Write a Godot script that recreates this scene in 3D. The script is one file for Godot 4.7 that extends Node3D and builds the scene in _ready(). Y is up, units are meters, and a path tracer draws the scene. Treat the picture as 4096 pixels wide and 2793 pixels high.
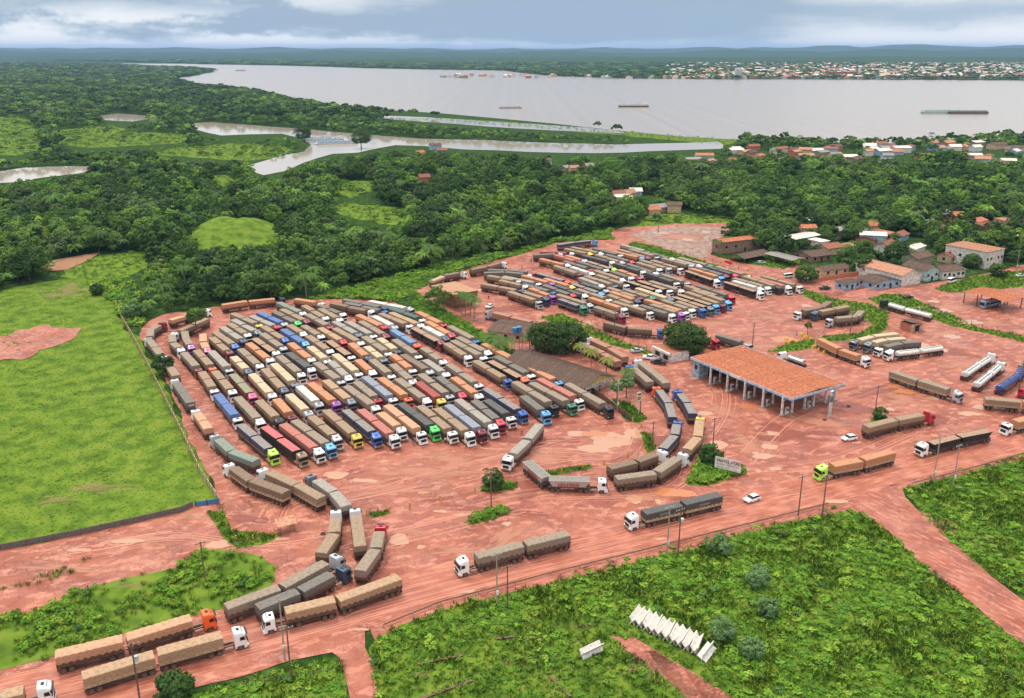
extends Node3D
# A lorry park on red earth beside a wide river, seen from a drone 100 m up. Units are metres, ground at y = 0.

const ROAD_TURN := 0.42
const YARD := [-89.8, -119.8, -115.0, -162.8, -107.3, -165.4, -93.5, -171.7, -81.8, -178.4, -74.1, -184.5, -67.3, -185.5, -65.9, -182.4, -73.2, -197.8, -84.4, -218.3, -98.9, -246.2, -116.4, -281.1, -127.9, -299.5, -136.1, -313.8, -139.0, -323.0, -138.9, -332.8, -136.5, -342.5, -123.2, -350.1, -109.1, -356.7, -94.0, -362.2, -77.8, -363.6, -61.2, -363.6, -49.6, -359.4, -40.4, -350.1, -30.5, -337.6, -28.3, -342.5, -37.2, -363.6, -41.4, -377.9, -36.7, -389.4, -23.3, -414.4, -7.0, -437.7, 6.32, -452.8, 24.6, -480.3, 45.4, -486.2, 56.2, -486.2, 55.6, -508.5, 66.7, -523.1, 88.4, -530.0, 104.9, -534.2, 126.9, -538.5, 129.0, -524.4, 108.0, -468.9, 100.9, -449.7, 115.3, -428.1, 136.7, -428.1, 155.0, -418.9, 166.1, -393.4, 184.2, -389.4, 209.6, -401.6, 249.0, -428.1, 281.9, -447.6, 148.8, -220.6, 132.9, -212.9, 87.7, -192.1, 75.4, -186.6, 52.4, -176.4, 31.5, -167.2, 7.78, -157.1, -13.6, -146.8, -21.4, -142.3, -26.4, -137.7, -25.5, -133.3, -23.5, -126.2, -20.1, -114.8, -24.9, -114.8, -27.4, -125.1, -29.8, -130.3, -31.2, -131.5, -41.8, -126.8, -51.5, -122.4, -55.9, -114.8, -86.9, -114.8]
const TRACK := [77.8, -187.7, 94.4, -195.5, 92.7, -188.8, 92.4, -176.4, 94.1, -163.7, 95.4, -155.5, 97.9, -147.9, 100.7, -138.3, 92.9, -125.1, 90.3, -133.9, 88.3, -139.6, 86.4, -149.4, 84.6, -158.7, 82.5, -168.9, 79.6, -181.4]
const ROAD := [-91.3, -122.4, -85.6, -125.1, -67.1, -134.3, -49.3, -143.0, -31.1, -151.6, -12.0, -161.6, 13.2, -173.0, 39.3, -184.9, 68.9, -199.0, 102.7, -215.6, 145.5, -236.3, 162.9, -244.5, 149.2, -221.1, 133.5, -213.9, 88.2, -193.2, 52.6, -177.2, 31.6, -167.9, 7.81, -157.7, -13.6, -147.5, -29.0, -139.1, -45.6, -129.7, -56.8, -122.9, -64.0, -117.7, -83.6, -109.2]
const GRAVEL := [66.6, -502.1, 87.3, -523.1, 114.0, -527.2, 124.9, -517.7, 105.7, -468.9, 96.2, -439.6, 88.9, -447.6, 78.8, -468.9]
const SHOULDER := [-26.9, -141.0, -13.7, -148.7, 7.85, -158.7, 31.8, -168.9, 52.9, -178.4, 88.6, -194.3, 134.3, -215.6, 150.0, -222.6, 146.6, -216.7, 131.0, -209.4, 113.3, -201.6, 94.5, -193.2, 83.8, -184.5, 78.0, -182.4, 71.4, -180.8, 51.5, -172.6, 30.9, -163.3, 7.64, -153.6, -13.3, -144.0, -21.0, -139.0, -24.4, -135.1]
const PADDOCK := [-22.1, -129.7, -12.8, -137.0, 3.08, -141.0, 19.4, -142.3, 31.5, -137.0, 36.2, -129.7, 33.3, -116.7, -20.4, -116.7]
const CLEAR := {
	"field": [-244.0, -367.1, -221.9, -377.9, -212.4, -393.4, -195.0, -403.2, -176.7, -389.4, -163.0, -356.7, -150.4, -331.6, -134.1, -309.6, -73.2, -197.8, -65.9, -182.4, -74.1, -184.5, -107.3, -165.4, -117.5, -159.5],
	"slope": [-209.2, -403.2, -213.8, -426.2, -208.2, -447.6, -189.8, -458.1, -178.7, -437.7, -175.1, -414.4, -175.1, -389.4, -192.4, -397.4],
	"mound": [-175.8, -463.4, -174.2, -486.2, -170.2, -520.4, -157.9, -531.4, -142.6, -523.1, -126.4, -498.3, -134.6, -482.6, -153.8, -482.6, -165.3, -466.7],
	"c1": [-124.3, -593.8, -107.8, -607.9, -76.3, -593.8, -61.3, -560.9, -68.7, -531.4, -82.2, -534.2, -99.4, -557.8],
	"c2": [-136.0, -660.9, -130.7, -723.3, -108.2, -713.4, -98.9, -671.6, -112.2, -634.3],
	"c3": [-863.2, -1439.9, -734.7, -1402.7, -588.3, -1148.6, -494.5, -962.1, -484.6, -896.9, -545.0, -896.9],
	"c4": [-581.4, -1180.2, -542.8, -1248.7, -480.5, -1167.3, -396.8, -1118.6, -365.2, -1012.5, -399.7, -989.0, -446.6, -966.5, -485.1, -989.0],
	"c5": [-362.3, -904.6, -353.7, -966.5, -310.3, -1007.7, -250.0, -998.3, -227.7, -953.5, -217.9, -874.6, -246.9, -849.9, -300.1, -874.6],
	"verge": [-86.7, -362.2, -61.8, -393.4, -34.7, -428.1, -2.72, -454.9, 26.1, -486.2, 56.8, -515.0, 56.8, -480.3, 6.25, -447.6, -23.1, -410.1, -38.9, -381.7, -49.3, -356.7],
	"c6": [73.3, -534.2, 87.8, -560.9, 105.4, -567.2, 129.2, -548.8, 148.2, -538.5, 123.8, -524.4, 103.8, -528.6, 81.4, -517.7, 62.7, -511.1],
	"spit": [-198.8, -1384.7, -106.7, -1384.7, -7.52, -1317.3, 80.8, -1227.3, 180.8, -1118.6, 269.9, -1047.4, 226.9, -989.0, 196.0, -1027.2, 126.6, -1112.8, 22.0, -1213.5, -100.4, -1301.4],
	"c7": [-302.5, -568.8, -298.1, -576.9, -259.0, -504.6, -257.4, -486.2],
	"c8": [-249.8, -744.0, -235.8, -757.6, -211.8, -706.1, -220.1, -682.8],
	"beach": [-192.6, -393.4, -170.8, -393.4, -148.2, -350.1, -139.4, -323.0, -148.3, -328.7, -163.0, -356.7]
}
const WEEDS := {
	"w1": [-25.3, -133.3, -21.9, -139.6, -13.5, -145.4, 7.71, -155.2, 31.2, -165.4, 52.0, -174.5, 74.7, -184.5, 80.2, -180.4, 83.1, -168.0, 85.1, -157.9, 86.9, -148.7, 88.7, -139.0, 92.6, -124.6, 86.9, -114.8, -21.5, -114.8],
	"w2": [92.9, -194.3, 103.7, -199.7, 132.9, -212.9, 148.3, -219.7, 101.0, -139.0, 98.3, -148.7, 95.8, -156.3, 94.5, -164.5, 92.8, -177.4, 93.1, -189.8],
	"w3": [-55.9, -114.8, -51.3, -121.7, -41.6, -126.0, -31.4, -130.6, -29.1, -128.5, -25.3, -114.8]
}
const ISLANDS := {
	"a": [-40.9, -372.1, -32.1, -356.7, -20.9, -336.4, -11.8, -319.2, -1.86, -299.5, 3.44, -289.1, 1.91, -283.7, -3.31, -291.0, -11.2, -302.5, -21.7, -320.3, -32.1, -336.4, -40.4, -350.1],
	"b": [10.8, -336.4, 19.7, -342.5, 28.3, -328.7, 37.9, -309.6, 48.5, -294.7, 47.1, -291.0, 35.5, -302.0, 25.7, -317.5, 16.5, -328.7],
	"c": [66.0, -478.0, 74.2, -468.9, 88.0, -442.6, 100.4, -418.9, 114.5, -393.4, 127.6, -377.9, 124.8, -372.1, 110.5, -385.5, 97.7, -406.6, 84.9, -426.2, 71.2, -448.7, 59.9, -466.7],
	"d": [127.6, -377.9, 136.0, -363.6, 146.4, -356.7, 150.3, -343.8, 140.7, -323.0, 133.9, -314.8, 126.7, -308.6, 108.3, -305.5, 113.8, -312.7, 128.0, -316.5, 137.3, -325.9, 137.0, -336.4, 127.9, -350.1, 123.9, -369.2],
	"e": [149.2, -364.2, 159.7, -372.1, 167.1, -370.6, 169.9, -356.7, 173.2, -343.8, 174.9, -323.6, 187.3, -313.8, 196.5, -302.0, 190.9, -292.4, 182.6, -305.0, 174.9, -315.9, 166.3, -325.9, 162.2, -334.0, 156.0, -340.7, 151.0, -350.1],
	"f": [183.8, -380.2, 197.8, -393.4, 217.8, -405.8, 241.6, -414.4, 265.0, -418.9, 243.2, -381.7, 226.0, -385.5, 200.3, -374.2, 187.0, -374.2],
	"g": [41.8, -195.5, 47.3, -207.6, 50.1, -212.9, 54.1, -210.2, 57.6, -203.8, 57.2, -200.7, 52.4, -197.8, 46.4, -194.8],
	"h": [-10.9, -176.8, -8.13, -180.0, -5.23, -183.0, -1.21, -183.9, 0.0, -181.4, -4.12, -178.0, -8.46, -175.8],
	"i": [-7.73, -191.6, -5.54, -196.2, 1.38, -195.5, 0.31, -192.5],
	"j": [30.1, -250.4, 35.0, -248.0, 38.3, -236.3, 35.6, -232.5, 32.1, -234.3],
	"k": [35.2, -225.5, 38.2, -225.5, 37.9, -215.6, 35.1, -212.3],
	"l": [-63.1, -171.7, -61.2, -173.6, -49.7, -171.7, -52.1, -168.0, -57.6, -166.1],
	"m": [-94.1, -141.0, -88.0, -145.1, -83.2, -150.9, -75.6, -155.5, -68.0, -158.7, -66.4, -164.5, -62.1, -165.4, -56.1, -164.0, -51.2, -162.8, -47.6, -158.7, -47.2, -153.9, -48.8, -150.1, -53.2, -145.1, -59.7, -142.3, -66.6, -139.0, -74.5, -133.3, -80.5, -129.7, -86.8, -127.4, -92.6, -124.6, -100.7, -138.3],
	"n": [-100.8, -150.1, -95.9, -153.9, -92.2, -157.1, -87.7, -162.8, -85.6, -161.1, -86.0, -157.1, -91.5, -153.9, -96.0, -150.9],
	"o": [-32.3, -181.4, -28.3, -182.4, -27.6, -180.8, -31.5, -178.8],
	"p": [123.1, -468.9, 148.8, -468.9, 148.3, -437.7, 129.3, -417.1, 115.3, -428.1],
	"q": [8.53, -202.1, 19.8, -206.4, 20.2, -204.1, 9.53, -199.7],
	"r": [88.1, -294.7, 100.9, -307.0, 109.2, -308.6, 105.6, -299.5, 95.7, -294.7],
	"s": [101.2, -234.7, 106.2, -239.5, 104.6, -231.5, 99.0, -225.5],
	"t": [-69.0, -181.4, -65.9, -182.4, -60.2, -171.7, -59.5, -166.3, -62.6, -171.7]
}
const WATER := {
	"river": [-4009.3, -6810.4, -3182.2, -6421.5, -2319.3, -5762.8, -1770.6, -5107.1, -1524.0, -4780.3, -1317.4, -4158.6, -1186.1, -3505.6, -1152.4, -3203.1, -926.4, -2730.6, -674.0, -2378.4, -504.2, -2047.1, -366.5, -1752.7, -234.7, -1587.1, -113.8, -1479.2, -41.3, -1402.7, 53.6, -1278.3, 132.7, -1167.3, 201.4, -1084.6, 268.7, -1042.3, 332.5, -1007.7, 405.1, -1007.7, 520.8, -1047.4, 658.3, -1090.1, 1770.0, -2987.9, 1475.4, -3028.6, 1207.4, -3070.4, 932.0, -3113.4, 639.8, -3113.4, 357.6, -3203.1, 144.6, -3505.6, 33.2, -3938.7, -24.2, -4319.2, -340.4, -4492.6, -697.2, -4780.3, -1154.7, -5350.7, -1619.8, -5762.8, -1883.1, -5914.5, -2738.5, -6810.4, -3709.1, -7490.3, -4558.6, -7748.0],
	"channel": [-448.3, -1285.9, -425.1, -1309.3, -362.4, -1263.3, -302.2, -1213.5, -263.1, -1193.3, -220.6, -1148.6, -195.6, -1130.4, -147.1, -1090.1, -102.8, -1063.0, -31.1, -1047.4, 42.7, -1012.5, 114.0, -998.3, 193.3, -1012.5, 235.4, -1027.2, 219.0, -953.5, 141.4, -924.3, 82.5, -912.4, 16.9, -924.3, -50.9, -945.0, -95.0, -979.9, -124.4, -989.0, -139.0, -957.8, -155.2, -916.3, -175.1, -904.6, -184.8, -867.4, -189.9, -833.0, -192.7, -777.3, -204.2, -749.4, -218.9, -763.1, -235.2, -801.2, -231.4, -853.3, -223.6, -889.3, -210.8, -928.4, -219.3, -989.0, -241.4, -1068.3, -280.6, -1124.5, -320.3, -1112.8, -348.8, -1101.4, -396.9, -1167.3],
	"inlet": [-206.6, -1439.9, -134.7, -1402.7, -39.1, -1325.4, 40.9, -1263.3, 97.2, -1213.5, 132.0, -1161.0, 139.4, -1130.4, 49.3, -1173.7, -36.5, -1234.4, -125.9, -1309.3, -189.9, -1367.2],
	"pond": [-640.1, -1430.4, -630.5, -1489.3, -558.6, -1430.4, -531.2, -1367.2, -540.5, -1317.3, -588.6, -1341.8],
	"creek": [-451.4, -749.4, -434.3, -771.6, -425.4, -798.1, -396.5, -810.5, -362.4, -804.3, -361.9, -760.3, -376.9, -731.0, -389.0, -713.4, -419.6, -694.2],
	"muddy_pond": [-225.1, -418.9, -224.8, -435.7, -217.1, -447.6, -210.4, -452.8, -209.5, -435.7, -211.7, -417.1, -217.9, -412.7]
}
const BARE := [
	[-174.7, -303.7, 14.8, 23.9, -0.05],
	[-192.6, -376.8, 10.5, 11.8, -0.1],
	[-98.3, -193.7, 7.38, 3.18, 0.05],
	[-106.0, -187.7, 4.11, 2.15, -0.13],
	[-59.0, -417.2, 3.77, 5.36, 0.01]
]
const SILT := [
	[24.5, -220.0, 9.99, 8.48, -0.13, 0.0],
	[-17.7, -201.5, 18.5, 5.35, 0.0, 0.0],
	[-27.6, -193.3, 11.6, 4.07, -0.14, 0.0],
	[7.65, -209.0, 6.75, 5.69, -0.02, 0.0],
	[62.9, -218.5, 7.01, 6.7, -0.13, 0.0],
	[1.88, -191.0, 7.29, 2.66, -0.12, 0.0],
	[-47.7, -188.8, 9.29, 3.04, -0.02, 0.0],
	[60.9, -241.4, 5.1, 7.98, 0.1, 0.0],
	[-55.4, -186.7, 6.13, 4.27, -0.11, 0.0],
	[-76.7, -169.9, 14.2, 2.55, -0.08, 0.0],
	[-90.3, -158.7, 12.5, 1.95, 0.04, 0.0],
	[86.4, -233.2, 9.9, 5.63, 0.13, 0.0],
	[117.5, -251.6, 10.6, 6.44, 0.02, 0.0],
	[151.6, -281.2, 10.2, 6.1, -0.03, 0.0],
	[109.9, -337.8, 20.7, 8.49, 0.14, 0.0],
	[73.7, -328.8, 15.1, 5.78, -0.14, 0.0],
	[15.9, -356.8, 10.9, 6.7, 0.11, 0.0],
	[181.3, -350.4, 16.0, 9.07, -0.06, 0.0],
	[183.0, -328.8, 10.1, 5.78, -0.11, 0.0],
	[94.7, -492.6, 14.6, 14.6, -0.11, 0.0],
	[-14.3, -393.5, 9.91, 8.02, -0.06, 0.0],
	[-20.3, -172.7, 5.74, 2.62, 0.09, 0.0],
	[-11.3, -165.4, 7.39, 2.09, -0.1, 0.0],
	[29.7, -188.8, 6.19, 3.04, 0.02, 0.0],
	[93.4, -176.6, 4.87, 5.05, 0.04, 0.0],
	[93.5, -314.9, 9.7, 4.27, -0.04, 0.0],
	[28.0, -325.9, 8.34, 4.55, 0.01, 0.0],
	[-18.3, -210.3, 6.79, 3.14, -0.13, 0.0],
	[114.4, -309.7, 9.56, 5.18, -0.13, 0.0],
	[2.13, -221.2, 16.5, 2.85, -0.09, 1.0],
	[40.0, -221.3, 7.09, 5.71, 0.05, 1.0],
	[73.5, -260.8, 12.3, 6.1, -0.02, 1.0],
	[74.3, -225.6, 14.4, 5.91, -0.06, 1.0],
	[-3.21, -182.4, 12.0, 2.05, 0.03, 1.0],
	[-33.6, -178.5, 4.92, 3.95, -0.01, 1.0],
	[129.6, -299.7, 18.6, 7.82, -0.06, 1.0],
	[101.1, -242.9, 11.5, 4.71, 0.09, 1.0],
	[-59.2, -178.4, 4.92, 2.77, 0.06, 1.0],
	[45.2, -188.8, 9.29, 2.17, -0.08, 1.0],
	[40.9, -273.0, 4.26, 10.7, 0.02, 1.0],
	[125.4, -337.7, 17.2, 6.06, 0.01, 1.0],
	[14.9, -378.0, 13.4, 5.96, 0.11, 1.0],
	[150.5, -294.9, 9.14, 6.64, 0.07, 1.0]
]
const PUDDLES := [
	[-43.4, -200.4, 2.82, 1.93, -0.06, 0.0],
	[-35.6, -197.3, 3.21, 0.94, 0.14, 0.0],
	[17.8, -225.5, 3.13, 1.77, -0.11, 0.0],
	[27.0, -221.2, 5.32, 4.57, -0.02, 0.0],
	[21.2, -215.6, 4.62, 2.73, 0.08, 0.0],
	[33.4, -225.5, 2.4, 3.54, -0.1, 0.0],
	[-24.2, -169.7, 2.08, 2.18, -0.0, 0.0],
	[-19.2, -166.6, 0.93, 0.71, -0.14, 0.0],
	[-4.48, -196.2, 1.28, 0.93, 0.05, 0.0],
	[-16.2, -182.0, 1.8, 0.61, 0.08, 0.0],
	[-11.6, -180.4, 1.39, 0.6, 0.02, 0.0],
	[67.8, -216.9, 2.09, 1.66, 0.11, 0.0],
	[65.0, -211.0, 3.18, 1.58, -0.06, 0.0],
	[71.3, -225.5, 1.68, 1.77, 0.06, 0.0],
	[63.2, -212.9, 0.91, 1.07, 0.03, 0.0],
	[58.2, -203.8, 1.1, 0.99, 0.02, 0.0],
	[65.9, -203.8, 1.76, 0.99, -0.01, 0.0],
	[28.5, -187.7, 1.85, 1.94, 0.1, 0.0],
	[34.0, -186.6, 0.82, 1.07, 0.13, 0.0],
	[54.7, -218.3, 2.57, 2.79, -0.01, 0.0],
	[61.2, -202.6, 0.88, 0.74, 0.05, 0.0],
	[55.5, -239.5, 2.28, 1.64, -0.13, 0.0],
	[63.1, -257.0, 1.35, 1.11, 0.06, 0.0],
	[57.9, -268.5, 1.68, 1.2, 0.04, 0.0],
	[104.3, -237.9, 1.01, 1.3, 0.15, 0.0],
	[110.1, -242.8, 1.28, 1.34, 0.1, 0.0],
	[126.7, -251.5, 1.32, 1.43, -0.06, 0.0],
	[137.8, -244.5, 3.1, 1.7, -0.03, 0.0],
	[131.5, -239.5, 3.8, 1.64, 0.05, 0.0],
	[125.4, -260.7, 1.64, 1.91, -0.14, 0.0],
	[65.4, -320.3, 2.63, 1.65, -0.01, 0.0],
	[51.3, -350.2, 2.49, 1.94, -0.1, 0.0],
	[42.7, -323.1, 4.3, 2.8, -0.11, 0.0],
	[22.5, -317.6, 3.26, 2.71, -0.13, 0.0],
	[28.3, -328.8, 2.35, 2.89, 0.08, 0.0],
	[29.9, -309.6, 1.59, 1.55, -0.11, 0.0],
	[-13.8, -377.9, 2.67, 2.24, -0.08, 0.0],
	[-4.32, -389.4, 3.14, 3.15, -0.03, 0.0],
	[-8.56, -405.8, 2.04, 2.55, 0.11, 0.0],
	[9.79, -405.8, 3.26, 2.55, -0.13, 0.0],
	[165.3, -350.2, 2.85, 1.94, -0.02, 0.0],
	[172.4, -346.3, 3.88, 3.17, 0.01, 0.0],
	[175.4, -330.5, 4.73, 3.5, 0.12, 0.0],
	[175.0, -360.1, 2.56, 2.05, 0.1, 0.0],
	[140.4, -307.1, 4.11, 4.08, 0.11, 0.0],
	[143.0, -302.0, 4.67, 3.96, -0.07, 0.0],
	[148.6, -297.1, 3.38, 2.89, -0.03, 0.0],
	[160.2, -312.2, 2.89, 2.63, -0.04, 0.0],
	[126.8, -346.9, 3.89, 2.55, 0.12, 0.0],
	[120.0, -353.4, 2.51, 1.98, 0.14, 0.0],
	[-61.8, -167.5, 2.8, 1.6, -0.1, 0.0],
	[-82.0, -168.9, 3.76, 0.9, -0.1, 0.0],
	[-90.7, -165.4, 2.77, 0.7, -0.08, 0.0],
	[-49.3, -169.9, 1.51, 0.73, -0.08, 0.0],
	[-1.17, -176.4, 0.97, 0.97, -0.0, 0.0],
	[-27.3, -138.3, 1.44, 0.39, 0.03, 0.0],
	[31.9, -169.9, 1.51, 0.55, -0.07, 0.0],
	[-8.7, -150.1, 1.7, 0.45, -0.15, 0.0],
	[75.4, -186.6, 3.07, 0.85, -0.02, 0.0],
	[50.1, -244.5, 1.03, 1.7, -0.04, 0.0],
	[48.0, -255.1, 0.8, 1.83, 0.02, 0.0],
	[-37.9, -180.4, 0.79, 1.21, 0.14, 0.0],
	[-34.8, -173.6, 1.35, 1.13, 0.06, 0.0],
	[84.4, -504.6, 4.5, 3.82, 0.0, 0.0],
	[96.0, -486.2, 3.38, 3.57, 0.04, 0.0],
	[110.2, -508.5, 3.52, 3.88, 0.05, 0.0],
	[98.1, -308.6, 4.76, 3.61, -0.13, 1.0],
	[120.4, -257.0, 2.97, 2.23, 0.12, 1.0],
	[118.9, -261.5, 1.92, 1.53, 0.08, 1.0],
	[38.3, -191.0, 5.21, 2.22, 0.11, 1.0],
	[57.4, -200.7, 1.52, 0.97, 0.09, 1.0],
	[61.4, -268.5, 1.96, 1.61, -0.03, 1.0],
	[68.9, -264.6, 1.66, 1.56, -0.03, 1.0],
	[-21.0, -191.0, 1.46, 0.89, -0.12, 1.0],
	[69.4, -244.5, 2.84, 1.36, 0.04, 1.0],
	[136.7, -264.6, 1.94, 1.56, -0.13, 1.0],
	[45.2, -272.6, 1.14, 2.06, -0.13, 1.0],
	[114.5, -224.0, 1.2, 1.17, -0.09, 1.0],
	[22.6, -225.5, 3.61, 1.77, -0.1, 1.0]
]
const PADDOCK_BARE := [[23.0, -127.5, 5.23, 4.56, -0.05], [28.9, -123.1, 4.36, 4.31, -0.13], [1.36, -129.7, 4.55, 1.41, -0.15], [-15.0, -126.2, 3.71, 1.12, -0.1], [3.77, -135.8, 3.14, 1.01, -0.12], [13.5, -139.6, 4.02, 1.32, -0.04], [101.3, -169.1, 5.64, 5.42, -0.14], [98.9, -171.7, 4.76, 2.6, 0.11], [-74.4, -152.4, 5.18, 1.52, 0.03], [-60.8, -158.7, 3.57, 1.3, -0.11], [-83.2, -143.7, 4.94, 1.66, -0.07], [-72.3, -179.4, 4.94, 2.0, -0.05]]
const DIRT_PATH := [17.5, -136.0, 21.9, -135.7, 26.2, -131.6, 30.2, -127.3, 36.0, -119.9, 37.2, -116.5, 30.5, -116.5, 27.5, -121.7, 24.1, -126.7, 19.8, -132.6]
const KNOLL := [-158.4, -502.1, 33.9, 39.9]
const RUTS := [
	[-40.7, -184.5, -22.8, -197.8, -1.36, -210.2, 16.3, -221.1, 30.5, -221.1, 31.5, -210.2, 20.4, -200.2, 4.04, -195.5],
	[-25.3, -174.5, 3.92, -188.8, 35.6, -193.2, 45.0, -210.2, 53.6, -236.3, 51.6, -260.7, 45.8, -276.8],
	[60.2, -207.6, 79.9, -236.3, 104.9, -253.3, 131.5, -268.5, 158.9, -272.6],
	[122.5, -350.1, 99.7, -331.6, 73.1, -325.9, 39.7, -325.9, 15.4, -343.8, -2.21, -363.6],
	[-105.9, -162.8, -89.2, -166.3, -72.6, -171.7, -52.6, -168.0, -34.8, -173.6],
	[-84.7, -123.5, -47.7, -137.0, -11.5, -154.7, 37.8, -176.4, 98.4, -205.1, 139.7, -225.5],
	[-83.2, -120.8, -47.0, -134.5, -11.3, -151.6, 37.3, -173.6, 96.8, -201.4, 137.4, -221.1],
	[-16.9, -190.9, -1.3, -199.0, 15.3, -205.1, 28.9, -207.6, 35.8, -221.1, 34.4, -233.1],
	[-52.3, -174.5, -52.8, -184.5, -47.7, -188.8, -37.7, -190.9, -17.6, -200.2],
	[-7.09, -212.9, 10.1, -212.9, 26.9, -210.2],
	[47.5, -200.2, 65.1, -205.1, 83.5, -210.2, 116.1, -233.1],
	[-40.9, -157.1, -29.1, -167.2, -15.6, -174.5, 3.85, -184.5],
	[127.4, -314.8, 139.9, -294.7, 153.7, -285.5, 165.1, -272.6],
	[139.8, -325.9, 133.7, -356.7, 122.5, -350.1, 89.8, -325.9],
	[51.8, -221.1, 60.6, -239.5, 65.3, -260.7, 61.0, -281.1]
]
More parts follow.
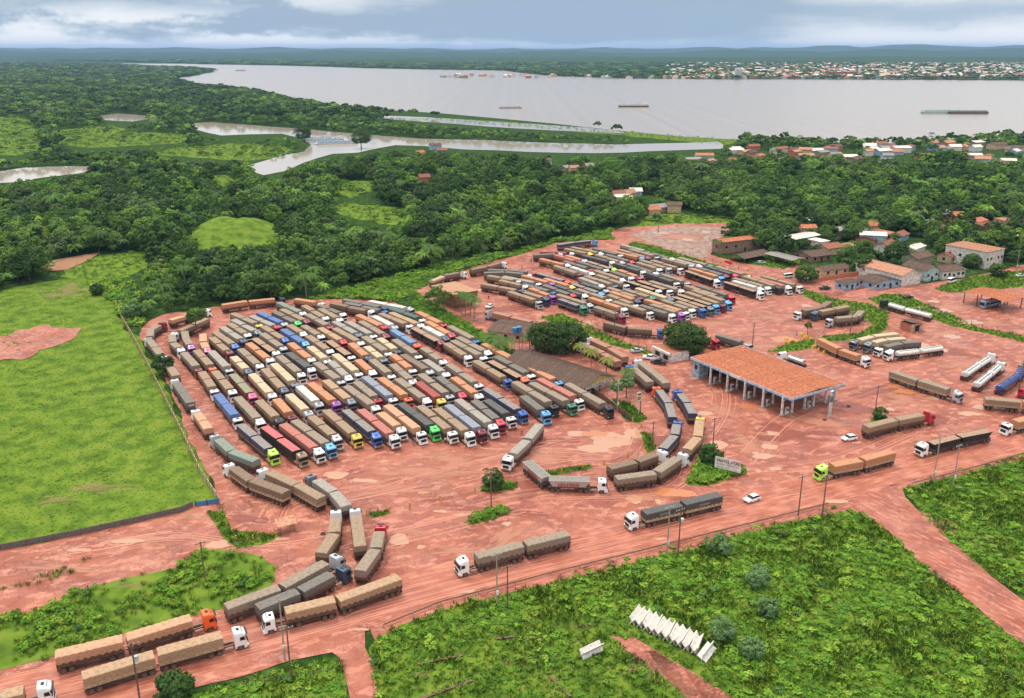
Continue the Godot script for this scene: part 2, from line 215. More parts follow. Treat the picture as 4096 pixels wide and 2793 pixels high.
const TRUCKS := [
	["queueing by the timber fence", 1, "S", "e", "", -78.1, -216.6, 0.65, [-73.6, -210.8, 0.65, 8.75], [-66.8, -204.2, 0.96, 9.25]],
	["queueing by the timber fence", 1, "W", "l", "", -89.1, -234.5, 0.54, 6.0, 6.0],
	["queueing by the timber fence", 2, "W", "G", "new", -103.4, -258.3, 0.54, 9.25, 9.25],
	["queueing by the timber fence", 2, "W", "b", "", -114.6, -279.8, 0.53, 8.5, 8.5],
	["queueing by the timber fence", 2, "W", "g", "", -127.5, -299.9, 0.56, 8.75, 8.75],
	["queueing by the timber fence", 2, "M", "g", "", -129.3, -318.8, -0.14, [-130.1, -313.1, -0.14, 5.5], [-129.0, -306.1, 0.33, 8.5]],
	["queueing by the timber fence", 2, "W", "l", "", -118.9, -337.7, -0.51, [-122.4, -331.6, -0.51, 8.0], [-126.3, -325.0, -0.56, 6.0]],
	["queueing by the timber fence", 2, "W", "b", "", -120.7, -306.5, 2.8, [-118.5, -312.7, 2.8, 7.25], [-115.9, -320.6, 2.84, 8.0]],
	["main7", 2, "W", "g", "", -111.5, -287.5, -2.51, [-115.1, -292.5, -2.51, 6.25], [-119.0, -299.9, -2.76, 9.0]],
	["main3", 2, "M", "g", "", -99.3, -268.2, -2.58, 8.0, 8.0],
	["main1", 2, "W", "b", "", -88.5, -249.8, -2.63, 7.5, 7.5],
	["main1", 1, "W", "B", "", -75.3, -228.2, -2.59, 9.0, 9.0],
	["main0", 1, "L", "q", "", -60.0, -206.3, -2.49, 9.0, 9.0],
	["main6", 2, "P", "g", "", -109.0, -290.2, -2.64, [-112.0, -295.7, -2.64, 6.5], [-115.7, -303.7, -2.76, 10.0]],
	["main4", 2, "O", "b", "", -95.2, -269.4, -2.58, 8.5, 8.5],
	["main3", 1, "W", "b", "", -82.6, -248.3, -2.59, 8.75, 8.75],
	["main1", 1, "W", "g", "", -68.4, -225.8, -2.58, 9.25, 9.25],
	["main0", 1, "T", "p", "", -52.5, -205.0, -2.46, 9.25, 9.25],
	["main4", 2, "I", "l", "", -102.4, -286.9, -2.69, [-105.2, -292.5, -2.69, 6.5], [-108.4, -300.6, -2.82, 9.25]],
	["main4", 2, "S", "s", "", -89.4, -267.7, -2.58, 9.0, 9.0],
	["main3", 1, "I", "a", "", -75.8, -245.0, -2.59, 9.0, 9.0],
	["main2", 1, "K", "b", "", -63.6, -226.9, -2.57, 7.0, 7.0],
	["main0", 1, "W", "r", "", -48.6, -207.0, -2.49, 9.25, 9.25],
	["main6", 2, "M", "b", "", -94.3, -284.6, -2.54, 8.0, 8.0],
	["main5", 2, "N", "c", "", -82.8, -266.2, -2.57, 6.5, 6.5],
	["main3", 1, "W", "c", "", -70.1, -245.5, -2.6, 9.0, 9.0],
	["main2", 1, "M", "o", "", -60.8, -229.7, -2.61, 11.5],
	["main0", 1, "U", "g", "", -46.2, -209.8, -2.48, 9.0, 9.0],
	["main6", 2, "B", "b", "", -94.3, -291.2, -2.51, 8.5, 8.5],
	["main3", 2, "W", "g", "", -80.6, -271.2, -2.57, 8.75, 8.75],
	["main3", 1, "N", "b", "", -67.5, -249.6, -2.61, 9.0, 9.0],
	["main1", 1, "S", "c", "", -56.6, -232.0, -2.59, 6.75, 6.75],
	["main0", 1, "S", "b", "", -45.6, -215.1, -2.55, 7.0, 7.0],
	["main6", 2, "N", "s", "", -93.2, -297.1, -2.49, 8.5, 8.5],
	["main5", 2, "W", "o", "", -78.8, -277.0, -2.54, 8.75, 8.75],
	["main2", 2, "A", "c", "", -65.7, -255.1, -2.6, 9.0, 9.0],
	["main1", 1, "S", "w", "", -55.0, -238.5, -2.59, 6.75, 6.75],
	["main0", 1, "Y", "b", "", -40.6, -216.2, -2.57, 9.0, 9.0],
	["main8", 2, "W", "b", "", -93.6, -303.9, -2.48, 6.75, 6.75],
	["main5", 2, "W", "x", "", -78.6, -284.2, -2.52, 8.5, 8.5],
	["main2", 2, "W", "g", "", -65.5, -263.1, -2.57, 8.75, 8.75],
	["main1", 1, "P", "o", "", -50.2, -239.2, -2.56, 8.25, 8.25],
	["main0", 1, "B", "q", "", -35.5, -216.6, -2.57, 8.75, 8.75],
	["main10", 2, "A", "s", "", -90.8, -307.2, -2.42, 8.5, 8.5],
	["main6", 2, "S", "g", "", -77.3, -288.9, -2.53, 8.25, 8.25],
	["main3", 2, "W", "k", "mark", -63.3, -267.7, -2.55, 8.5, 8.5],
	["main1", 1, "A", "t", "", -46.1, -240.6, -2.58, 8.5, 8.5],
	["main0", 1, "W", "r", "", -30.7, -215.8, -2.58, 9.25, 9.25],
	["main0", 1, "W", "l", "", -29.4, -220.7, -2.58, 10.8],
	["main11", 2, "Y", "g", "", -92.9, -316.4, -2.37, 8.25, 8.25],
	["main9", 2, "B", "b", "", -78.8, -298.1, -2.5, 8.5, 8.5],
	["main4", 2, "W", "o", "", -65.3, -277.3, -2.57, 8.5, 8.5],
	["main3", 2, "S", "g", "", -52.1, -257.2, -2.56, 8.5, 8.5],
	["main1", 1, "W", "g", "", -38.4, -235.9, -2.56, 8.75, 8.75],
	["main10", 2, "R", "s", "", -85.6, -313.7, -2.39, 8.0, 8.0],
	["main11", 2, "S", "B", "", -83.7, -317.2, -2.42, 8.5, 8.5],
	["main8", 2, "U", "B", "", -70.8, -293.9, -2.52, 8.5, 8.5],
	["main5", 2, "W", "c", "", -59.9, -276.3, -2.59, 6.75, 6.75],
	["main4", 2, "W", "s", "", -50.2, -260.0, -2.63, 7.0, 7.0],
	["main1", 1, "R", "g", "", -38.8, -242.3, -2.61, 6.75, 6.75],
	["main0", 1, "W", "l", "", -23.9, -218.7, -2.59, 9.25, 9.25],
	["main10", 2, "G", "G", "", -79.0, -318.4, -2.44, 8.0, 8.0],
	["main8", 2, "W", "b", "", -74.0, -305.0, -2.53, 10.5],
	["main5", 2, "W", "b", "", -60.9, -285.9, -2.56, 8.5, 8.5],
	["main3", 2, "W", "c", "", -47.8, -264.2, -2.61, 9.0, 9.0],
	["main1", 1, "W", "h", "", -34.4, -242.8, -2.6, 9.0, 9.0],
	["main0", 1, "G", "k", "", -20.5, -220.9, -2.59, 9.0, 9.0],
	["main9", 2, "M", "b", "", -76.2, -320.8, -2.45, 8.75, 8.75],
	["main11", 2, "W", "e", "", -80.0, -331.2, -2.45, 8.75, 8.75],
	["main8", 2, "W", "g", "", -67.2, -302.1, -2.54, 6.5, 6.5],
	["main7", 2, "R", "t", "", -58.1, -296.0, -2.53, 8.5, 8.5],
	["main5", 2, "W", "x", "", -52.8, -280.4, -2.58, 8.75, 8.75],
	["main4", 2, "W", "o", "", -43.5, -264.8, -2.64, 11.0],
	["main1", 1, "O", "o", "", -30.0, -243.1, -2.6, 8.5, 8.5],
	["main0", 1, "W", "b", "", -15.7, -218.9, -2.62, 8.75, 8.75],
	["main9", 2, "R", "g", "", -66.4, -314.1, -2.51, 8.5, 8.5],
	["main6", 2, "W", "b", "", -52.0, -294.6, -2.53, 9.0, 9.0],
	["main6", 2, "N", "o", "", -47.0, -279.1, -2.64, 7.0, 7.0],
	["main4", 2, "W", "g", "", -37.3, -262.2, -2.64, 7.0, 7.0],
	["main2", 1, "W", "g", "", -24.4, -241.3, -2.6, 8.75, 8.75],
	["main1", 1, "W", "b", "", -11.0, -217.5, -2.63, 8.75, 8.75],
	["main10", 2, "W", "b", "", -70.1, -324.9, -2.53, 8.75, 8.75],
	["main7", 2, "A", "s", "", -54.2, -303.9, -2.52, 8.5, 8.5],
	["main5", 2, "W", "g", "", -41.1, -283.9, -2.59, 8.75, 8.75],
	["main3", 2, "W", "o", "", -31.3, -267.4, -2.63, 6.75, 6.75],
	["main2", 1, "Y", "v", "", -20.3, -241.3, -2.65, 7.0, 7.0],
	["main1", 1, "M", "h", "", -7.9, -219.3, -2.64, 9.0, 9.0],
	["main10", 2, "W", "b", "", -64.4, -322.8, -2.54, 7.5, 7.5],
	["main7", 2, "W", "s", "", -48.9, -303.2, -2.53, 8.75, 8.75],
	["main5", 2, "N", "c", "", -38.3, -286.2, -2.62, 6.5, 6.5],
	["main6", 2, "A", "c", "", -41.8, -277.3, -2.63, 6.25, 6.25],
	["main5", 1, "W", "g", "", -30.1, -256.7, -2.67, 7.5, 7.5],
	["main1", 1, "S", "g", "", -18.1, -245.3, -2.62, 8.75, 8.75],
	["main0", 1, "W", "s", "", -4.99, -222.6, -2.64, 9.25, 9.25],
	["main8", 2, "W", "G", "", -64.4, -329.9, -2.4, 7.25, 7.25],
	["main6", 2, "M", "g", "", -44.3, -302.8, -2.55, 9.0, 9.0],
	["main3", 2, "W", "g", "", -30.8, -281.0, -2.62, 8.5, 8.5],
	["main3", 2, "S", "d", "", -25.7, -265.6, -2.59, 8.25, 8.25],
	["main2", 1, "R", "G", "", -14.4, -245.5, -2.66, 7.25, 7.25],
	["main0", 1, "R", "G", "", -3.0, -225.4, -2.68, 7.0, 7.0],
	["main4", 2, "W", "o", "", -76.0, -345.9, -2.05, 10.2],
	["main3", 2, "R", "o", "", -46.5, -313.3, -2.49, 8.25, 8.25],
	["main3", 2, "O", "z", "", -32.4, -292.2, -2.6, 8.5, 8.5],
	["main2", 2, "W", "g", "", -22.2, -275.1, -2.63, 6.5, 6.5],
	["main2", 2, "W", "s", "", -20.4, -263.3, -2.61, 12.5],
	["main1", 1, "W", "o", "", -9.53, -245.0, -2.64, 7.0, 7.0],
	["main0", 1, "W", "k", "", -0.21, -228.9, -2.63, 11.5],
	["main2", 2, "S", "w", "", -42.6, -313.3, -2.55, 6.75, 6.75],
	["main1", 1, "W", "g", "", -9.95, -254.3, -2.62, 8.75, 8.75],
	["main0", 1, "B", "q", "", 3.1, -232.2, -2.6, 9.0, 9.0],
	["main2", 2, "W", "d", "", -54.2, -334.2, -2.14, 8.75, 8.75],
	["main8", 2, "W", "b", "", -37.5, -315.6, -2.46, 8.5, 8.5],
	["main3", 2, "M", "x", "", -24.3, -295.3, -2.57, 9.0, 9.0],
	["main3", 2, "W", "b", "", -14.3, -279.8, -2.63, 6.75, 6.75],
	["main1", 1, "B", "b", "", -1.19, -258.6, -2.6, 8.75, 8.75],
	["main0", 1, "K", "g", "", 12.0, -237.5, -2.61, 9.25, 9.25],
	["main0", 1, "U", "G", "", 9.54, -232.0, -2.7, 11.8],
	["main0", 2, "N", "G", "", -49.7, -339.0, -2.17, 9.25, 9.25],
	["main2", 2, "B", "G", "", -49.1, -334.6, -2.16, 8.75, 8.75],
	["main8", 2, "W", "t", "", -33.3, -315.6, -2.48, 9.0, 9.0],
	["main3", 2, "N", "w", "", -22.9, -299.9, -2.58, 6.5, 6.5],
	["main2", 2, "W", "g", "", -9.19, -279.8, -2.57, 8.75, 8.75],
	["main1", 1, "O", "x", "", 4.08, -258.9, -2.58, 8.75, 8.75],
	["main0", 1, "D", "g", "", 17.2, -238.5, -2.58, 8.75, 8.75],
	["main0", 2, "S", "w", "", -39.4, -337.7, -2.14, 8.75, 8.75],
	["main2", 2, "W", "E", "", -33.5, -323.2, -2.39, 8.25, 8.25],
	["main6", 2, "R", "o", "", -21.1, -303.5, -2.6, 8.5, 8.5],
	["main3", 2, "W", "g", "", -7.86, -284.2, -2.56, 8.25, 8.25],
	["main1", 2, "W", "G", "", 6.08, -262.8, -2.57, 8.75, 8.75],
	["main0", 1, "W", "r", "", 19.5, -242.1, -2.58, 8.75, 8.75],
	["main4", 2, "R", "o", "", -25.0, -316.8, -2.55, 8.5, 8.5],
	["main5", 2, "B", "g", "", -12.4, -297.4, -2.6, 8.25, 8.25],
	["main2", 2, "R", "o", "", 1.59, -276.3, -2.58, 8.75, 8.75],
	["main1", 1, "U", "o", "", 14.4, -256.7, -2.57, 8.5, 8.5],
	["main0", 1, "K", "g", "", 27.5, -236.3, -2.62, 9.0, 9.0],
	["main0", 2, "N", "o", "", -93.6, -353.9, -1.17, [-101.1, -350.8, -1.17, 10.2], [-110.6, -345.6, -0.96, 10.0]],
	["turning across the open mud of the yard", 1, "W", "s", "", -1.08, -203.1, 2.71, [2.01, -209.8, 2.71, 8.75], [5.78, -219.2, 2.8, 10.0]],
	["far0", 2, "S", "b", "", 10.9, -348.5, -2.49, 8.0, 8.0],
	["far4", 2, "N", "b", "", 4.1, -365.0, -2.2, 8.75, 8.75],
	["far0", 2, "N", "b", "", 14.1, -352.7, -2.45, 10.8],
	["far1", 2, "P", "o", "", 16.7, -356.2, -2.55, 6.25, 6.25],
	["far2", 2, "W", "b", "", 5.88, -372.5, -2.35, 6.0, 6.0],
	["far8", 2, "W", "b", "", 3.19, -382.5, -2.14, 6.5, 6.5],
	["far1", 2, "W", "G", "", 7.98, -393.5, -1.93, [1.06, -396.1, -1.93, 8.75], [-8.18, -397.0, -1.42, 9.0]],
	["far2", 2, "R", "G", "", 9.64, -397.3, -1.95, [2.91, -399.9, -1.95, 8.5], [-6.34, -402.1, -1.67, 9.25]],
	["far6", 2, "W", "s", "", 11.6, -377.6, -2.26, 8.25, 8.25],
	["far5", 2, "P", "o", "", 17.5, -377.2, -2.42, 7.75, 7.75],
	["far1", 2, "B", "G", "", 17.2, -363.0, -2.4, 7.5, 7.5],
	["far0", 2, "R", "G", "", 25.3, -357.8, -2.53, 8.25, 8.25],
	["far4", 2, "O", "q", "", 24.3, -380.3, -2.45, 8.25, 8.25],
	["far3", 2, "Y", "o", "", 25.8, -371.2, -2.52, 7.75, 7.75],
	["far1", 2, "W", "k", "", 30.2, -357.0, -2.56, 8.5, 8.5],
	["far1", 2, "S", "b", "", 31.1, -343.0, -2.48, 8.25, 8.25],
	["far0", 2, "D", "q", "", 28.1, -340.1, -2.51, 5.75, 5.75],
	["far0", 2, "M", "g", "", 41.8, -327.9, -2.53, 6.0, 6.0],
	["far0", 2, "W", "o", "", 43.9, -337.2, -2.53, 8.75, 8.75],
	["far3", 2, "U", "q", "", 37.2, -360.1, -2.56, 8.5, 8.5],
	["far1", 2, "W", "b", "", 39.3, -351.2, -2.53, 8.5, 8.5],
	["far0", 2, "W", "b", "", 53.3, -333.0, -2.47, 8.25, 8.25],
	["far0", 2, "W", "G", "", 61.1, -328.9, -2.49, 6.75, 6.75],
	["far0", 2, "P", "g", "", 65.0, -330.3, -2.52, 6.5, 6.5],
	["far0", 2, "W", "o", "", 66.9, -333.0, -2.52, 9.25, 9.25],
	["far0", 2, "W", "g", "", 70.0, -335.8, -2.58, 6.75, 6.75],
	["far0", 2, "B", "b", "", 74.2, -336.5, -2.58, 11.5],
	["far0", 2, "A", "x", "", 77.8, -338.6, -2.56, 8.75, 8.75],
	["far0", 2, "U", "x", "", 80.6, -341.9, -2.57, 9.0, 9.0],
	["far0", 2, "M", "b", "", 83.7, -343.7, -2.62, 9.25, 9.25],
	["far0", 2, "U", "b", "", 86.7, -347.0, -2.63, 9.0, 9.0],
	["far0", 2, "K", "b", "", 85.5, -355.8, -2.59, 8.75, 8.75],
	["far0", 2, "R", "G", "", 90.0, -355.8, -2.62, 8.75, 8.75],
	["far1", 2, "W", "x", "", 61.6, -365.0, -2.57, 8.5, 8.5],
	["far1", 2, "W", "x", "", 66.4, -365.8, -2.58, 8.5, 8.5],
	["far1", 2, "W", "g", "", 71.1, -365.0, -2.58, 8.25, 8.25],
	["far2", 2, "W", "k", "", 71.5, -378.5, -2.62, 8.75, 8.75],
	["far1", 2, "S", "g", "", 76.2, -379.0, -2.64, 7.0, 7.0],
	["far0", 2, "W", "x", "", 89.7, -382.0, -2.67, 9.25, 9.25],
	["far1", 2, "U", "o", "", 92.9, -387.9, -2.61, 8.5, 8.5],
	["far2", 2, "M", "G", "", 95.7, -390.7, -2.63, 8.5, 8.5],
	["far1", 2, "R", "k", "", 100.2, -392.1, -2.63, 8.25, 8.25],
	["far2", 2, "D", "b", "", 93.0, -411.1, -2.54, 8.75, 8.75],
	["far3", 2, "W", "s", "", 87.5, -410.1, -2.6, 6.75, 6.75],
	["far4", 2, "S", "g", "", 84.0, -411.1, -2.54, 8.0, 8.0],
	["far4", 2, "W", "G", "", 77.4, -425.3, -2.57, 5.75, 5.75],
	["far4", 2, "S", "b", "", 70.8, -429.6, -2.58, 8.75, 8.75],
	["far3", 2, "M", "b", "", 66.2, -427.4, -2.56, 9.25, 9.25],
	["far6", 2, "A", "s", "", 68.0, -441.6, -2.55, 8.25, 8.25],
	["far5", 2, "U", "o", "", 63.1, -426.9, -2.47, 7.75, 7.75],
	["far1", 2, "R", "G", "", 57.4, -418.3, -2.55, 8.0, 8.0],
	["far2", 2, "W", "b", "", 77.9, -405.5, -2.54, 8.0, 8.0],
	["far1", 2, "S", "g", "", 72.5, -405.0, -2.58, 8.25, 8.25],
	["far1", 2, "W", "b", "", 67.8, -403.1, -2.64, 6.75, 6.75],
	["far3", 2, "W", "G", "", 65.0, -395.8, -2.63, 9.0, 9.0],
	["far2", 2, "W", "k", "", 47.7, -417.8, -2.46, 8.25, 8.25],
	["far3", 2, "W", "k", "", 59.8, -398.7, -2.57, 8.5, 8.5],
	["far3", 2, "S", "b", "", 52.5, -417.3, -2.56, 8.25, 8.25],
	["far4", 2, "W", "G", "", 53.4, -433.5, -2.51, 8.25, 8.25],
	["far5", 2, "W", "b", "", 44.3, -436.9, -2.41, 8.5, 8.5],
	["far5", 2, "Y", "b", "", 38.9, -436.4, -2.38, 6.75, 6.75],
	["far3", 2, "W", "v", "", 29.8, -437.5, -1.91, [24.1, -439.5, -1.91, 6.0], [17.3, -441.1, -1.7, 6.75]],
	["far0", 2, "W", "G", "", 24.2, -436.4, -1.37, 11.0],
	["far7", 2, "M", "r", "", 31.7, -419.4, -2.51, 7.0, 7.0],
	["far5", 2, "W", "o", "", 34.9, -421.5, -2.52, 11.0],
	["far6", 2, "W", "o", "", 26.4, -411.6, -2.42, 7.75, 7.75],
	["far5", 2, "M", "g", "", 30.6, -394.4, -2.59, 8.25, 8.25],
	["far4", 2, "W", "w", "", 36.2, -395.4, -2.58, 6.25, 6.25],
	["far4", 2, "R", "G", "", 36.3, -403.6, -2.54, 8.25, 8.25],
	["far5", 2, "W", "G", "", 43.3, -401.6, -2.55, 8.25, 8.25],
	["far4", 2, "L", "x", "", 47.2, -403.6, -2.57, 8.5, 8.5],
	["far2", 2, "W", "G", "", 52.9, -387.4, -2.6, 11.5],
	["far3", 2, "I", "o", "", 57.1, -388.4, -2.62, 6.5, 6.5],
	["far3", 2, "W", "b", "", 48.7, -383.4, -2.63, 9.0, 9.0],
	["far3", 2, "A", "b", "", 44.2, -373.8, -2.57, 8.75, 8.75],
	["far2", 2, "W", "g", "", 49.3, -375.0, -2.57, 8.75, 8.75],
	["far3", 2, "W", "s", "", 38.5, -372.9, -2.64, 6.75, 6.75],
	["far3", 2, "S", "k", "", 39.6, -365.0, -2.55, 6.5, 6.5],
	["far1", 2, "M", "b", "", 52.1, -353.9, -2.53, 8.0, 8.0],
	["far2", 2, "N", "o", "", 50.7, -348.9, -2.58, 7.0, 7.0],
	["far1", 2, "W", "b", "", 49.1, -343.0, -2.6, 7.25, 7.25],
	["far1", 2, "D", "g", "", 57.4, -353.9, -2.53, 6.25, 6.25],
	["far1", 2, "A", "c", "", 64.5, -351.6, -2.58, 9.0, 9.0],
	["far0", 2, "W", "x", "", 103.4, -362.2, -2.63, 9.0, 9.0],
	["far0", 2, "W", "w", "", 105.2, -368.3, -2.61, 6.5, 6.5],
	["far0", 2, "W", "g", "", 108.7, -370.0, -2.6, 8.5, 8.5],
	["far0", 2, "K", "b", "", 113.5, -370.8, -2.67, 9.5, 9.5],
	["far0", 2, "W", "r", "", 117.7, -370.8, -2.65, 9.0, 9.0],
	["far0", 2, "W", "b", "", 123.0, -372.9, -2.56, 8.75, 8.75],
	["far1", 2, "W", "b", "", 105.4, -391.6, -2.62, 8.5, 8.5],
	["far0", 2, "W", "d", "", -3.78, -418.3, -0.68, [-8.58, -412.4, -0.68, 9.25], [-15.4, -405.2, -0.84, 9.25]],
	["far2", 2, "W", "d", "open", -21.9, -399.2, -0.89, [-27.3, -394.8, -0.89, 8.0], [-33.1, -387.3, -0.48, 10.0]],
	["far0", 2, "U", "q", "", 43.9, -469.3, -1.14, [37.1, -466.1, -1.14, 9.0], [28.2, -460.8, -0.94, 10.5]],
	["parked near the brick shed", 2, "W", "d", "dolly", 110.2, -333.6, 2.09, [116.8, -337.4, 2.09, 9.25], [124.4, -344.4, 2.51, 10.5]],
	["parked near the brick shed", 2, "N", "b", "dolly", 116.3, -332.5, 2.09, [122.0, -335.7, 2.09, 7.25], [129.1, -339.8, 2.09, 7.75]],
	["parked near the brick shed", 2, "S", "g", "dolly", 119.2, -324.0, 1.85, [126.2, -326.1, 1.85, 8.75], [133.1, -331.4, 2.59, 8.75]],
	["beside the fuel station forecourt", 0, "W", "o", "cream dolly", 116.3, -279.1, -2.61, [113.0, -284.8, -2.61, 7.25], [109.2, -293.9, -2.84, 11.2]],
	["beside the fuel station forecourt", 0, "A", "c", "dolly", 118.6, -296.7, 2.17, [124.1, -300.5, 2.17, 7.25], [132.5, -304.5, 1.89, 10.0]],
	["beside the fuel station forecourt", 0, "A", "c", "dolly", 122.3, -293.9, 2.11, [127.6, -297.1, 2.11, 6.25], [134.3, -299.8, 1.82, 7.0]],
	["beside the fuel station forecourt", 0, "W", "G", "", 124.4, -289.5, 2.05, [130.5, -292.7, 2.05, 7.75], [137.8, -295.4, 1.78, 6.5]],
	["parked near the brick shed", 0, "S", "g", "cream dolly", 131.9, -247.9, -2.53, [127.5, -254.1, -2.53, 9.25], [122.1, -262.5, -2.6, 9.5]],
	["parked near the brick shed", 0, "W", "b", "cream dolly", 156.4, -235.4, -2.08, [150.4, -238.8, -2.08, 7.75], [141.9, -242.2, -1.84, 9.25]],
	["parked near the brick shed", 0, "R", "b", "dolly", 116.4, -232.2, -1.18, [109.5, -229.3, -1.18, 9.0], [99.8, -224.8, -1.1, 11.0]],
	["driving on the wet road past the red-cab truck", 0, "W", "x", "tip dolly", 105.3, -211.2, 2.01, [112.4, -214.5, 2.01, 9.75], [122.3, -218.8, 1.94, 10.5]],
	["driving on the wet road with orange load", 0, "W", "o", "cream", 134.2, -224.8, 1.99, 17.0],
	["driving on the wet road", 0, "L", "o", "cream dolly", 75.1, -198.0, 1.92, [82.0, -200.5, 1.92, 8.5], [91.2, -204.5, 2.03, 10.2]],
	["on the wet road, level with the bushy island", 0, "W", "g", "dolly", -9.98, -156.3, 2.02, [-2.61, -159.9, 2.02, 10.2], [7.21, -164.5, 2.0, 10.0]],
	["driving on the wet road past the billboard triangle", 0, "W", "k", "cream dolly salomao", 26.1, -174.2, 1.98, [33.2, -177.3, 1.98, 9.5], [42.7, -181.6, 2.0, 10.0]],
	["turning out of the yard", 0, "W", "j", "tip dolly jolivan", 21.4, -191.7, -1.63, [13.6, -192.2, -1.63, 9.75], [5.98, -197.4, -2.68, 10.2]],
	["in the queue bending past the station", 0, "W", "d", "dolly", 38.1, -207.0, -0.92, [33.3, -203.3, -0.92, 6.25], [26.9, -199.3, -1.09, 7.5]],
	["beside the fuel station forecourt", 0, "W", "g", "dolly", 43.0, -205.4, -0.69, [37.9, -199.3, -0.69, 10.0], [29.4, -193.7, -1.29, 10.0]],
	["beside the fuel station forecourt", 0, "B", "q", "dolly", 45.2, -226.4, -0.25, [43.6, -220.4, -0.25, 6.5], [40.5, -212.8, -0.5, 8.75]],
	["beside the fuel station forecourt", 0, "Y", "t", "dolly", 51.9, -229.1, -0.24, [49.9, -221.2, -0.24, 10.5], [46.4, -211.9, -0.52, 8.25]],
	["in the queue bending past the station", 0, "O", "q", "dolly", 43.4, -252.6, 0.11, [44.3, -244.6, 0.11, 10.0], [44.5, -233.8, -0.06, 10.2]],
	["beside the fuel station forecourt", 0, "B", "q", "dolly", 49.2, -249.8, 0.11, [49.9, -243.4, 0.11, 6.75], [50.3, -235.4, 0.0, 7.75]],
	["in the queue bending past the station", 0, "B", "g", "", 37.7, -271.9, 0.27, 13.2],
	["in the queue bending past the station", 0, "W", "g", "dolly", 41.0, -276.9, 0.28, [43.2, -269.5, 0.28, 9.5], [45.8, -259.8, 0.24, 9.25]],
	["parked behind the brown-roofed building", 0, "W", "m", "dolly", 26.6, -300.2, 0.56, [30.5, -293.9, 0.56, 9.0], [35.3, -284.7, 0.41, 10.2]],
	["parked behind the brown-roofed building", 0, "W", "m", "dolly", 23.9, -294.6, 0.55, [27.9, -288.1, 0.55, 9.25], [32.6, -279.6, 0.47, 9.0]],
	["parked behind the brown-roofed building", 2, "S", "m", "dolly", -9.1, -334.2, 0.86, [-3.69, -329.5, 0.86, 8.25], [3.57, -323.3, 0.88, 9.25]],
	["parked behind the brown-roofed building", 0, "B", "d", "dolly", 53.6, -310.1, -1.8, [46.4, -311.7, -1.8, 8.75], [38.1, -316.3, -2.31, 9.75]],
	["beside the fuel station forecourt", 0, "R", "b", "", 71.0, -297.8, -2.45, 6.0],
	["beside the fuel station forecourt", 0, "S", "G", "", 81.4, -294.1, -2.44, 10.2],
	["manoeuvring at the yard gate", 0, "W", "d", "cream dolly", -69.4, -199.9, 0.74, [-64.5, -194.5, 0.74, 8.75], [-56.3, -187.8, 0.99, 11.2]],
	["manoeuvring at the yard gate", 0, "W", "b", "cream dolly", -60.5, -197.2, 0.89, [-54.3, -192.2, 0.89, 10.0], [-46.5, -185.3, 0.81, 9.5]],
	["manoeuvring at the yard gate", 0, "A", "s", "dolly", -47.9, -193.1, 0.71, [-43.5, -188.0, 0.71, 7.5], [-38.7, -181.4, 0.54, 7.5]],
	["turning into the yard entrance", 0, "W", "b", "dolly", -38.7, -176.0, 0.16, [-37.8, -170.0, 0.16, 6.0], [-37.9, -162.6, -0.17, 7.5]],
	["driving straight into the yard entrance", 0, "W", "b", "", -34.6, -176.7, 0.23, 13.0],
	["turning at the muddy yard entrance", 0, "R", "g", "dolly", -28.0, -170.0, 0.03, [-27.8, -163.8, 0.03, 6.25], [-28.7, -156.1, -0.23, 8.0]],
	["leaving the verge at the junction", 0, "S", "g", "dolly", -35.1, -157.7, -0.68, [-40.2, -151.2, -0.68, 10.5], [-48.1, -143.5, -0.92, 10.2]],
	["waiting at the junction", 0, "N", "G", "dolly", -33.1, -153.7, -0.71, [-37.4, -148.6, -0.71, 7.25], [-43.3, -142.8, -0.88, 8.0]],
	["on the wet road by the junction", 0, "W", "t", "dolly", -43.8, -137.9, 1.98, [-36.9, -141.0, 1.98, 9.0], [-27.0, -146.7, 2.18, 12.8]],
	["driving on the wet road by the leaning poles", 0, "W", "t", "cream dolly", -47.7, -133.5, -1.1, [-55.0, -129.7, -1.1, 10.5], [-65.0, -124.3, -1.05, 11.0]],
	["on the road edge beside the weeds", 0, "O", "l", "dolly", -54.8, -138.7, -1.02, [-62.0, -134.3, -1.02, 10.8], [-71.9, -129.0, -1.14, 10.5]],
	["entering along the wet road", 0, "W", "t", "", -74.7, -119.3, -1.16, 14.5],
	["parked on mud right of the fuel station", 2, "K", "w", "tank", 150.0, -350.1, 0.45, [152.9, -344.0, 0.45, 7.5], [157.8, -335.5, 0.57, 10.8]],
	["parked on mud right of the fuel station", 0, "W", "w", "tank", 126.3, -285.6, 1.86, [133.4, -287.6, 1.86, 8.75], [142.8, -290.8, 1.93, 9.5]],
	["parked on mud right of the fuel station", 0, "W", "s", "tank", 90.7, -285.6, 0.55, 6.5],
	["parked on mud right of the fuel station", 0, "W", "w", "tank", 159.7, -283.2, -0.79, [154.3, -277.9, -0.79, 9.25], [146.5, -270.1, -0.78, 11.5]],
	["parked on mud right of the fuel station", 0, "W", "w", "tank", 158.8, -275.4, -0.73, [153.7, -269.7, -0.73, 9.25], [145.8, -261.2, -0.75, 12.5]],
	["parked on mud right of the fuel station", 0, "T", "B", "tank", 164.4, -272.8, -0.62, [160.8, -267.8, -0.62, 6.25], [152.8, -259.3, -0.81, 16.0]],
	["parked on mud right of the fuel station", 0, "R", "b", "", 153.5, -251.9, 0.66, 7.75]
]
const SITES := {"canopy": [77.4, -259.1, 0.55, 22.7, 41.5], "posto": [14.6, -269.0, 0.8, 14.9, 34.4], "hopper": [-23.7, -357.6, 0.62, 12.0, 17.9], "kiosk": [54.2, -289.7, 0.48, 7.81, 9.5], "brick": [148.9, -321.0, 0.43, 5.55, 5.38]}
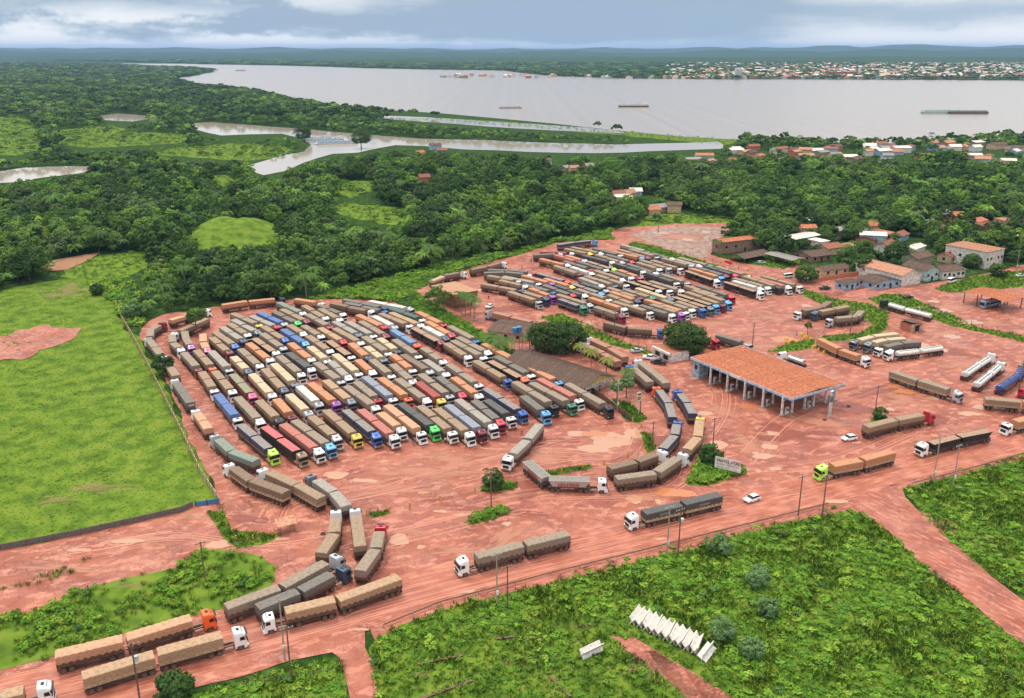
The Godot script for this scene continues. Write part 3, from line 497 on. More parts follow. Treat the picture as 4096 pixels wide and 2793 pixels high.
const SPOTS := {"pylon": [90.5, -237.2], "tank": [1.74, -297.4], "shelter": [-49.1, -173.2], "billboard": [52.8, -199.6], "price_sign": [36.2, -238.5], "bus": [194.3, -352.3, 2.1], "tower": [746.4, -3130.4]}
const HOUSES := [
	["derelict_hall", "derelict concrete hall with orange sheet roof and black stained walls", "building", 118.6, -460.2, 0.46, 30.7, 7.57, 6.2, -0.9, "mould_wall", "roof_orange", 1.2, 5],
	["two_storey_house", "small white two-storey house beside the white open shed", "building", 158.8, -461.6, 0.53, 6.38, 10.1, 5.2, 0.0, "white_wall", "roof_white", 1.5, 2],
	["brown_roof_house", "long house with dark brown tiled roof behind the painted sign canopy", "building", 149.6, -440.1, 0.47, 12.8, 12.9, 2.8, -1.4, "mould_wall", "roof_brown", 1.1, 3],
	["brown_roof_house", "pale green house with brown roof inside the brick garden wall", "building", 148.8, -409.5, 0.43, 15.3, 7.03, 2.8, -1.3, "cream_wall", "roof_brown", 1.1, 3],
	["corner_shop", "small flat-roofed light blue corner shop with peach awning", "building", 146.8, -382.3, 0.53, 9.82, 5.19, 3.2, 0.0, "blue_wall", "roof_brown", 1.2, 3],
	["white_roof_hall", "low hall with bright white roof at the edge of the wood", "building", 174.8, -527.7, 0.63, 6.92, 18.2, 3.4, -1.0, "bare_wall", "roof_white", 1.4, 2],
	["orange_roof_house", "small house with peach orange roof under the big round tree", "building", 173.0, -460.4, 0.64, 8.11, 6.11, 2.6, -1.0, "cream_wall", "roof_peach", 1.2, 2],
	["market_hall", "long hall with peach sheet roof and white front with wide dark doorway", "building", 170.9, -399.1, 0.49, 12.5, 25.6, 5.0, 2.0, "white_wall", "roof_peach", 1.4, 0],
	["blue_eatery", "light blue eatery with brown gable roof and open veranda", "building", 162.1, -386.9, 0.41, 14.5, 10.6, 2.8, 1.4, "blue_wall", "roof_brown", 1.1, 4],
	["brown_roof_house", "two-storey house with brown gable roof beside the market hall", "building", 186.4, -400.8, 0.48, 7.92, 13.0, 5.2, 1.8, "teal_wall", "roof_brown", 1.1, 3],
	["shop_row", "row of pale shops with brown roof and painted fronts", "building", 199.3, -404.5, 0.38, 13.6, 11.0, 3.8, -1.0, "white_wall", "roof_brown", 1.2, 5],
	["hotel", "white and yellow three-storey hotel with green bands and peach roof", "building", 225.1, -430.3, 0.58, 15.0, 20.8, 8.2, 0.0, "white_wall", "roof_peach", 1.4, 5],
	["white_roof_hall", "small shed with bright white roof behind the brown-roofed houses", "building", 206.0, -452.9, 0.78, 13.3, 5.54, 3.4, -0.8, "white_wall", "roof_white", 1.3, 0],
	["red_roof_house", "house with dark red tiled roof in front of the hotel", "building", 215.2, -434.2, 0.63, 9.76, 6.79, 3.6, -1.2, "cream_wall", "roof_tile", 1.1, 2],
	["orange_roof_house", "house with bright orange tiled roof on the wooded slope", "building", 271.8, -549.4, 0.23, 9.77, 13.9, 3.4, -1.2, "brick_wall", "roof_orange", 1.1, 2],
	["brown_roof_house", "white-walled house with red brown roof among dense trees", "building", 238.3, -504.0, 0.84, 20.4, 9.46, 3.2, -1.3, "white_wall", "roof_tile", 1.1, 2],
	["unfinished_house", "unfinished brick house with flat grey slab roof", "building", 206.0, -491.3, 0.52, 7.11, 16.5, 3.4, 0.0, "brick_wall", "roof_peach", 1.6, 3],
	["brown_roof_house", "low brick house with brown roof by the yellow-green bush", "building", 192.9, -480.2, 0.92, 13.1, 9.97, 2.8, -1.2, "brick_wall", "roof_brown", 1.1, 2],
	["tan_hall", "long tan flat-roofed hall behind the coconut palms", "building", 292.4, -525.8, 0.2, 10.3, 13.1, 4.0, 0.0, "cream_wall", "roof_peach", 1.6, 4],
	["brown_roof_house", "house with reddish brown roof behind the coconut grove", "building", 271.4, -514.6, 0.43, 14.1, 11.4, 3.2, -1.3, "bare_wall", "roof_tile", 1.1, 3],
	["corrugated_house", "low house with dark corrugated roof beside the blue water tanks", "building", 0.44, -314.9, -0.38, 14.1, 14.7, 2.9, -1.1, "cream_wall", "roof_brown", 1.1, 3]
]
const SMALL_HOUSES := [[166.8, -836.0, 0, 1.0], [180.3, -858.0, 0, 1.0], [222.1, -910.6, 0, 1.0], [229.5, -900.6, 0, 1.0], [220.6, -853.5, 0, 1.0], [232.8, -864.9, 0, 1.0], [266.6, -913.1, 0, 1.0], [282.7, -905.6, 0, 1.0], [299.8, -910.6, 0, 1.0], [298.9, -886.0, 0, 1.0], [307.0, -869.5, 0, 1.0], [310.2, -840.3, 0, 1.0], [310.0, -825.4, 0, 1.0], [372.9, -958.5, 0, 1.0], [390.6, -981.3, 0, 1.0], [376.9, -923.4, 0, 1.0], [389.1, -918.3, 0, 1.0], [401.7, -931.3, 0, 1.0], [387.8, -862.6, 0, 1.0], [445.8, -975.5, 0, 1.0], [434.4, -936.6, 0, 1.0], [459.8, -969.8, 0, 1.0], [451.8, -936.6, 0, 1.0], [463.1, -942.0, 0, 1.0], [492.6, -975.5, 0, 1.0], [503.7, -952.9, 0, 1.0], [512.9, -931.3, 0, 1.0], [376.3, -900.6, 0, 1.0], [363.6, -926.0, 0, 1.0], [360.9, -893.2, 0, 1.0], [331.0, -935.9, 0, 0.8], [425.6, -827.2, 0, 0.8], [344.2, -887.6, 0, 0.8], [246.6, -938.8, 0, 0.8], [317.9, -916.3, 0, 0.8], [470.6, -930.5, 0, 0.8], [202.4, -831.9, 0, 0.8], [379.9, -932.5, 0, 0.8], [391.2, -949.5, 0, 0.8], [339.1, -828.8, 0, 0.8], [446.6, -861.4, 0, 0.8], [289.3, -902.8, 0, 0.8], [247.4, -852.5, 0, 0.8], [349.3, -851.6, 0, 0.8], [315.9, -922.0, 0, 0.8], [415.9, -828.1, 0, 0.8], [437.2, -848.5, 0, 0.8], [431.4, -856.2, 0, 0.8], [273.3, -883.4, 0, 0.8], [332.9, -949.3, 0, 0.8], [223.1, -914.3, 0, 0.8], [276.1, -861.9, 0, 0.8], [489.3, -892.3, 0, 0.8], [449.9, -827.8, 0, 0.8], [494.5, -903.0, 0, 0.8], [282.8, -921.5, 0, 0.8], [180.1, -492.2, 3, 0.75], [199.3, -504.6, 3, 0.75], [211.8, -486.2, 3, 0.75], [240.0, -517.7, 3, 0.75], [248.4, -492.2, 3, 0.75], [274.3, -504.6, 3, 0.75], [267.7, -468.9, 3, 0.75], [191.4, -452.8, 3, 0.75], [162.1, -452.8, 3, 0.75], [223.0, -452.8, 3, 0.75], [196.7, -428.1, 3, 0.75], [162.4, -498.3, 3, 0.75], [-90.0, -889.3, 1, 0.62], [-79.0, -945.0, 1, 0.62], [-70.0, -908.5, 1, 0.62], [-68.4, -703.7, 1, 0.62], [45.0, -774.5, 1, 0.62], [52.0, -765.9, 1, 0.62], [65.8, -786.1, 1, 0.62], [80.1, -630.4, 1, 0.62], [87.8, -642.3, 1, 0.62], [73.3, -624.7, 1, 0.62], [230.7, -881.9, 1, 0.62], [218.2, -853.3, 1, 0.62], [75.7, -619.0, 1, 0.62], [30.7, -813.6, 1, 0.62], [176.2, -813.6, 1, 0.62], [92.4, -573.7, 2, 0.7], [103.7, -573.7, 2, 0.7], [88.7, -567.2, 2, 0.7], [261.5, -543.7, 3, 0.7], [286.3, -506.4, 3, 0.7], [270.1, -472.0, 3, 0.7], [146.2, -500.7, 3, 0.7], [190.1, -489.6, 3, 0.7], [194.1, -478.9, 3, 0.7], [274.4, -528.6, 3, 0.7], [259.2, -564.3, 3, 0.7]]
const CANOPIES := [
	["open_shed", "tall open shed with bright white roof on posts", 152.2, -468.2, 0.61, 20.1, 8.93, 6.0, -0.6, "roof_white"],
	["eatery_canopy", "low eatery shelter with dark brown roof and open sides", 118.1, -438.0, 0.64, 19.6, 9.05, 2.7, -1.3, "roof_brown"],
	["workshop_canopy", "long workshop canopy with grey roof and blue painted fascia", 133.0, -430.9, 0.56, 7.89, 17.1, 3.4, 0.5, "roof_grey"],
	["bus_shed", "large open shed with rust orange roof over the bus", 195.8, -353.9, 0.57, 13.5, 17.5, 4.8, -0.7, "roof_orange"]
]
const HOUSE_SPOTS := [[118.6, -460.2], [158.8, -461.6], [149.6, -440.1], [148.8, -409.5], [146.8, -382.3], [174.8, -527.7], [173.0, -460.4], [170.9, -399.1], [162.1, -386.9], [186.4, -400.8], [199.3, -404.5], [225.1, -430.3], [206.0, -452.9], [215.2, -434.2], [271.8, -549.4], [238.3, -504.0], [206.0, -491.3], [192.9, -480.2], [292.4, -525.8], [271.4, -514.6], [0.44, -314.9], [166.8, -836.0], [180.3, -858.0], [222.1, -910.6], [229.5, -900.6], [220.6, -853.5], [232.8, -864.9], [266.6, -913.1], [282.7, -905.6], [299.8, -910.6], [298.9, -886.0], [307.0, -869.5], [310.2, -840.3], [310.0, -825.4], [372.9, -958.5], [390.6, -981.3], [376.9, -923.4], [389.1, -918.3], [401.7, -931.3], [387.8, -862.6], [445.8, -975.5], [434.4, -936.6], [459.8, -969.8], [451.8, -936.6], [463.1, -942.0], [492.6, -975.5], [503.7, -952.9], [512.9, -931.3], [376.3, -900.6], [363.6, -926.0], [360.9, -893.2], [331.0, -935.9], [425.6, -827.2], [344.2, -887.6], [246.6, -938.8], [317.9, -916.3], [470.6, -930.5], [202.4, -831.9], [379.9, -932.5], [391.2, -949.5], [339.1, -828.8], [446.6, -861.4], [289.3, -902.8], [247.4, -852.5], [349.3, -851.6], [315.9, -922.0], [415.9, -828.1], [437.2, -848.5], [431.4, -856.2], [273.3, -883.4], [332.9, -949.3], [223.1, -914.3], [276.1, -861.9], [489.3, -892.3], [449.9, -827.8], [494.5, -903.0], [282.8, -921.5], [180.1, -492.2], [199.3, -504.6], [211.8, -486.2], [240.0, -517.7], [248.4, -492.2], [274.3, -504.6], [267.7, -468.9], [191.4, -452.8], [162.1, -452.8], [223.0, -452.8], [196.7, -428.1], [162.4, -498.3], [-90.0, -889.3], [-79.0, -945.0], [-70.0, -908.5], [-68.4, -703.7], [45.0, -774.5], [52.0, -765.9], [65.8, -786.1], [80.1, -630.4], [87.8, -642.3], [73.3, -624.7], [230.7, -881.9], [218.2, -853.3], [75.7, -619.0], [30.7, -813.6], [176.2, -813.6], [92.4, -573.7], [103.7, -573.7], [88.7, -567.2], [261.5, -543.7], [286.3, -506.4], [270.1, -472.0], [146.2, -500.7], [190.1, -489.6], [194.1, -478.9], [274.4, -528.6], [259.2, -564.3], [152.2, -468.2], [118.1, -438.0], [133.0, -430.9], [195.8, -353.9]]
const POLES := [
	[-2.84, -146.1, 11.0, 1, "concrete lamp pole on the verge near the bushy island", 0.5],
	[-0.85, -145.1, 9.0, 0, "thin wooden pole standing beside the concrete lamp pole", 0.5],
	[32.3, -164.3, 11.0, 1, "concrete pole in front of the dark tarpaulin truck on the road", 0.5],
	[34.4, -163.2, 11.0, 3, "wooden pole with grey transformer at the weed edge", 0.5],
	[64.4, -180.1, 10.0, 0, "slim wooden pole on the road verge opposite the lime truck", 0.5],
	[70.0, -180.6, 10.0, 2, "wooden pole with two crossarms at the track junction", 0.5],
	[102.1, -196.6, 12.0, 1, "pale concrete pole below the white tipper truck", 0.5],
	[105.8, -194.3, 11.0, 1, "pale concrete pole with white crossarm by the lower weeds", 0.5],
	[-4.72, -182.2, 10.0, 0, "wooden pole with a white notice in the small grass island", 0.5],
	[-60.5, -153.7, 9.0, 0, "leaning wooden pole in the weeds left of the junction", 0.5],
	[-39.1, -129.9, 12.0, 1, "concrete pole standing in front of the junction traffic", 0.5],
	[-36.9, -125.1, 10.0, 0, "wooden pole with lamps near the bottom weeds", 0.5],
	[-57.3, -114.2, 15.0, 3, "pole with transformer and tangled wires in the foreground", 0.5],
	[52.0, -212.9, 10.0, 0, "wooden pole above the bush in the grass triangle", 0.5],
	[102.9, -236.1, 10.0, 0, "wooden pole by the small bush beside the parked red-cab truck", 0.5],
	[36.7, -215.2, 8.0, 0, "yellowish wooden pole in the grass strip by the queue", 0.5],
	[-27.7, -413.4, 11.0, 0, "lamp pole at the edge of wood by the muddy trucks", 0.5],
	[-3.55, -447.8, 11.0, 0, "wooden pole on the scrub slope behind the far yard", 0.5],
	[122.6, -311.1, 10.0, 0, "wooden pole behind the cream trailers", 0.5],
	[152.3, -252.5, 12.0, 0, "tall wooden pole beside the blue tanker", 0.5],
	[83.7, -297.4, 10.0, 2, "pole with crossarms behind the station roof", 0.5],
	[37.3, -312.6, 10.0, 0, "wooden pole at the far yard fence", 0.5],
	[36.9, -239.8, 7.0, 0, "bare post next to the price board", 0.5],
	[30.5, -241.1, 9.0, 1, "concrete pole with white boxes by the price board", 0.5],
	[237.7, -413.9, 10.0, 1, "concrete pole in the street in front of the hotel", 0.5],
	[82.7, -504.0, 11.0, 0, "tall pole at the far corner of the gravel yard", 0.5]
]
const FENCES := [
	["timber_fence", "long brown boarded fence between grass field and packed yard", [-163.0, -356.7, -152.3, -336.4, -138.3, -312.2, -118.4, -276.8, -101.5, -246.2, -87.7, -221.1, -77.1, -201.4, -67.3, -185.5], 3.0, 1.7, 0.22, "timber", 1, "cream_wall"],
	["concrete_wall", "low blackened concrete wall below the grass field", [-111.7, -163.3, -107.3, -165.4, -93.5, -171.7, -81.7, -178.0, -74.7, -182.0, -73.1, -184.5], 4.0, 1.5, 0.25, "old_wall", 1, "old_wall"],
	["blue_gate", "dark blue metal gate closing the field by the yard corner", [-72.7, -184.5, -70.2, -185.1, -67.5, -186.2], 3.2, 1.3, 0.2, "trim", 1, "blue_plastic"],
	["yellow_post_fence", "row of yellow posts along grass strip at the yard corner", [-66.2, -183.4, -63.3, -177.4, -60.6, -172.2, -57.2, -166.3], 3.0, 1.3, 0.28, "yellow_post", 2, ""],
	["yellow_post_fence", "row of yellow posts behind the gate shelter grass", [-55.3, -169.3, -51.5, -171.1, -48.3, -173.6, -41.5, -175.8], 4.2, 1.3, 0.28, "yellow_post", 2, ""],
	["yellow_post_fence", "long row of yellow posts in front of the open mud", [-32.7, -180.3, -27.8, -181.5, -23.3, -183.5, -16.7, -187.0, -8.76, -191.2, -5.24, -192.7], 5.5, 1.5, 0.3, "yellow_post", 2, ""],
	["yellow_post_fence", "curved row of yellow posts beside the lettered tipper", [8.07, -198.6, 12.3, -201.3, 17.6, -203.4, 23.2, -206.0, 29.7, -209.9, 36.2, -215.2], 5.0, 1.5, 0.3, "yellow_post", 2, ""],
	["yellow_post_fence", "short row of yellow posts at the rusty wall end", [33.9, -233.4, 35.8, -229.6, 37.0, -225.7], 4.0, 1.4, 0.3, "yellow_post", 2, ""],
	["wire_fence", "thin wire fence with black posts along the far yard front", [21.3, -347.9, 28.2, -333.2, 36.1, -316.5, 42.0, -304.1, 49.4, -294.2], 4.0, 1.5, 0.12, "trim", 2, ""],
	["wire_fence", "thin wire fence with black posts along the far yard hedge", [84.1, -456.0, 98.6, -433.2, 110.6, -412.4, 119.3, -397.1, 128.7, -373.0, 140.5, -361.0], 5.0, 1.5, 0.12, "trim", 2, ""],
	["wire_fence", "wire fence along bright grass beside the tanker lane", [168.3, -353.4, 171.4, -337.9, 177.2, -324.0, 187.5, -311.7], 5.0, 1.3, 0.12, "trim", 2, ""],
	["wire_fence", "wire fence behind the cream trailers by the brick shed", [115.9, -309.6, 129.1, -316.2, 144.6, -322.4], 4.0, 1.4, 0.12, "trim", 2, ""],
	["rusty_wall", "brown rusty sheet wall between packed yard and price board", [22.2, -260.5, 27.2, -250.1, 30.5, -241.1, 33.7, -233.4], 3.0, 2.0, 0.2, "timber", 1, "roof_brown_2"],
	["brick_garden_wall", "red brick garden wall along the street corner", [134.5, -391.5, 147.4, -398.8, 161.4, -406.4], 3.0, 2.1, 0.25, "brick_wall", 1, "brick_wall"],
	["guard_rail", "pale guard rail along the lower edge of the wet road", [-23.4, -139.0, -13.5, -146.2, 7.75, -156.1, 31.4, -166.5, 52.2, -175.7, 72.8, -184.9], 6.0, 0.75, 0.16, "pole_concrete", 3, "muddy_steel"],
	["guard_rail", "pale guard rail along the road right of the track junction", [96.3, -195.0, 114.0, -203.1, 132.3, -211.8, 144.4, -217.8], 6.0, 0.75, 0.16, "pole_concrete", 3, "muddy_steel"],
	["paddock_fence", "low timber paling fence in the bottom weeds", [-43.7, -122.9, -36.8, -124.6, -29.9, -126.8], 1.2, 1.2, 0.12, "timber", 2, ""]
]
const CARS := [
	[55.7, -187.0, 2.11, "hatch", "W", "white hatchback driving on the wet road ahead of the lime truck"],
	[90.4, -221.2, 1.9, "hatch", "W", "white hatchback crossing the mud below the price pylon"],
	[43.2, -294.7, -1.2, "sedan", "S", "silver sedan parked by the wire fence near the kiosk"],
	[46.7, -286.8, 1.2, "pickup", "W", "white pickup parked by the kiosk"],
	[48.7, -282.3, 1.2, "pickup", "K", "dark pickup parked beside the white pickup"],
	[121.5, -428.9, -1.3, "hatch", "S", "silver hatchback in front of the brown-roofed eatery"],
	[126.3, -400.8, -1.2, "kombi", "W", "old white minibus with open side door in the street"],
	[136.1, -379.3, -1.3, "pickup", "K", "black pickup in the street beside the light blue shop"],
	[197.0, -391.6, -0.9, "van", "W", "white delivery van parked in front of the shops"],
	[166.4, -365.3, -1.3, "sedan", "K", "dark sedan on the grass near the black-cab tanker"],
	[-9.11, -350.8, 2.6, "hatch", "W", "white hatchback alone on the wet far yard"],
	[137.1, -462.1, 0.6, "hatch", "W", "white hatchback beside the white open shed"],
	[145.2, -450.1, -1.2, "hatch", "W", "white hatchback behind the workshop canopy"],
	[25.1, -295.3, 2.4, "van", "W", "white and blue van half hidden behind coconut palms"],
	[233.5, -402.7, -1.2, "sedan", "W", "white sedan in the street at the hotel corner"]
]
const PEOPLE := [
	[2.71, -224.2, 1.2, Color(0.03, 0.03, 0.035), Color(0.03, 0.03, 0.035), 1.0, "person in dark clothes walking past the parked truck fronts"],
	[-26.2, -217.7, 0.3, Color(0.06, 0.12, 0.4), Color(0.2, 0.2, 0.22), 0.2, "person in blue standing before the truck fronts"],
	[-17.8, -219.0, 0.5, Color(0.6, 0.6, 0.58), Color(0.03, 0.03, 0.035), 0.3, "person in white shirt beside the bright green truck"],
	[-9.83, -363.3, 0.2, Color(0.03, 0.03, 0.035), Color(0.03, 0.03, 0.035), 0.2, "person in dark clothes standing on the wet far yard"],
	[9.44, -432.1, 0.0, Color(0.03, 0.03, 0.035), Color(0.03, 0.03, 0.035), 0.2, "person in dark clothes by the far yard entry trucks"],
	[4.76, -418.4, 0.6, Color(0.2, 0.2, 0.22), Color(0.03, 0.03, 0.035), 0.4, "person in grey walking on the far yard"],
	[67.9, -328.5, 1.0, Color(0.6, 0.12, 0.3), Color(0.06, 0.12, 0.4), 0.4, "person in pink shirt in front of the purple truck"],
	[82.0, -339.3, 1.2, Color(0.6, 0.12, 0.3), Color(0.2, 0.2, 0.22), 0.3, "person in pink beside the light blue truck"],
	[104.2, -313.8, 2.0, Color(0.06, 0.12, 0.4), Color(0.03, 0.03, 0.035), 0.4, "person in blue walking by the yellow barriers"],
	[111.2, -311.1, 1.0, Color(0.6, 0.6, 0.58), Color(0.03, 0.03, 0.035), 0.3, "person in white shirt by the small tree"],
	[114.7, -315.9, 2.0, Color(0.6, 0.6, 0.58), Color(0.06, 0.12, 0.4), 0.6, "person in white shirt walking across the far yard"],
	[32.3, -234.3, 1.0, Color(0.06, 0.12, 0.4), Color(0.2, 0.2, 0.22), 0.1, "person in blue by the rusty wall end"],
	[74.1, -244.6, 0.4, Color(0.06, 0.12, 0.4), Color(0.03, 0.03, 0.035), 0.2, "person in blue standing at the station canopy edge"],
	[88.0, -246.9, 0.2, Color(0.03, 0.03, 0.035), Color(0.03, 0.03, 0.035), 0.3, "person in dark clothes under the station canopy"],
	[35.3, -309.9, 1.0, Color(0.03, 0.03, 0.035), Color(0.03, 0.03, 0.035), 0.3, "person in dark clothes by the wire fence"]
]
const TRESTLES := [
	[23.0, -141.7, -0.52, "white precast concrete piece lying in the row among the weeds", "concrete pieces lying in a row", -0.07],
	[24.1, -140.8, -0.47, "white precast concrete piece lying in the row among the weeds", "concrete pieces lying in a row", 0.1],
	[25.1, -139.9, -0.44, "white precast concrete piece lying in the row among the weeds", "concrete pieces lying in a row", -0.0],
	[26.1, -138.9, -0.46, "white precast concrete piece lying in the row among the weeds", "concrete pieces lying in a row", 0.07],
	[27.2, -138.0, -0.53, "white precast concrete piece lying in the row among the weeds", "concrete pieces lying in a row", 0.04],
	[28.2, -137.1, -0.43, "white precast concrete piece lying in the row among the weeds", "concrete pieces lying in a row", 0.07],
	[29.3, -136.1, -0.45, "white precast concrete piece lying in the row among the weeds", "concrete pieces lying in a row", -0.01],
	[30.3, -135.2, -0.52, "white precast concrete piece lying in the row among the weeds", "concrete pieces lying in a row", 0.07],
	[31.4, -134.2, -0.5, "white precast concrete piece lying in the row among the weeds", "concrete pieces lying in a row", 0.07],
	[32.4, -133.3, -0.42, "white precast concrete piece lying in the row among the weeds", "concrete pieces lying in a row", -0.02],
	[13.8, -131.5, -0.95, "white precast concrete piece lying apart left of the row", "", 0.0],
	[34.1, -130.9, -0.6, "white precast concrete piece leaning apart right of the row", "", 0.5]
]
const BEAMS := [[-12.3, -129.7, 0.3, 8.0], [-11.0, -121.9, 0.5, 10.0], [7.84, -122.9, -1.0, 6.0], [-0.94, -135.8, 0.2, 4.0]]
const BARRIERS := [[98.7, -308.2, 0.4, "yellow_plastic"], [100.7, -306.7, 0.67, "yellow_plastic"], [105.8, -313.2, 0.56, "yellow_plastic"], [106.6, -311.1, 0.29, "yellow_plastic"], [107.5, -308.2, 0.26, "yellow_plastic"], [106.0, -299.3, 0.28, "yellow_plastic"], [106.9, -296.9, 0.65, "yellow_plastic"], [107.7, -293.9, 0.6, "yellow_plastic"], [104.9, -432.1, 0.4, "red_plastic"], [105.3, -431.1, 0.4, "red_plastic"], [105.7, -430.2, 0.4, "red_plastic"], [106.1, -429.2, 0.4, "red_plastic"], [106.5, -428.2, 0.4, "red_plastic"], [108.7, -437.0, 0.4, "red_plastic"], [109.4, -437.0, 0.4, "red_plastic"], [110.2, -437.0, 0.4, "red_plastic"], [110.9, -437.0, 0.4, "red_plastic"]]
const TYRES := [[-40.9, -171.9, "old tyre lying on the mud by the gate shelter"], [88.4, -234.9, "old tyre beside the price pylon"], [98.8, -245.0, "old tyre near the oil drums"]]
const BOATS := [
	["cargo_barge", "dark cargo barge with pale deck load in mid river", 215.3, -1647.0, 0.05, 54.0, 12.0, 2.6, "old_wall", "white_wall", 3.0, 3.0],
	["push_tug", "low pale work boat close to the wooded shore", -3.05, -1610.5, 0.05, 40.0, 9.0, 1.6, "concrete", "fascia", 1.6, 3.0],
	["grain_barge", "teal covered barge at the left of the moored pair", 687.6, -1484.2, -0.02, 66.0, 12.0, 2.8, "teal_wall", "teal_wall", 2.2, 0.0],
	["grain_barge", "grey covered barge at the right of the moored pair", 724.4, -1474.1, -0.02, 62.0, 12.0, 2.8, "old_wall", "roof_grey", 2.0, 0.0],
	["river_boat", "tiny boat far out on the upper river", -1221.3, -4237.4, 0.1, 44.0, 10.0, 2.4, "concrete", "white_wall", 3.0, 4.0],
	["moored_pontoon", "pale blue moored pontoon in the flooded channel", -208.8, -1027.2, 0.35, 44.0, 9.0, 1.5, "white_wall", "blue_wall", 1.6, 2.6],
	["moored_pontoon", "second pale blue pontoon nearer the wooded point", -191.0, -1003.0, 0.3, 46.0, 9.0, 1.5, "white_wall", "blue_wall", 1.6, 0.0],
	["moored_pontoon", "pale pontoon moored behind the two blue ones", -221.8, -1052.5, 0.35, 34.0, 8.0, 1.5, "white_wall", "fascia", 1.6, 3.4]
]
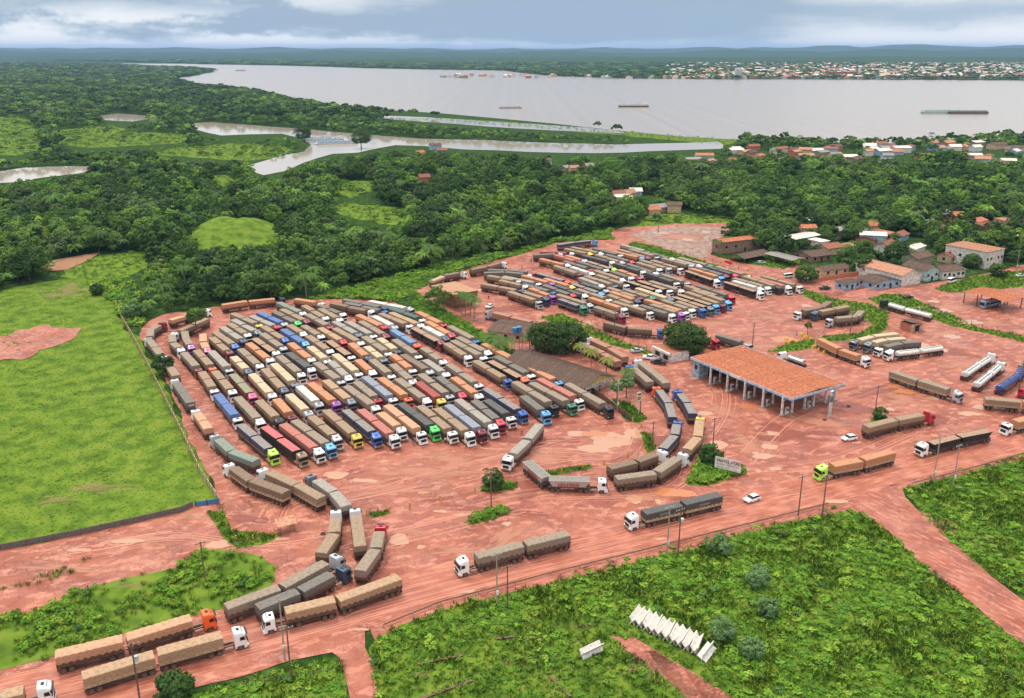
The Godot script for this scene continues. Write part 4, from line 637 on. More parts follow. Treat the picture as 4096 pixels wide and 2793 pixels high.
const BUSHES := [
	[11.4, -296.2, 7.2, 11.5, "mango_tree", "large dark mango tree left of a pair behind the brown roof", "tree", "leaf_mango"],
	[18.3, -296.2, 7.0, 10.5, "mango_tree", "large dark mango tree right of a pair behind the brown roof", "tree", "leaf_mango"],
	[60.2, -293.4, 7.6, 11.5, "mango_tree", "round dark mango tree standing alone beside the white kiosk", "tree", "leaf_mango"],
	[-114.9, -313.2, 3.4, 11.0, "slender_tree", "slender sparse tree in the yard corner among turning trucks", "tree", "leaf_2"],
	[-4.2, -192.7, 2.6, 4.6, "leafy_bush", "dense green bush by the yellow posts", "bush", "leaf_0"],
	[50.0, -207.1, 3.0, 5.5, "leafy_bush", "dark bush under the pole in the grass triangle", "bush", "leaf_0"],
	[104.4, -235.6, 2.2, 3.4, "leafy_bush", "small bush beside the pole near the red-cab truck", "bush", "leaf_1"],
	[31.3, -249.7, 2.2, 6.5, "young_tree", "young silvery tree left of the price board", "tree", "leaf_silver"],
	[34.4, -252.5, 2.4, 7.0, "young_tree", "young silvery tree in front of the lettered gable", "tree", "leaf_silver"],
	[107.5, -312.3, 1.5, 5.5, "young_tree", "thin young tree by the yellow barriers", "tree", "leaf_1"],
	[-54.7, -121.0, 3.4, 2.6, "leafy_bush", "broad dark bush at the bottom edge of road", "bush", "leaf_0"],
	[43.5, -164.5, 2.6, 3.4, "silver_bush", "silvery broad-leaved bush by the roadside weeds", "bush", "leaf_silver"],
	[37.6, -135.8, 2.4, 3.4, "silver_bush", "silvery broad-leaved bush right of the trestles", "bush", "leaf_silver"],
	[48.2, -152.4, 2.6, 3.6, "silver_bush", "silvery bush in the middle of the weeds", "bush", "leaf_silver"],
	[47.4, -143.0, 2.2, 3.2, "silver_bush", "silvery bush below the middle of the weeds", "bush", "leaf_silver"],
	[57.9, -171.7, 2.0, 2.6, "silver_bush", "pale bush near the track junction weeds", "bush", "leaf_4"],
	[41.4, -130.9, 2.2, 3.2, "silver_bush", "silvery bush low in the weeds", "bush", "leaf_silver"],
	[-177.3, -372.1, 3.2, 4.5, "leafy_bush", "dark shrub alone in the grass field", "bush", "leaf_0"],
	[-148.5, -337.6, 4.0, 5.0, "silver_bush", "big silvery shrub at the field corner", "bush", "leaf_silver"],
	[-156.7, -953.5, 10.0, 20.0, "shore_tree", "tall dark tree on the channel shore", "tree", "leaf_0"],
	[-232.4, -1027.2, 10.0, 18.0, "shore_tree", "dark tree beside the moored pontoons", "tree", "leaf_3"],
	[132.7, -394.4, 4.96, 8.07, "village_tree", "round dark tree over the brick garden wall", "tree", "leaf_1"],
	[185.2, -484.2, 6.0, 8.92, "village_tree", "big round tree in a bare yard", "tree", "leaf_1"],
	[172.2, -484.2, 4.8, 8.5, "village_tree", "dark tree right of the white open shed", "tree", "leaf_2"],
	[151.8, -491.4, 6.4, 10.2, "village_tree", "large tree behind the derelict hall", "tree", "leaf_1"],
	[136.9, -508.4, 4.4, 7.65, "village_tree", "light green tree behind the orange roof", "tree", "leaf_1"],
	[147.7, -500.7, 4.8, 8.5, "village_tree", "dark tree between hall and open shed", "tree", "leaf_0"],
	[154.0, -447.8, 3.2, 4.25, "village_tree", "bright green shrub behind the workshop canopy", "tree", "leaf_0"],
	[190.2, -437.2, 6.0, 8.07, "village_tree", "bright green tree above the market hall", "tree", "leaf_0"],
	[220.9, -421.6, 4.4, 7.22, "village_tree", "dark tree in front of the hotel", "tree", "leaf_1"],
	[162.3, -409.5, 4.4, 6.8, "village_tree", "dark tree left of the market hall", "tree", "leaf_1"],
	[231.3, -514.3, 6.4, 9.35, "village_tree", "broad tree on the leafy slope", "tree", "leaf_1"],
	[253.8, -548.2, 6.8, 11.0, "village_tree", "tall dark tree on the slope", "tree", "leaf_1"],
	[245.0, -487.8, 6.4, 8.5, "village_tree", "broad tree behind the red roofed house", "tree", "leaf_0"],
	[227.2, -480.6, 4.8, 7.65, "village_tree", "mid green tree among the roofs", "tree", "leaf_2"],
	[220.8, -450.9, 5.2, 7.65, "village_tree", "pale green tree behind the brown roofs", "tree", "leaf_1"],
	[301.5, -578.9, 6.4, 11.0, "village_tree", "bright lime green tree on the slope", "tree", "leaf_2"],
	[224.0, -528.6, 6.4, 10.2, "village_tree", "dark tree on the leafy slope left", "tree", "leaf_1"],
	[191.4, -493.2, 6.4, 10.2, "village_tree", "big dark tree by the palms", "tree", "leaf_2"],
	[312.0, -555.0, 4.8, 8.5, "village_tree", "tree beside the far coconut palms", "tree", "leaf_2"],
	[198.2, -435.8, 3.6, 5.1, "village_tree", "round bright bush above brown roof", "tree", "leaf_4"],
	[218.3, -423.0, 2.4, 3.82, "village_tree", "small bush at the hotel wall", "tree", "leaf_1"],
	[132.2, -462.0, 2.88, 4.67, "village_tree", "bright shrub at the derelict hall wall", "tree", "leaf_0"],
	[136.4, -452.4, 2.8, 4.25, "village_tree", "dark shrub by the eatery", "tree", "leaf_2"],
	[223.6, -404.4, 4.0, 5.1, "village_tree", "dark shrubs above the bus shed", "tree", "leaf_1"]
]
const GARDEN := [[152.9, -480.2], [254.8, -451.6], [250.4, -528.9], [133.2, -461.4], [234.8, -441.1], [148.0, -519.4], [148.8, -532.0], [225.8, -541.8], [303.4, -536.8], [164.3, -432.5], [173.3, -480.5], [259.4, -480.6], [168.0, -478.8], [247.5, -436.8], [256.3, -440.1], [163.4, -487.5], [211.7, -516.6], [194.1, -528.6], [296.5, -492.7], [222.8, -506.0], [311.6, -529.9], [295.8, -514.5], [298.7, -533.9], [149.6, -453.8], [243.0, -444.3], [144.6, -533.2], [166.9, -469.4], [173.9, -509.9], [166.4, -544.1], [295.6, -491.0], [129.6, -458.5], [254.6, -432.8], [184.2, -520.7], [230.0, -517.4], [323.5, -540.5], [131.4, -480.8], [286.7, -479.8], [170.5, -487.6], [228.0, -464.8], [232.9, -476.2], [247.2, -432.7], [190.7, -516.2], [258.8, -456.5], [268.1, -445.6], [127.4, -467.5], [275.9, -489.5], [132.7, -463.2], [280.3, -470.4], [167.3, -509.3], [133.2, -497.5], [164.4, -431.4], [202.1, -540.8], [290.2, -515.9], [249.2, -512.0], [229.4, -493.9], [257.5, -450.9], [246.1, -482.1], [141.9, -446.8], [244.1, -480.0], [193.2, -438.5], [247.2, -473.7], [292.1, -543.5], [256.8, -533.7], [131.4, -466.2], [292.6, -496.0], [224.4, -538.5], [130.8, -477.9], [177.7, -510.0], [224.3, -535.8], [257.4, -439.6], [142.7, -478.5], [241.6, -444.7], [194.9, -539.1], [249.9, -527.1], [314.7, -531.7], [164.4, -482.6], [256.0, -507.2], [286.9, -475.9], [197.4, -533.6], [215.6, -506.7], [140.8, -480.7], [175.3, -437.8], [309.1, -535.2], [135.8, -454.6], [220.2, -466.8], [190.4, -529.9], [277.6, -493.9], [207.2, -528.8], [301.8, -518.8], [187.9, -536.5], [177.4, -442.3], [233.1, -443.9], [193.5, -538.4], [229.3, -466.5], [239.1, -450.8], [221.3, -541.6], [286.0, -491.8], [248.5, -526.4], [270.8, -483.1], [184.4, -511.0], [240.5, -464.5], [206.6, -513.2], [199.7, -462.8], [140.8, -481.4], [257.7, -475.7], [210.0, -501.3], [230.8, -512.5], [171.5, -509.1], [251.0, -481.7], [229.1, -498.0]]
const PALMS := [
	[-18.3, -340.0, 8.5, 4.6, "coconut palm in the clump beside the louvred tan shed", "palm"],
	[-16.4, -337.9, 8.5, 4.6, "coconut palm in the clump beside the louvred tan shed", "palm"],
	[-20.1, -342.5, 8.5, 4.6, "coconut palm in the clump beside the louvred tan shed", "palm"],
	[-14.7, -332.2, 8.5, 4.6, "coconut palm in the clump beside the louvred tan shed", "palm"],
	[-5.73, -296.1, 5.0, 4.8, "coconut palm in the clump beside the blue water tanks", "palm"],
	[-1.98, -292.6, 5.0, 4.8, "coconut palm in the clump beside the blue water tanks", "palm"],
	[-7.72, -299.6, 5.0, 4.8, "coconut palm in the clump beside the blue water tanks", "palm"],
	[-4.08, -289.4, 5.0, 4.8, "coconut palm in the clump beside the blue water tanks", "palm"],
	[6.28, -297.4, 5.5, 4.0, "single palm between water tanks and mango trees", "palm"],
	[23.2, -286.3, 5.5, 3.8, "yellowish coconut palm behind the long brown roof", "palm_yellow"],
	[26.2, -280.3, 5.5, 3.8, "yellowish coconut palm behind the long brown roof", "palm_yellow"],
	[30.5, -272.2, 5.5, 3.8, "yellowish coconut palm behind the long brown roof", "palm_yellow"],
	[35.6, -260.9, 5.5, 4.2, "coconut palm at the end of the lettered gable", "palm"],
	[156.8, -421.6, 8.0, 4.4, "coconut palm in the garden beside the market hall", "palm"],
	[164.8, -434.3, 8.0, 4.4, "coconut palm in the garden beside the market hall", "palm"],
	[171.2, -443.2, 8.0, 4.4, "coconut palm in the garden beside the market hall", "palm"],
	[176.6, -443.2, 8.0, 4.4, "coconut palm in the garden beside the market hall", "palm"],
	[247.2, -458.8, 8.5, 4.6, "coconut palm in the grove behind the hotel", "palm"],
	[249.0, -455.6, 8.5, 4.6, "coconut palm in the grove behind the hotel", "palm"],
	[250.8, -452.4, 8.5, 4.6, "coconut palm in the grove behind the hotel", "palm"],
	[245.4, -462.0, 8.5, 4.6, "coconut palm in the grove behind the hotel", "palm"],
	[256.2, -458.8, 8.5, 4.6, "coconut palm in the grove behind the hotel", "palm"],
	[244.2, -465.3, 8.5, 4.6, "coconut palm in the grove behind the hotel", "palm"],
	[252.6, -465.3, 8.5, 4.6, "coconut palm in the grove behind the hotel", "palm"],
	[201.0, -496.9, 9.0, 4.6, "tall coconut palm on the leafy slope", "palm"],
	[206.8, -516.3, 9.0, 4.6, "tall coconut palm on the leafy slope", "palm"],
	[306.5, -541.5, 9.0, 4.6, "tall coconut palm on the leafy slope", "palm"],
	[312.0, -559.6, 9.0, 4.6, "tall coconut palm on the leafy slope", "palm"]
]

var M := {}          # materials by key
var T := {}          # textures by key
var cache := {}      # shared meshes
var taken := {}      # names in use
var rng := RandomNumberGenerator.new()
var wob := FastNoiseLite.new()

# ---------------------------------------------------------------- mesh builder
class MB:
	var v := PackedVector3Array()
	var n := PackedVector3Array()
	var u := PackedVector2Array()
	var c := PackedColorArray()
	var i := PackedInt32Array()
	var col := Color.WHITE
	var colored := false
	func tri(a: Vector3, b: Vector3, d: Vector3, nn: Vector3) -> void:
		var k := v.size()
		v.append(a); v.append(b); v.append(d)
		for q in 3: n.append(nn); c.append(col)
		u.append(Vector2(a.x + a.z, a.y)); u.append(Vector2(b.x + b.z, b.y)); u.append(Vector2(d.x + d.z, d.y))
		i.append(k); i.append(k + 1); i.append(k + 2)
	func quad(a: Vector3, b: Vector3, d: Vector3, e: Vector3, out: Vector3) -> void:
		var nn := (d - a).cross(b - a)
		if nn.length() < 1e-9: nn = (e - a).cross(d - a)
		nn = nn.normalized()
		if nn.dot(out) < 0.0:
			nn = -nn
			var t := b; b = e; e = t
		var k := v.size()
		v.append(a); v.append(b); v.append(d); v.append(e)
		for q in 4: n.append(nn); c.append(col)
		u.append(Vector2(0, 0)); u.append(Vector2((b - a).length(), 0)); u.append(Vector2((b - a).length(), (d - b).length())); u.append(Vector2(0, (d - b).length()))
		i.append_array([k, k + 1, k + 2, k, k + 2, k + 3])
	func box(at: Vector3, s: Vector3, turn := Basis()) -> void:
		var h := s * 0.5
		for ax in 3:
			for sg in [-1.0, 1.0]:
				var o := Vector3.ZERO; o[ax] = sg
				var p := Vector3.ZERO; p[(ax + 1) % 3] = 1.0
				var q := Vector3.ZERO; q[(ax + 2) % 3] = 1.0
				quad(at + turn * ((o - p - q) * h), at + turn * ((o + p - q) * h), at + turn * ((o + p + q) * h), at + turn * ((o - p + q) * h), turn * o)
	func span(x0: float, x1: float, y0: float, y1: float, z0: float, z1: float) -> void:
		box(Vector3(x0 + x1, y0 + y1, z0 + z1) * 0.5, Vector3(x1 - x0, y1 - y0, z1 - z0))
	func tube(a: Vector3, b: Vector3, ra: float, rb: float, seg := 8, cap := true) -> void:
		var d := (b - a).normalized()
		var x := d.cross(Vector3.UP if absf(d.y) < 0.9 else Vector3.RIGHT).normalized()
		var y := d.cross(x)
		for k in seg:
			var t0 := TAU * k / seg; var t1 := TAU * (k + 1) / seg
			var e0 := x * cos(t0) + y * sin(t0); var e1 := x * cos(t1) + y * sin(t1)
			quad(a + e0 * ra, a + e1 * ra, b + e1 * rb, b + e0 * rb, e0 + e1)
			if cap:
				tri_out(a, a + e0 * ra, a + e1 * ra, -d)
				tri_out(b, b + e0 * rb, b + e1 * rb, d)
	func tri_out(a: Vector3, b: Vector3, d: Vector3, out: Vector3) -> void:
		var nn := (d - a).cross(b - a)
		if nn.dot(out) < 0.0: tri(a, d, b, out.normalized())
		else: tri(a, b, d, out.normalized())
	func rings(rs: Array, closed := true, smooth := false) -> void:   # loft between rings of equal count
		for r in rs.size() - 1:
			var A: PackedVector3Array = rs[r]
			var B: PackedVector3Array = rs[r + 1]
			var m := A.size()
			var mid := Vector3.ZERO
			for p in A: mid += p
			mid /= m
			for k in (m if closed else m - 1):
				var l := (k + 1) % m
				var ctr := (A[k] + A[l] + B[k] + B[l]) * 0.25
				var o := ctr - mid
				o.y *= 0.25
				quad(A[k], A[l], B[l], B[k], o)
	func cap(r: PackedVector3Array, out: Vector3) -> void:
		var m := Vector3.ZERO
		for p in r: m += p
		m /= r.size()
		for k in r.size(): tri_out(m, r[k], r[(k + 1) % r.size()], out)
	func mesh() -> ArrayMesh:
		return add(ArrayMesh.new())
	func add(am: ArrayMesh) -> ArrayMesh:
		if v.is_empty(): return am
		var a := []
		a.resize(Mesh.ARRAY_MAX)
		a[Mesh.ARRAY_VERTEX] = v; a[Mesh.ARRAY_NORMAL] = n; a[Mesh.ARRAY_TEX_UV] = u; a[Mesh.ARRAY_INDEX] = i
		if colored: a[Mesh.ARRAY_COLOR] = c
		am.add_surface_from_arrays(Mesh.PRIMITIVE_TRIANGLES, a)
		return am

# ---------------------------------------------------------------- nodes
func named(called: String) -> String:
	if not taken.has(called):
		taken[called] = 0
		return called
	taken[called] += 1
	return "%s_%03d" % [called, taken[called]]

func thing(called: String, label: String, category: String, at := Vector3.ZERO, turn := 0.0, group := "") -> Node3D:
	var o := Node3D.new()
	o.name = named(called)
	add_child(o)
	o.position = at; o.rotation.y = turn
	tag(o, label, category, group)
	return o

func tag(o: Node, label: String, category: String, group := "") -> void:
	o.set_meta("label", label); o.set_meta("category", category)
	if group: o.set_meta("group", group)

func part(called: String, mesh: Mesh, mats, parent: Node) -> MeshInstance3D:
	var o := MeshInstance3D.new()
	o.mesh = mesh
	if mats is Array:
		for k in mini(mats.size(), mesh.get_surface_count()): o.set_surface_override_material(k, mats[k])
	else:
		for k in mesh.get_surface_count(): o.set_surface_override_material(k, mats)
	if parent == self:
		o.name = named(called)
		add_child(o)
	else:
		o.name = called
		parent.add_child(o, true)
	return o

func structure(called: String, mesh: Mesh, m) -> MeshInstance3D:
	var o := part(called, mesh, m, self)
	o.set_meta("kind", "structure")
	return o

func lin(r: float, g: float, b: float) -> Color:
	return Color(r, g, b).linear_to_srgb()

func paint(key: String, c: Color, rough := 0.6, metal := 0.0, tex := "", scale := 0.3) -> StandardMaterial3D:
	var m := StandardMaterial3D.new()
	m.resource_name = key
	m.albedo_color = c.linear_to_srgb()
	m.roughness = rough; m.metallic = metal
	if tex:
		m.albedo_texture = T[tex]
		m.uv1_triplanar = true
		m.uv1_world_triplanar = true
		m.uv1_scale = Vector3.ONE * scale
	M[key] = m
	return m

func noise_tex(seed_: int, freq: float, stops: Array, cols: Array, size := 512, warp := 0.0, kind := FastNoiseLite.TYPE_SIMPLEX_SMOOTH, oct := 5) -> NoiseTexture2D:
	var f := FastNoiseLite.new()
	f.seed = seed_; f.frequency = freq; f.noise_type = kind; f.fractal_octaves = oct
	if warp > 0.0:
		f.domain_warp_enabled = true
		f.domain_warp_amplitude = warp
		f.domain_warp_frequency = freq * 1.5
	var t := NoiseTexture2D.new()
	t.width = size; t.height = size; t.seamless = true; t.seamless_blend_skirt = 0.2; t.noise = f
	var g := Gradient.new()
	g.offsets = PackedFloat32Array(stops)
	g.colors = PackedColorArray(cols)
	t.color_ramp = g
	t.generate_mipmaps = false
	return t

func sc(r: float, g: float, b: float, a := 1.0) -> Color:     # a texture colour from a linear one
	var k := Color(r, g, b).linear_to_srgb()
	k.a = a
	return k

func grey(a: float) -> Color:
	return Color(a, a, a)

func textures() -> void:
	T.grain = noise_tex(3, 0.02, [0.25, 0.5, 0.75], [grey(0.78), grey(0.92), grey(1.0)], 256, 20.0)
	T.stain = noise_tex(5, 0.012, [0.2, 0.42, 0.55, 0.8], [Color(0.76, 0.71, 0.67), Color(0.88, 0.85, 0.83), Color(0.97, 0.96, 0.95), Color(1, 0.99, 0.98)], 512, 12.0)
	T.tarp = noise_tex(8, 0.012, [0.2, 0.4, 0.6, 0.8], [Color(0.84, 0.82, 0.81), Color(0.92, 0.91, 0.9), Color(0.98, 0.98, 0.98), Color(1.0, 0.98, 0.95)], 512, 8.0)
	T.bump = noise_tex(9, 0.03, [0.0, 1.0], [grey(0.0), grey(1.0)], 512, 20.0)
	T.tracks = noise_tex(19, 0.03, [0.0, 1.0], [grey(0.0), grey(1.0)], 1024, 10.0, FastNoiseLite.TYPE_SIMPLEX_SMOOTH, 6)
	T.mud = noise_tex(11, 0.006, [0.12, 0.34, 0.46, 0.56, 0.68, 0.85], [sc(0.3, 0.079, 0.046), sc(0.35, 0.097, 0.057), sc(0.395, 0.115, 0.068), sc(0.43, 0.13, 0.077), sc(0.47, 0.153, 0.094), sc(0.51, 0.18, 0.115)], 1024, 60.0, FastNoiseLite.TYPE_SIMPLEX_SMOOTH, 7)
	T.streak = noise_tex(13, 0.012, [0.0, 0.5, 0.585, 0.62, 0.72, 1.0], [sc(0.25, 0.075, 0.05, 0.55), sc(0.27, 0.085, 0.055, 0.0), sc(0.4, 0.15, 0.1, 0.0), sc(0.48, 0.19, 0.125, 0.5), sc(0.52, 0.22, 0.15, 0.62), sc(0.48, 0.19, 0.13, 0.4)], 1024, 50.0, FastNoiseLite.TYPE_SIMPLEX_SMOOTH, 6)
	T.wet = noise_tex(17, 0.008, [0.2, 0.45, 0.55, 0.8], [grey(0.38), grey(0.5), grey(0.68), grey(0.85)], 1024, 50.0, FastNoiseLite.TYPE_SIMPLEX_SMOOTH, 6)
	T.road = noise_tex(23, 0.01, [0.2, 0.4, 0.5, 0.6, 0.8], [sc(0.34, 0.09, 0.046), sc(0.385, 0.105, 0.055), sc(0.42, 0.122, 0.066), sc(0.46, 0.142, 0.082), sc(0.52, 0.18, 0.11)], 1024, 30.0, FastNoiseLite.TYPE_SIMPLEX_SMOOTH, 6)
	T.grass = noise_tex(29, 0.008, [0.15, 0.35, 0.5, 0.65, 0.85], [sc(0.055, 0.1, 0.018), sc(0.09, 0.155, 0.022), sc(0.125, 0.2, 0.028), sc(0.165, 0.235, 0.036), sc(0.2, 0.24, 0.05)], 1024, 60.0, FastNoiseLite.TYPE_SIMPLEX_SMOOTH, 8)
	T.grass_fine = noise_tex(31, 0.06, [0.2, 0.45, 0.7, 0.9], [sc(0.04, 0.085, 0.012, 0.55), sc(0.1, 0.17, 0.025, 0.0), sc(0.16, 0.25, 0.03, 0.35), sc(0.2, 0.27, 0.05, 0.5)], 1024, 10.0, FastNoiseLite.TYPE_SIMPLEX_SMOOTH, 6)
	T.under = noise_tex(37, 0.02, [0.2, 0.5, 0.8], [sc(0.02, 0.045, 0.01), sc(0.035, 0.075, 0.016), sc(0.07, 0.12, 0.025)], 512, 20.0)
	for k in 4: T["splotch_%d" % k] = splotch(61 + k)
	T.current = noise_tex(71, 0.006, [0.2, 0.45, 0.6, 0.8], [sc(0.2, 0.17, 0.145, 0.6), sc(0.27, 0.235, 0.2, 0.0), sc(0.32, 0.27, 0.22, 0.3), sc(0.36, 0.31, 0.26, 0.7)], 512, 60.0)
	T.ripple = noise_tex(41, 0.05, [0.0, 1.0], [grey(0.0), grey(1.0)], 512, 5.0)
	T.far = noise_tex(43, 0.05, [0.2, 0.5, 0.8], [sc(0.025, 0.05, 0.018), sc(0.045, 0.085, 0.028), sc(0.085, 0.13, 0.045)], 1024, 10.0)

# ragged outlines of washed-out silt and wet mud: streaky lobes with a grainy edge
func splotch(seed_: int) -> ImageTexture:
	var f := FastNoiseLite.new()
	f.seed = seed_; f.frequency = 0.011; f.fractal_octaves = 5; f.fractal_gain = 0.5
	f.domain_warp_enabled = true; f.domain_warp_amplitude = 22.0; f.domain_warp_frequency = 0.02
	var im := Image.create(256, 256, false, Image.FORMAT_RGBA8)
	for y in 256:
		for x in 256:
			var d := Vector2(x - 127.5, y - 127.5).length() / 127.5
			var v := (1.0 - d) * 1.25 + f.get_noise_2d(x * 0.8, y * 1.15) * 1.1 - 0.3
			var a := smoothstep(0.0, 0.75, v) * smoothstep(1.0, 0.86, d)
			im.set_pixel(x, y, Color(1, 1, 1, a * 0.8))
	return ImageTexture.create_from_image(im)

func ground_material(key: String, tex: String, tile: float, rough: float) -> StandardMaterial3D:
	var m := StandardMaterial3D.new()
	m.resource_name = key
	m.albedo_texture = T[tex]
	m.uv1_scale = Vector3.ONE / tile
	m.roughness = rough
	m.albedo_color = lin(0.82, 0.82, 0.82)
	M[key] = m
	return m

func materials() -> void:
	var m := ground_material("mud", "mud", 83.0, 1.0)
	m.roughness_texture = T.wet
	m.metallic_specular = 0.5
	m.detail_enabled = true; m.detail_albedo = T.streak; m.detail_uv_layer = BaseMaterial3D.DETAIL_UV_2
	m.heightmap_enabled = true; m.heightmap_texture = T.tracks; m.heightmap_scale = 60.0
	m.albedo_color = lin(0.74, 0.72, 0.7)
	m = ground_material("road", "road", 60.0, 1.0)
	m.albedo_color = lin(0.79, 0.77, 0.74)
	m.roughness_texture = T.wet
	m.detail_enabled = true; m.detail_albedo = T.streak; m.detail_uv_layer = BaseMaterial3D.DETAIL_UV_2
	m = ground_material("grass", "grass", 61.0, 0.95)
	m.detail_enabled = true; m.detail_albedo = T.grass_fine; m.detail_uv_layer = BaseMaterial3D.DETAIL_UV_2
	m.metallic_specular = 0.15
	m.albedo_color = lin(0.82, 0.83, 0.64)
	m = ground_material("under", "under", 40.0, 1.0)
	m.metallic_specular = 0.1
	m = ground_material("far_ground", "far", 900.0, 1.0)
	m.metallic_specular = 0.05
	m = ground_material("gravel", "stain", 25.0, 0.8)
	m.albedo_color = lin(0.3, 0.2, 0.16)
	m = paint("water", Color(0.27, 0.235, 0.2), 0.2)
	m.heightmap_enabled = true; m.heightmap_texture = T.ripple; m.heightmap_scale = 22.0
	m.uv1_scale = Vector3(1, 1, 1) / 60.0
	m.detail_enabled = true; m.detail_albedo = T.current; m.detail_uv_layer = BaseMaterial3D.DETAIL_UV_2
	m = paint("channel_water", Color(0.36, 0.31, 0.26), 0.1)
	m = paint("puddle", Color(0.44, 0.23, 0.145), 0.07)
	m.metallic_specular = 0.6
	m = paint("clay_puddle", Color(0.43, 0.16, 0.065), 0.12)
	m = paint("silt_dark", Color(0.27, 0.075, 0.046), 0.45)
	m = paint("silt_pale", Color(0.45, 0.17, 0.105), 0.5)
	for k in 4:
		for a in [["silt", Color(0.42, 0.165, 0.098), 0.45], ["wet_mud", Color(0.25, 0.062, 0.036), 0.4], ["earth", Color(0.36, 0.17, 0.09), 0.9], ["tan_earth", Color(0.3, 0.2, 0.09), 0.9]]:
			m = paint("%s_%d" % [a[0], k], a[1], a[2])
			m.albedo_texture = T["splotch_%d" % k]
			m.transparency = BaseMaterial3D.TRANSPARENCY_ALPHA
			m.texture_repeat = false
			if a[0].ends_with("earth"): m.albedo_color.a = 0.5
	# paintwork
	var cabs := {W = Color(0.8, 0.8, 0.79), S = Color(0.42, 0.44, 0.46), K = Color(0.02, 0.022, 0.026), N = Color(0.035, 0.06, 0.11), B = Color(0.03, 0.12, 0.42), U = Color(0.1, 0.36, 0.7), R = Color(0.5, 0.015, 0.035), M = Color(0.2, 0.015, 0.03), O = Color(0.8, 0.12, 0.02), Y = Color(0.78, 0.58, 0.08), G = Color(0.04, 0.55, 0.08), D = Color(0.04, 0.22, 0.12), L = Color(0.4, 0.75, 0.06), P = Color(0.34, 0.09, 0.4), A = Color(0.14, 0.17, 0.2), I = Color(0.6, 0.08, 0.2), T = Color(0.3, 0.2, 0.13)}
	for k in cabs:
		m = paint("cab_" + k, cabs[k], 0.35, 0.0)
		m.clearcoat_enabled = true; m.clearcoat = 0.5; m.clearcoat_roughness = 0.15
	# tarpaulins: [top, side, boards]
	var mudc := Color(0.14, 0.075, 0.05)
	var tarps := {g = [Color(0.37, 0.29, 0.215), Color(0.2, 0.145, 0.1), mudc], G = [Color(0.215, 0.19, 0.165), Color(0.1, 0.088, 0.075), mudc], b = [Color(0.41, 0.285, 0.185), Color(0.19, 0.122, 0.078), mudc], k = [Color(0.12, 0.118, 0.115), Color(0.1, 0.098, 0.096), Color(0.06, 0.045, 0.04)],
		o = [Color(0.66, 0.3, 0.15), Color(0.48, 0.17, 0.075), mudc], l = [Color(0.72, 0.4, 0.24), Color(0.55, 0.24, 0.13), mudc], c = [Color(0.7, 0.56, 0.37), Color(0.58, 0.42, 0.25), Color(0.3, 0.18, 0.1)], w = [Color(0.8, 0.77, 0.72), Color(0.66, 0.6, 0.52), Color(0.3, 0.2, 0.14)],
		B = [Color(0.12, 0.22, 0.5), Color(0.03, 0.07, 0.33), Color(0.25, 0.19, 0.15)], h = [Color(0.33, 0.36, 0.45), Color(0.19, 0.2, 0.25), mudc], q = [Color(0.33, 0.29, 0.27), Color(0.06, 0.075, 0.16), Color(0.3, 0.2, 0.13)], z = [Color(0.2, 0.34, 0.58), Color(0.11, 0.21, 0.44), mudc],
		r = [Color(0.58, 0.2, 0.16), Color(0.4, 0.08, 0.07), mudc], v = [Color(0.44, 0.09, 0.075), Color(0.28, 0.045, 0.04), mudc], p = [Color(0.72, 0.17, 0.18), Color(0.04, 0.03, 0.03), Color(0.04, 0.03, 0.03)], e = [Color(0.27, 0.33, 0.27), Color(0.11, 0.15, 0.115), mudc], E = [Color(0.09, 0.16, 0.14), Color(0.03, 0.075, 0.065), mudc],
		s = [Color(0.43, 0.39, 0.345), Color(0.25, 0.21, 0.175), mudc], t = [Color(0.56, 0.36, 0.215), Color(0.26, 0.16, 0.1), mudc], x = [Color(0.48, 0.31, 0.2), Color(0.035, 0.032, 0.032), Color(0.04, 0.035, 0.033)], d = [Color(0.28, 0.185, 0.125), Color(0.11, 0.07, 0.05), mudc], a = [Color(0.31, 0.35, 0.22), Color(0.34, 0.07, 0.06), mudc], m = [Color(0.5, 0.24, 0.16), Color(0.3, 0.15, 0.1), Color(0.38, 0.24, 0.18)], j = [Color(0.3, 0.29, 0.26), Color(0.74, 0.68, 0.6), Color(0.74, 0.68, 0.6)]}
	for k in tarps:
		paint("top_" + k, tarps[k][0] * 0.72, 0.72, 0.0, "tarp", 0.16)
		paint("side_" + k, tarps[k][1 if k in ["q", "x", "p", "a", "j", "k"] else 0] * 0.72, 0.68, 0.0, "tarp", 0.3)
		paint("board_" + k, tarps[k][2], 0.8, 0.0, "stain", 0.3)
	paint("board_cream", Color(0.5, 0.38, 0.24), 0.7, 0.0, "stain", 0.3)
	paint("glass_dark", Color(0.012, 0.014, 0.017), 0.06)
	paint("trim", Color(0.025, 0.025, 0.027), 0.5)
	paint("chrome", Color(0.6, 0.6, 0.6), 0.25, 0.8)
	paint("rubber", Color(0.045, 0.035, 0.032), 0.85)
	paint("muddy_rubber", Color(0.12, 0.07, 0.05), 0.9, 0.0, "stain", 0.7)
	paint("rim", Color(0.17, 0.11, 0.085), 0.7)
	paint("under_frame", Color(0.085, 0.052, 0.04), 0.85, 0.0, "stain", 0.5)
	paint("muddy_steel", Color(0.33, 0.19, 0.13), 0.6, 0.0, "stain", 0.5)
	paint("mud_splash", Color(0.36, 0.19, 0.12), 0.7, 0.0, "stain", 0.5)
	paint("lamp_glass", Color(0.75, 0.73, 0.68), 0.1)
	paint("tail_lamp", Color(0.4, 0.02, 0.02), 0.25)
	paint("tank_white", Color(0.78, 0.76, 0.72), 0.35, 0.0, "grain", 0.2)
	paint("tank_blue", Color(0.03, 0.07, 0.25), 0.3)
	paint("letters_red", Color(0.45, 0.02, 0.03), 0.5)
	paint("letters_white", Color(0.75, 0.74, 0.72), 0.5)
	paint("letters_grey", Color(0.3, 0.3, 0.3), 0.5)
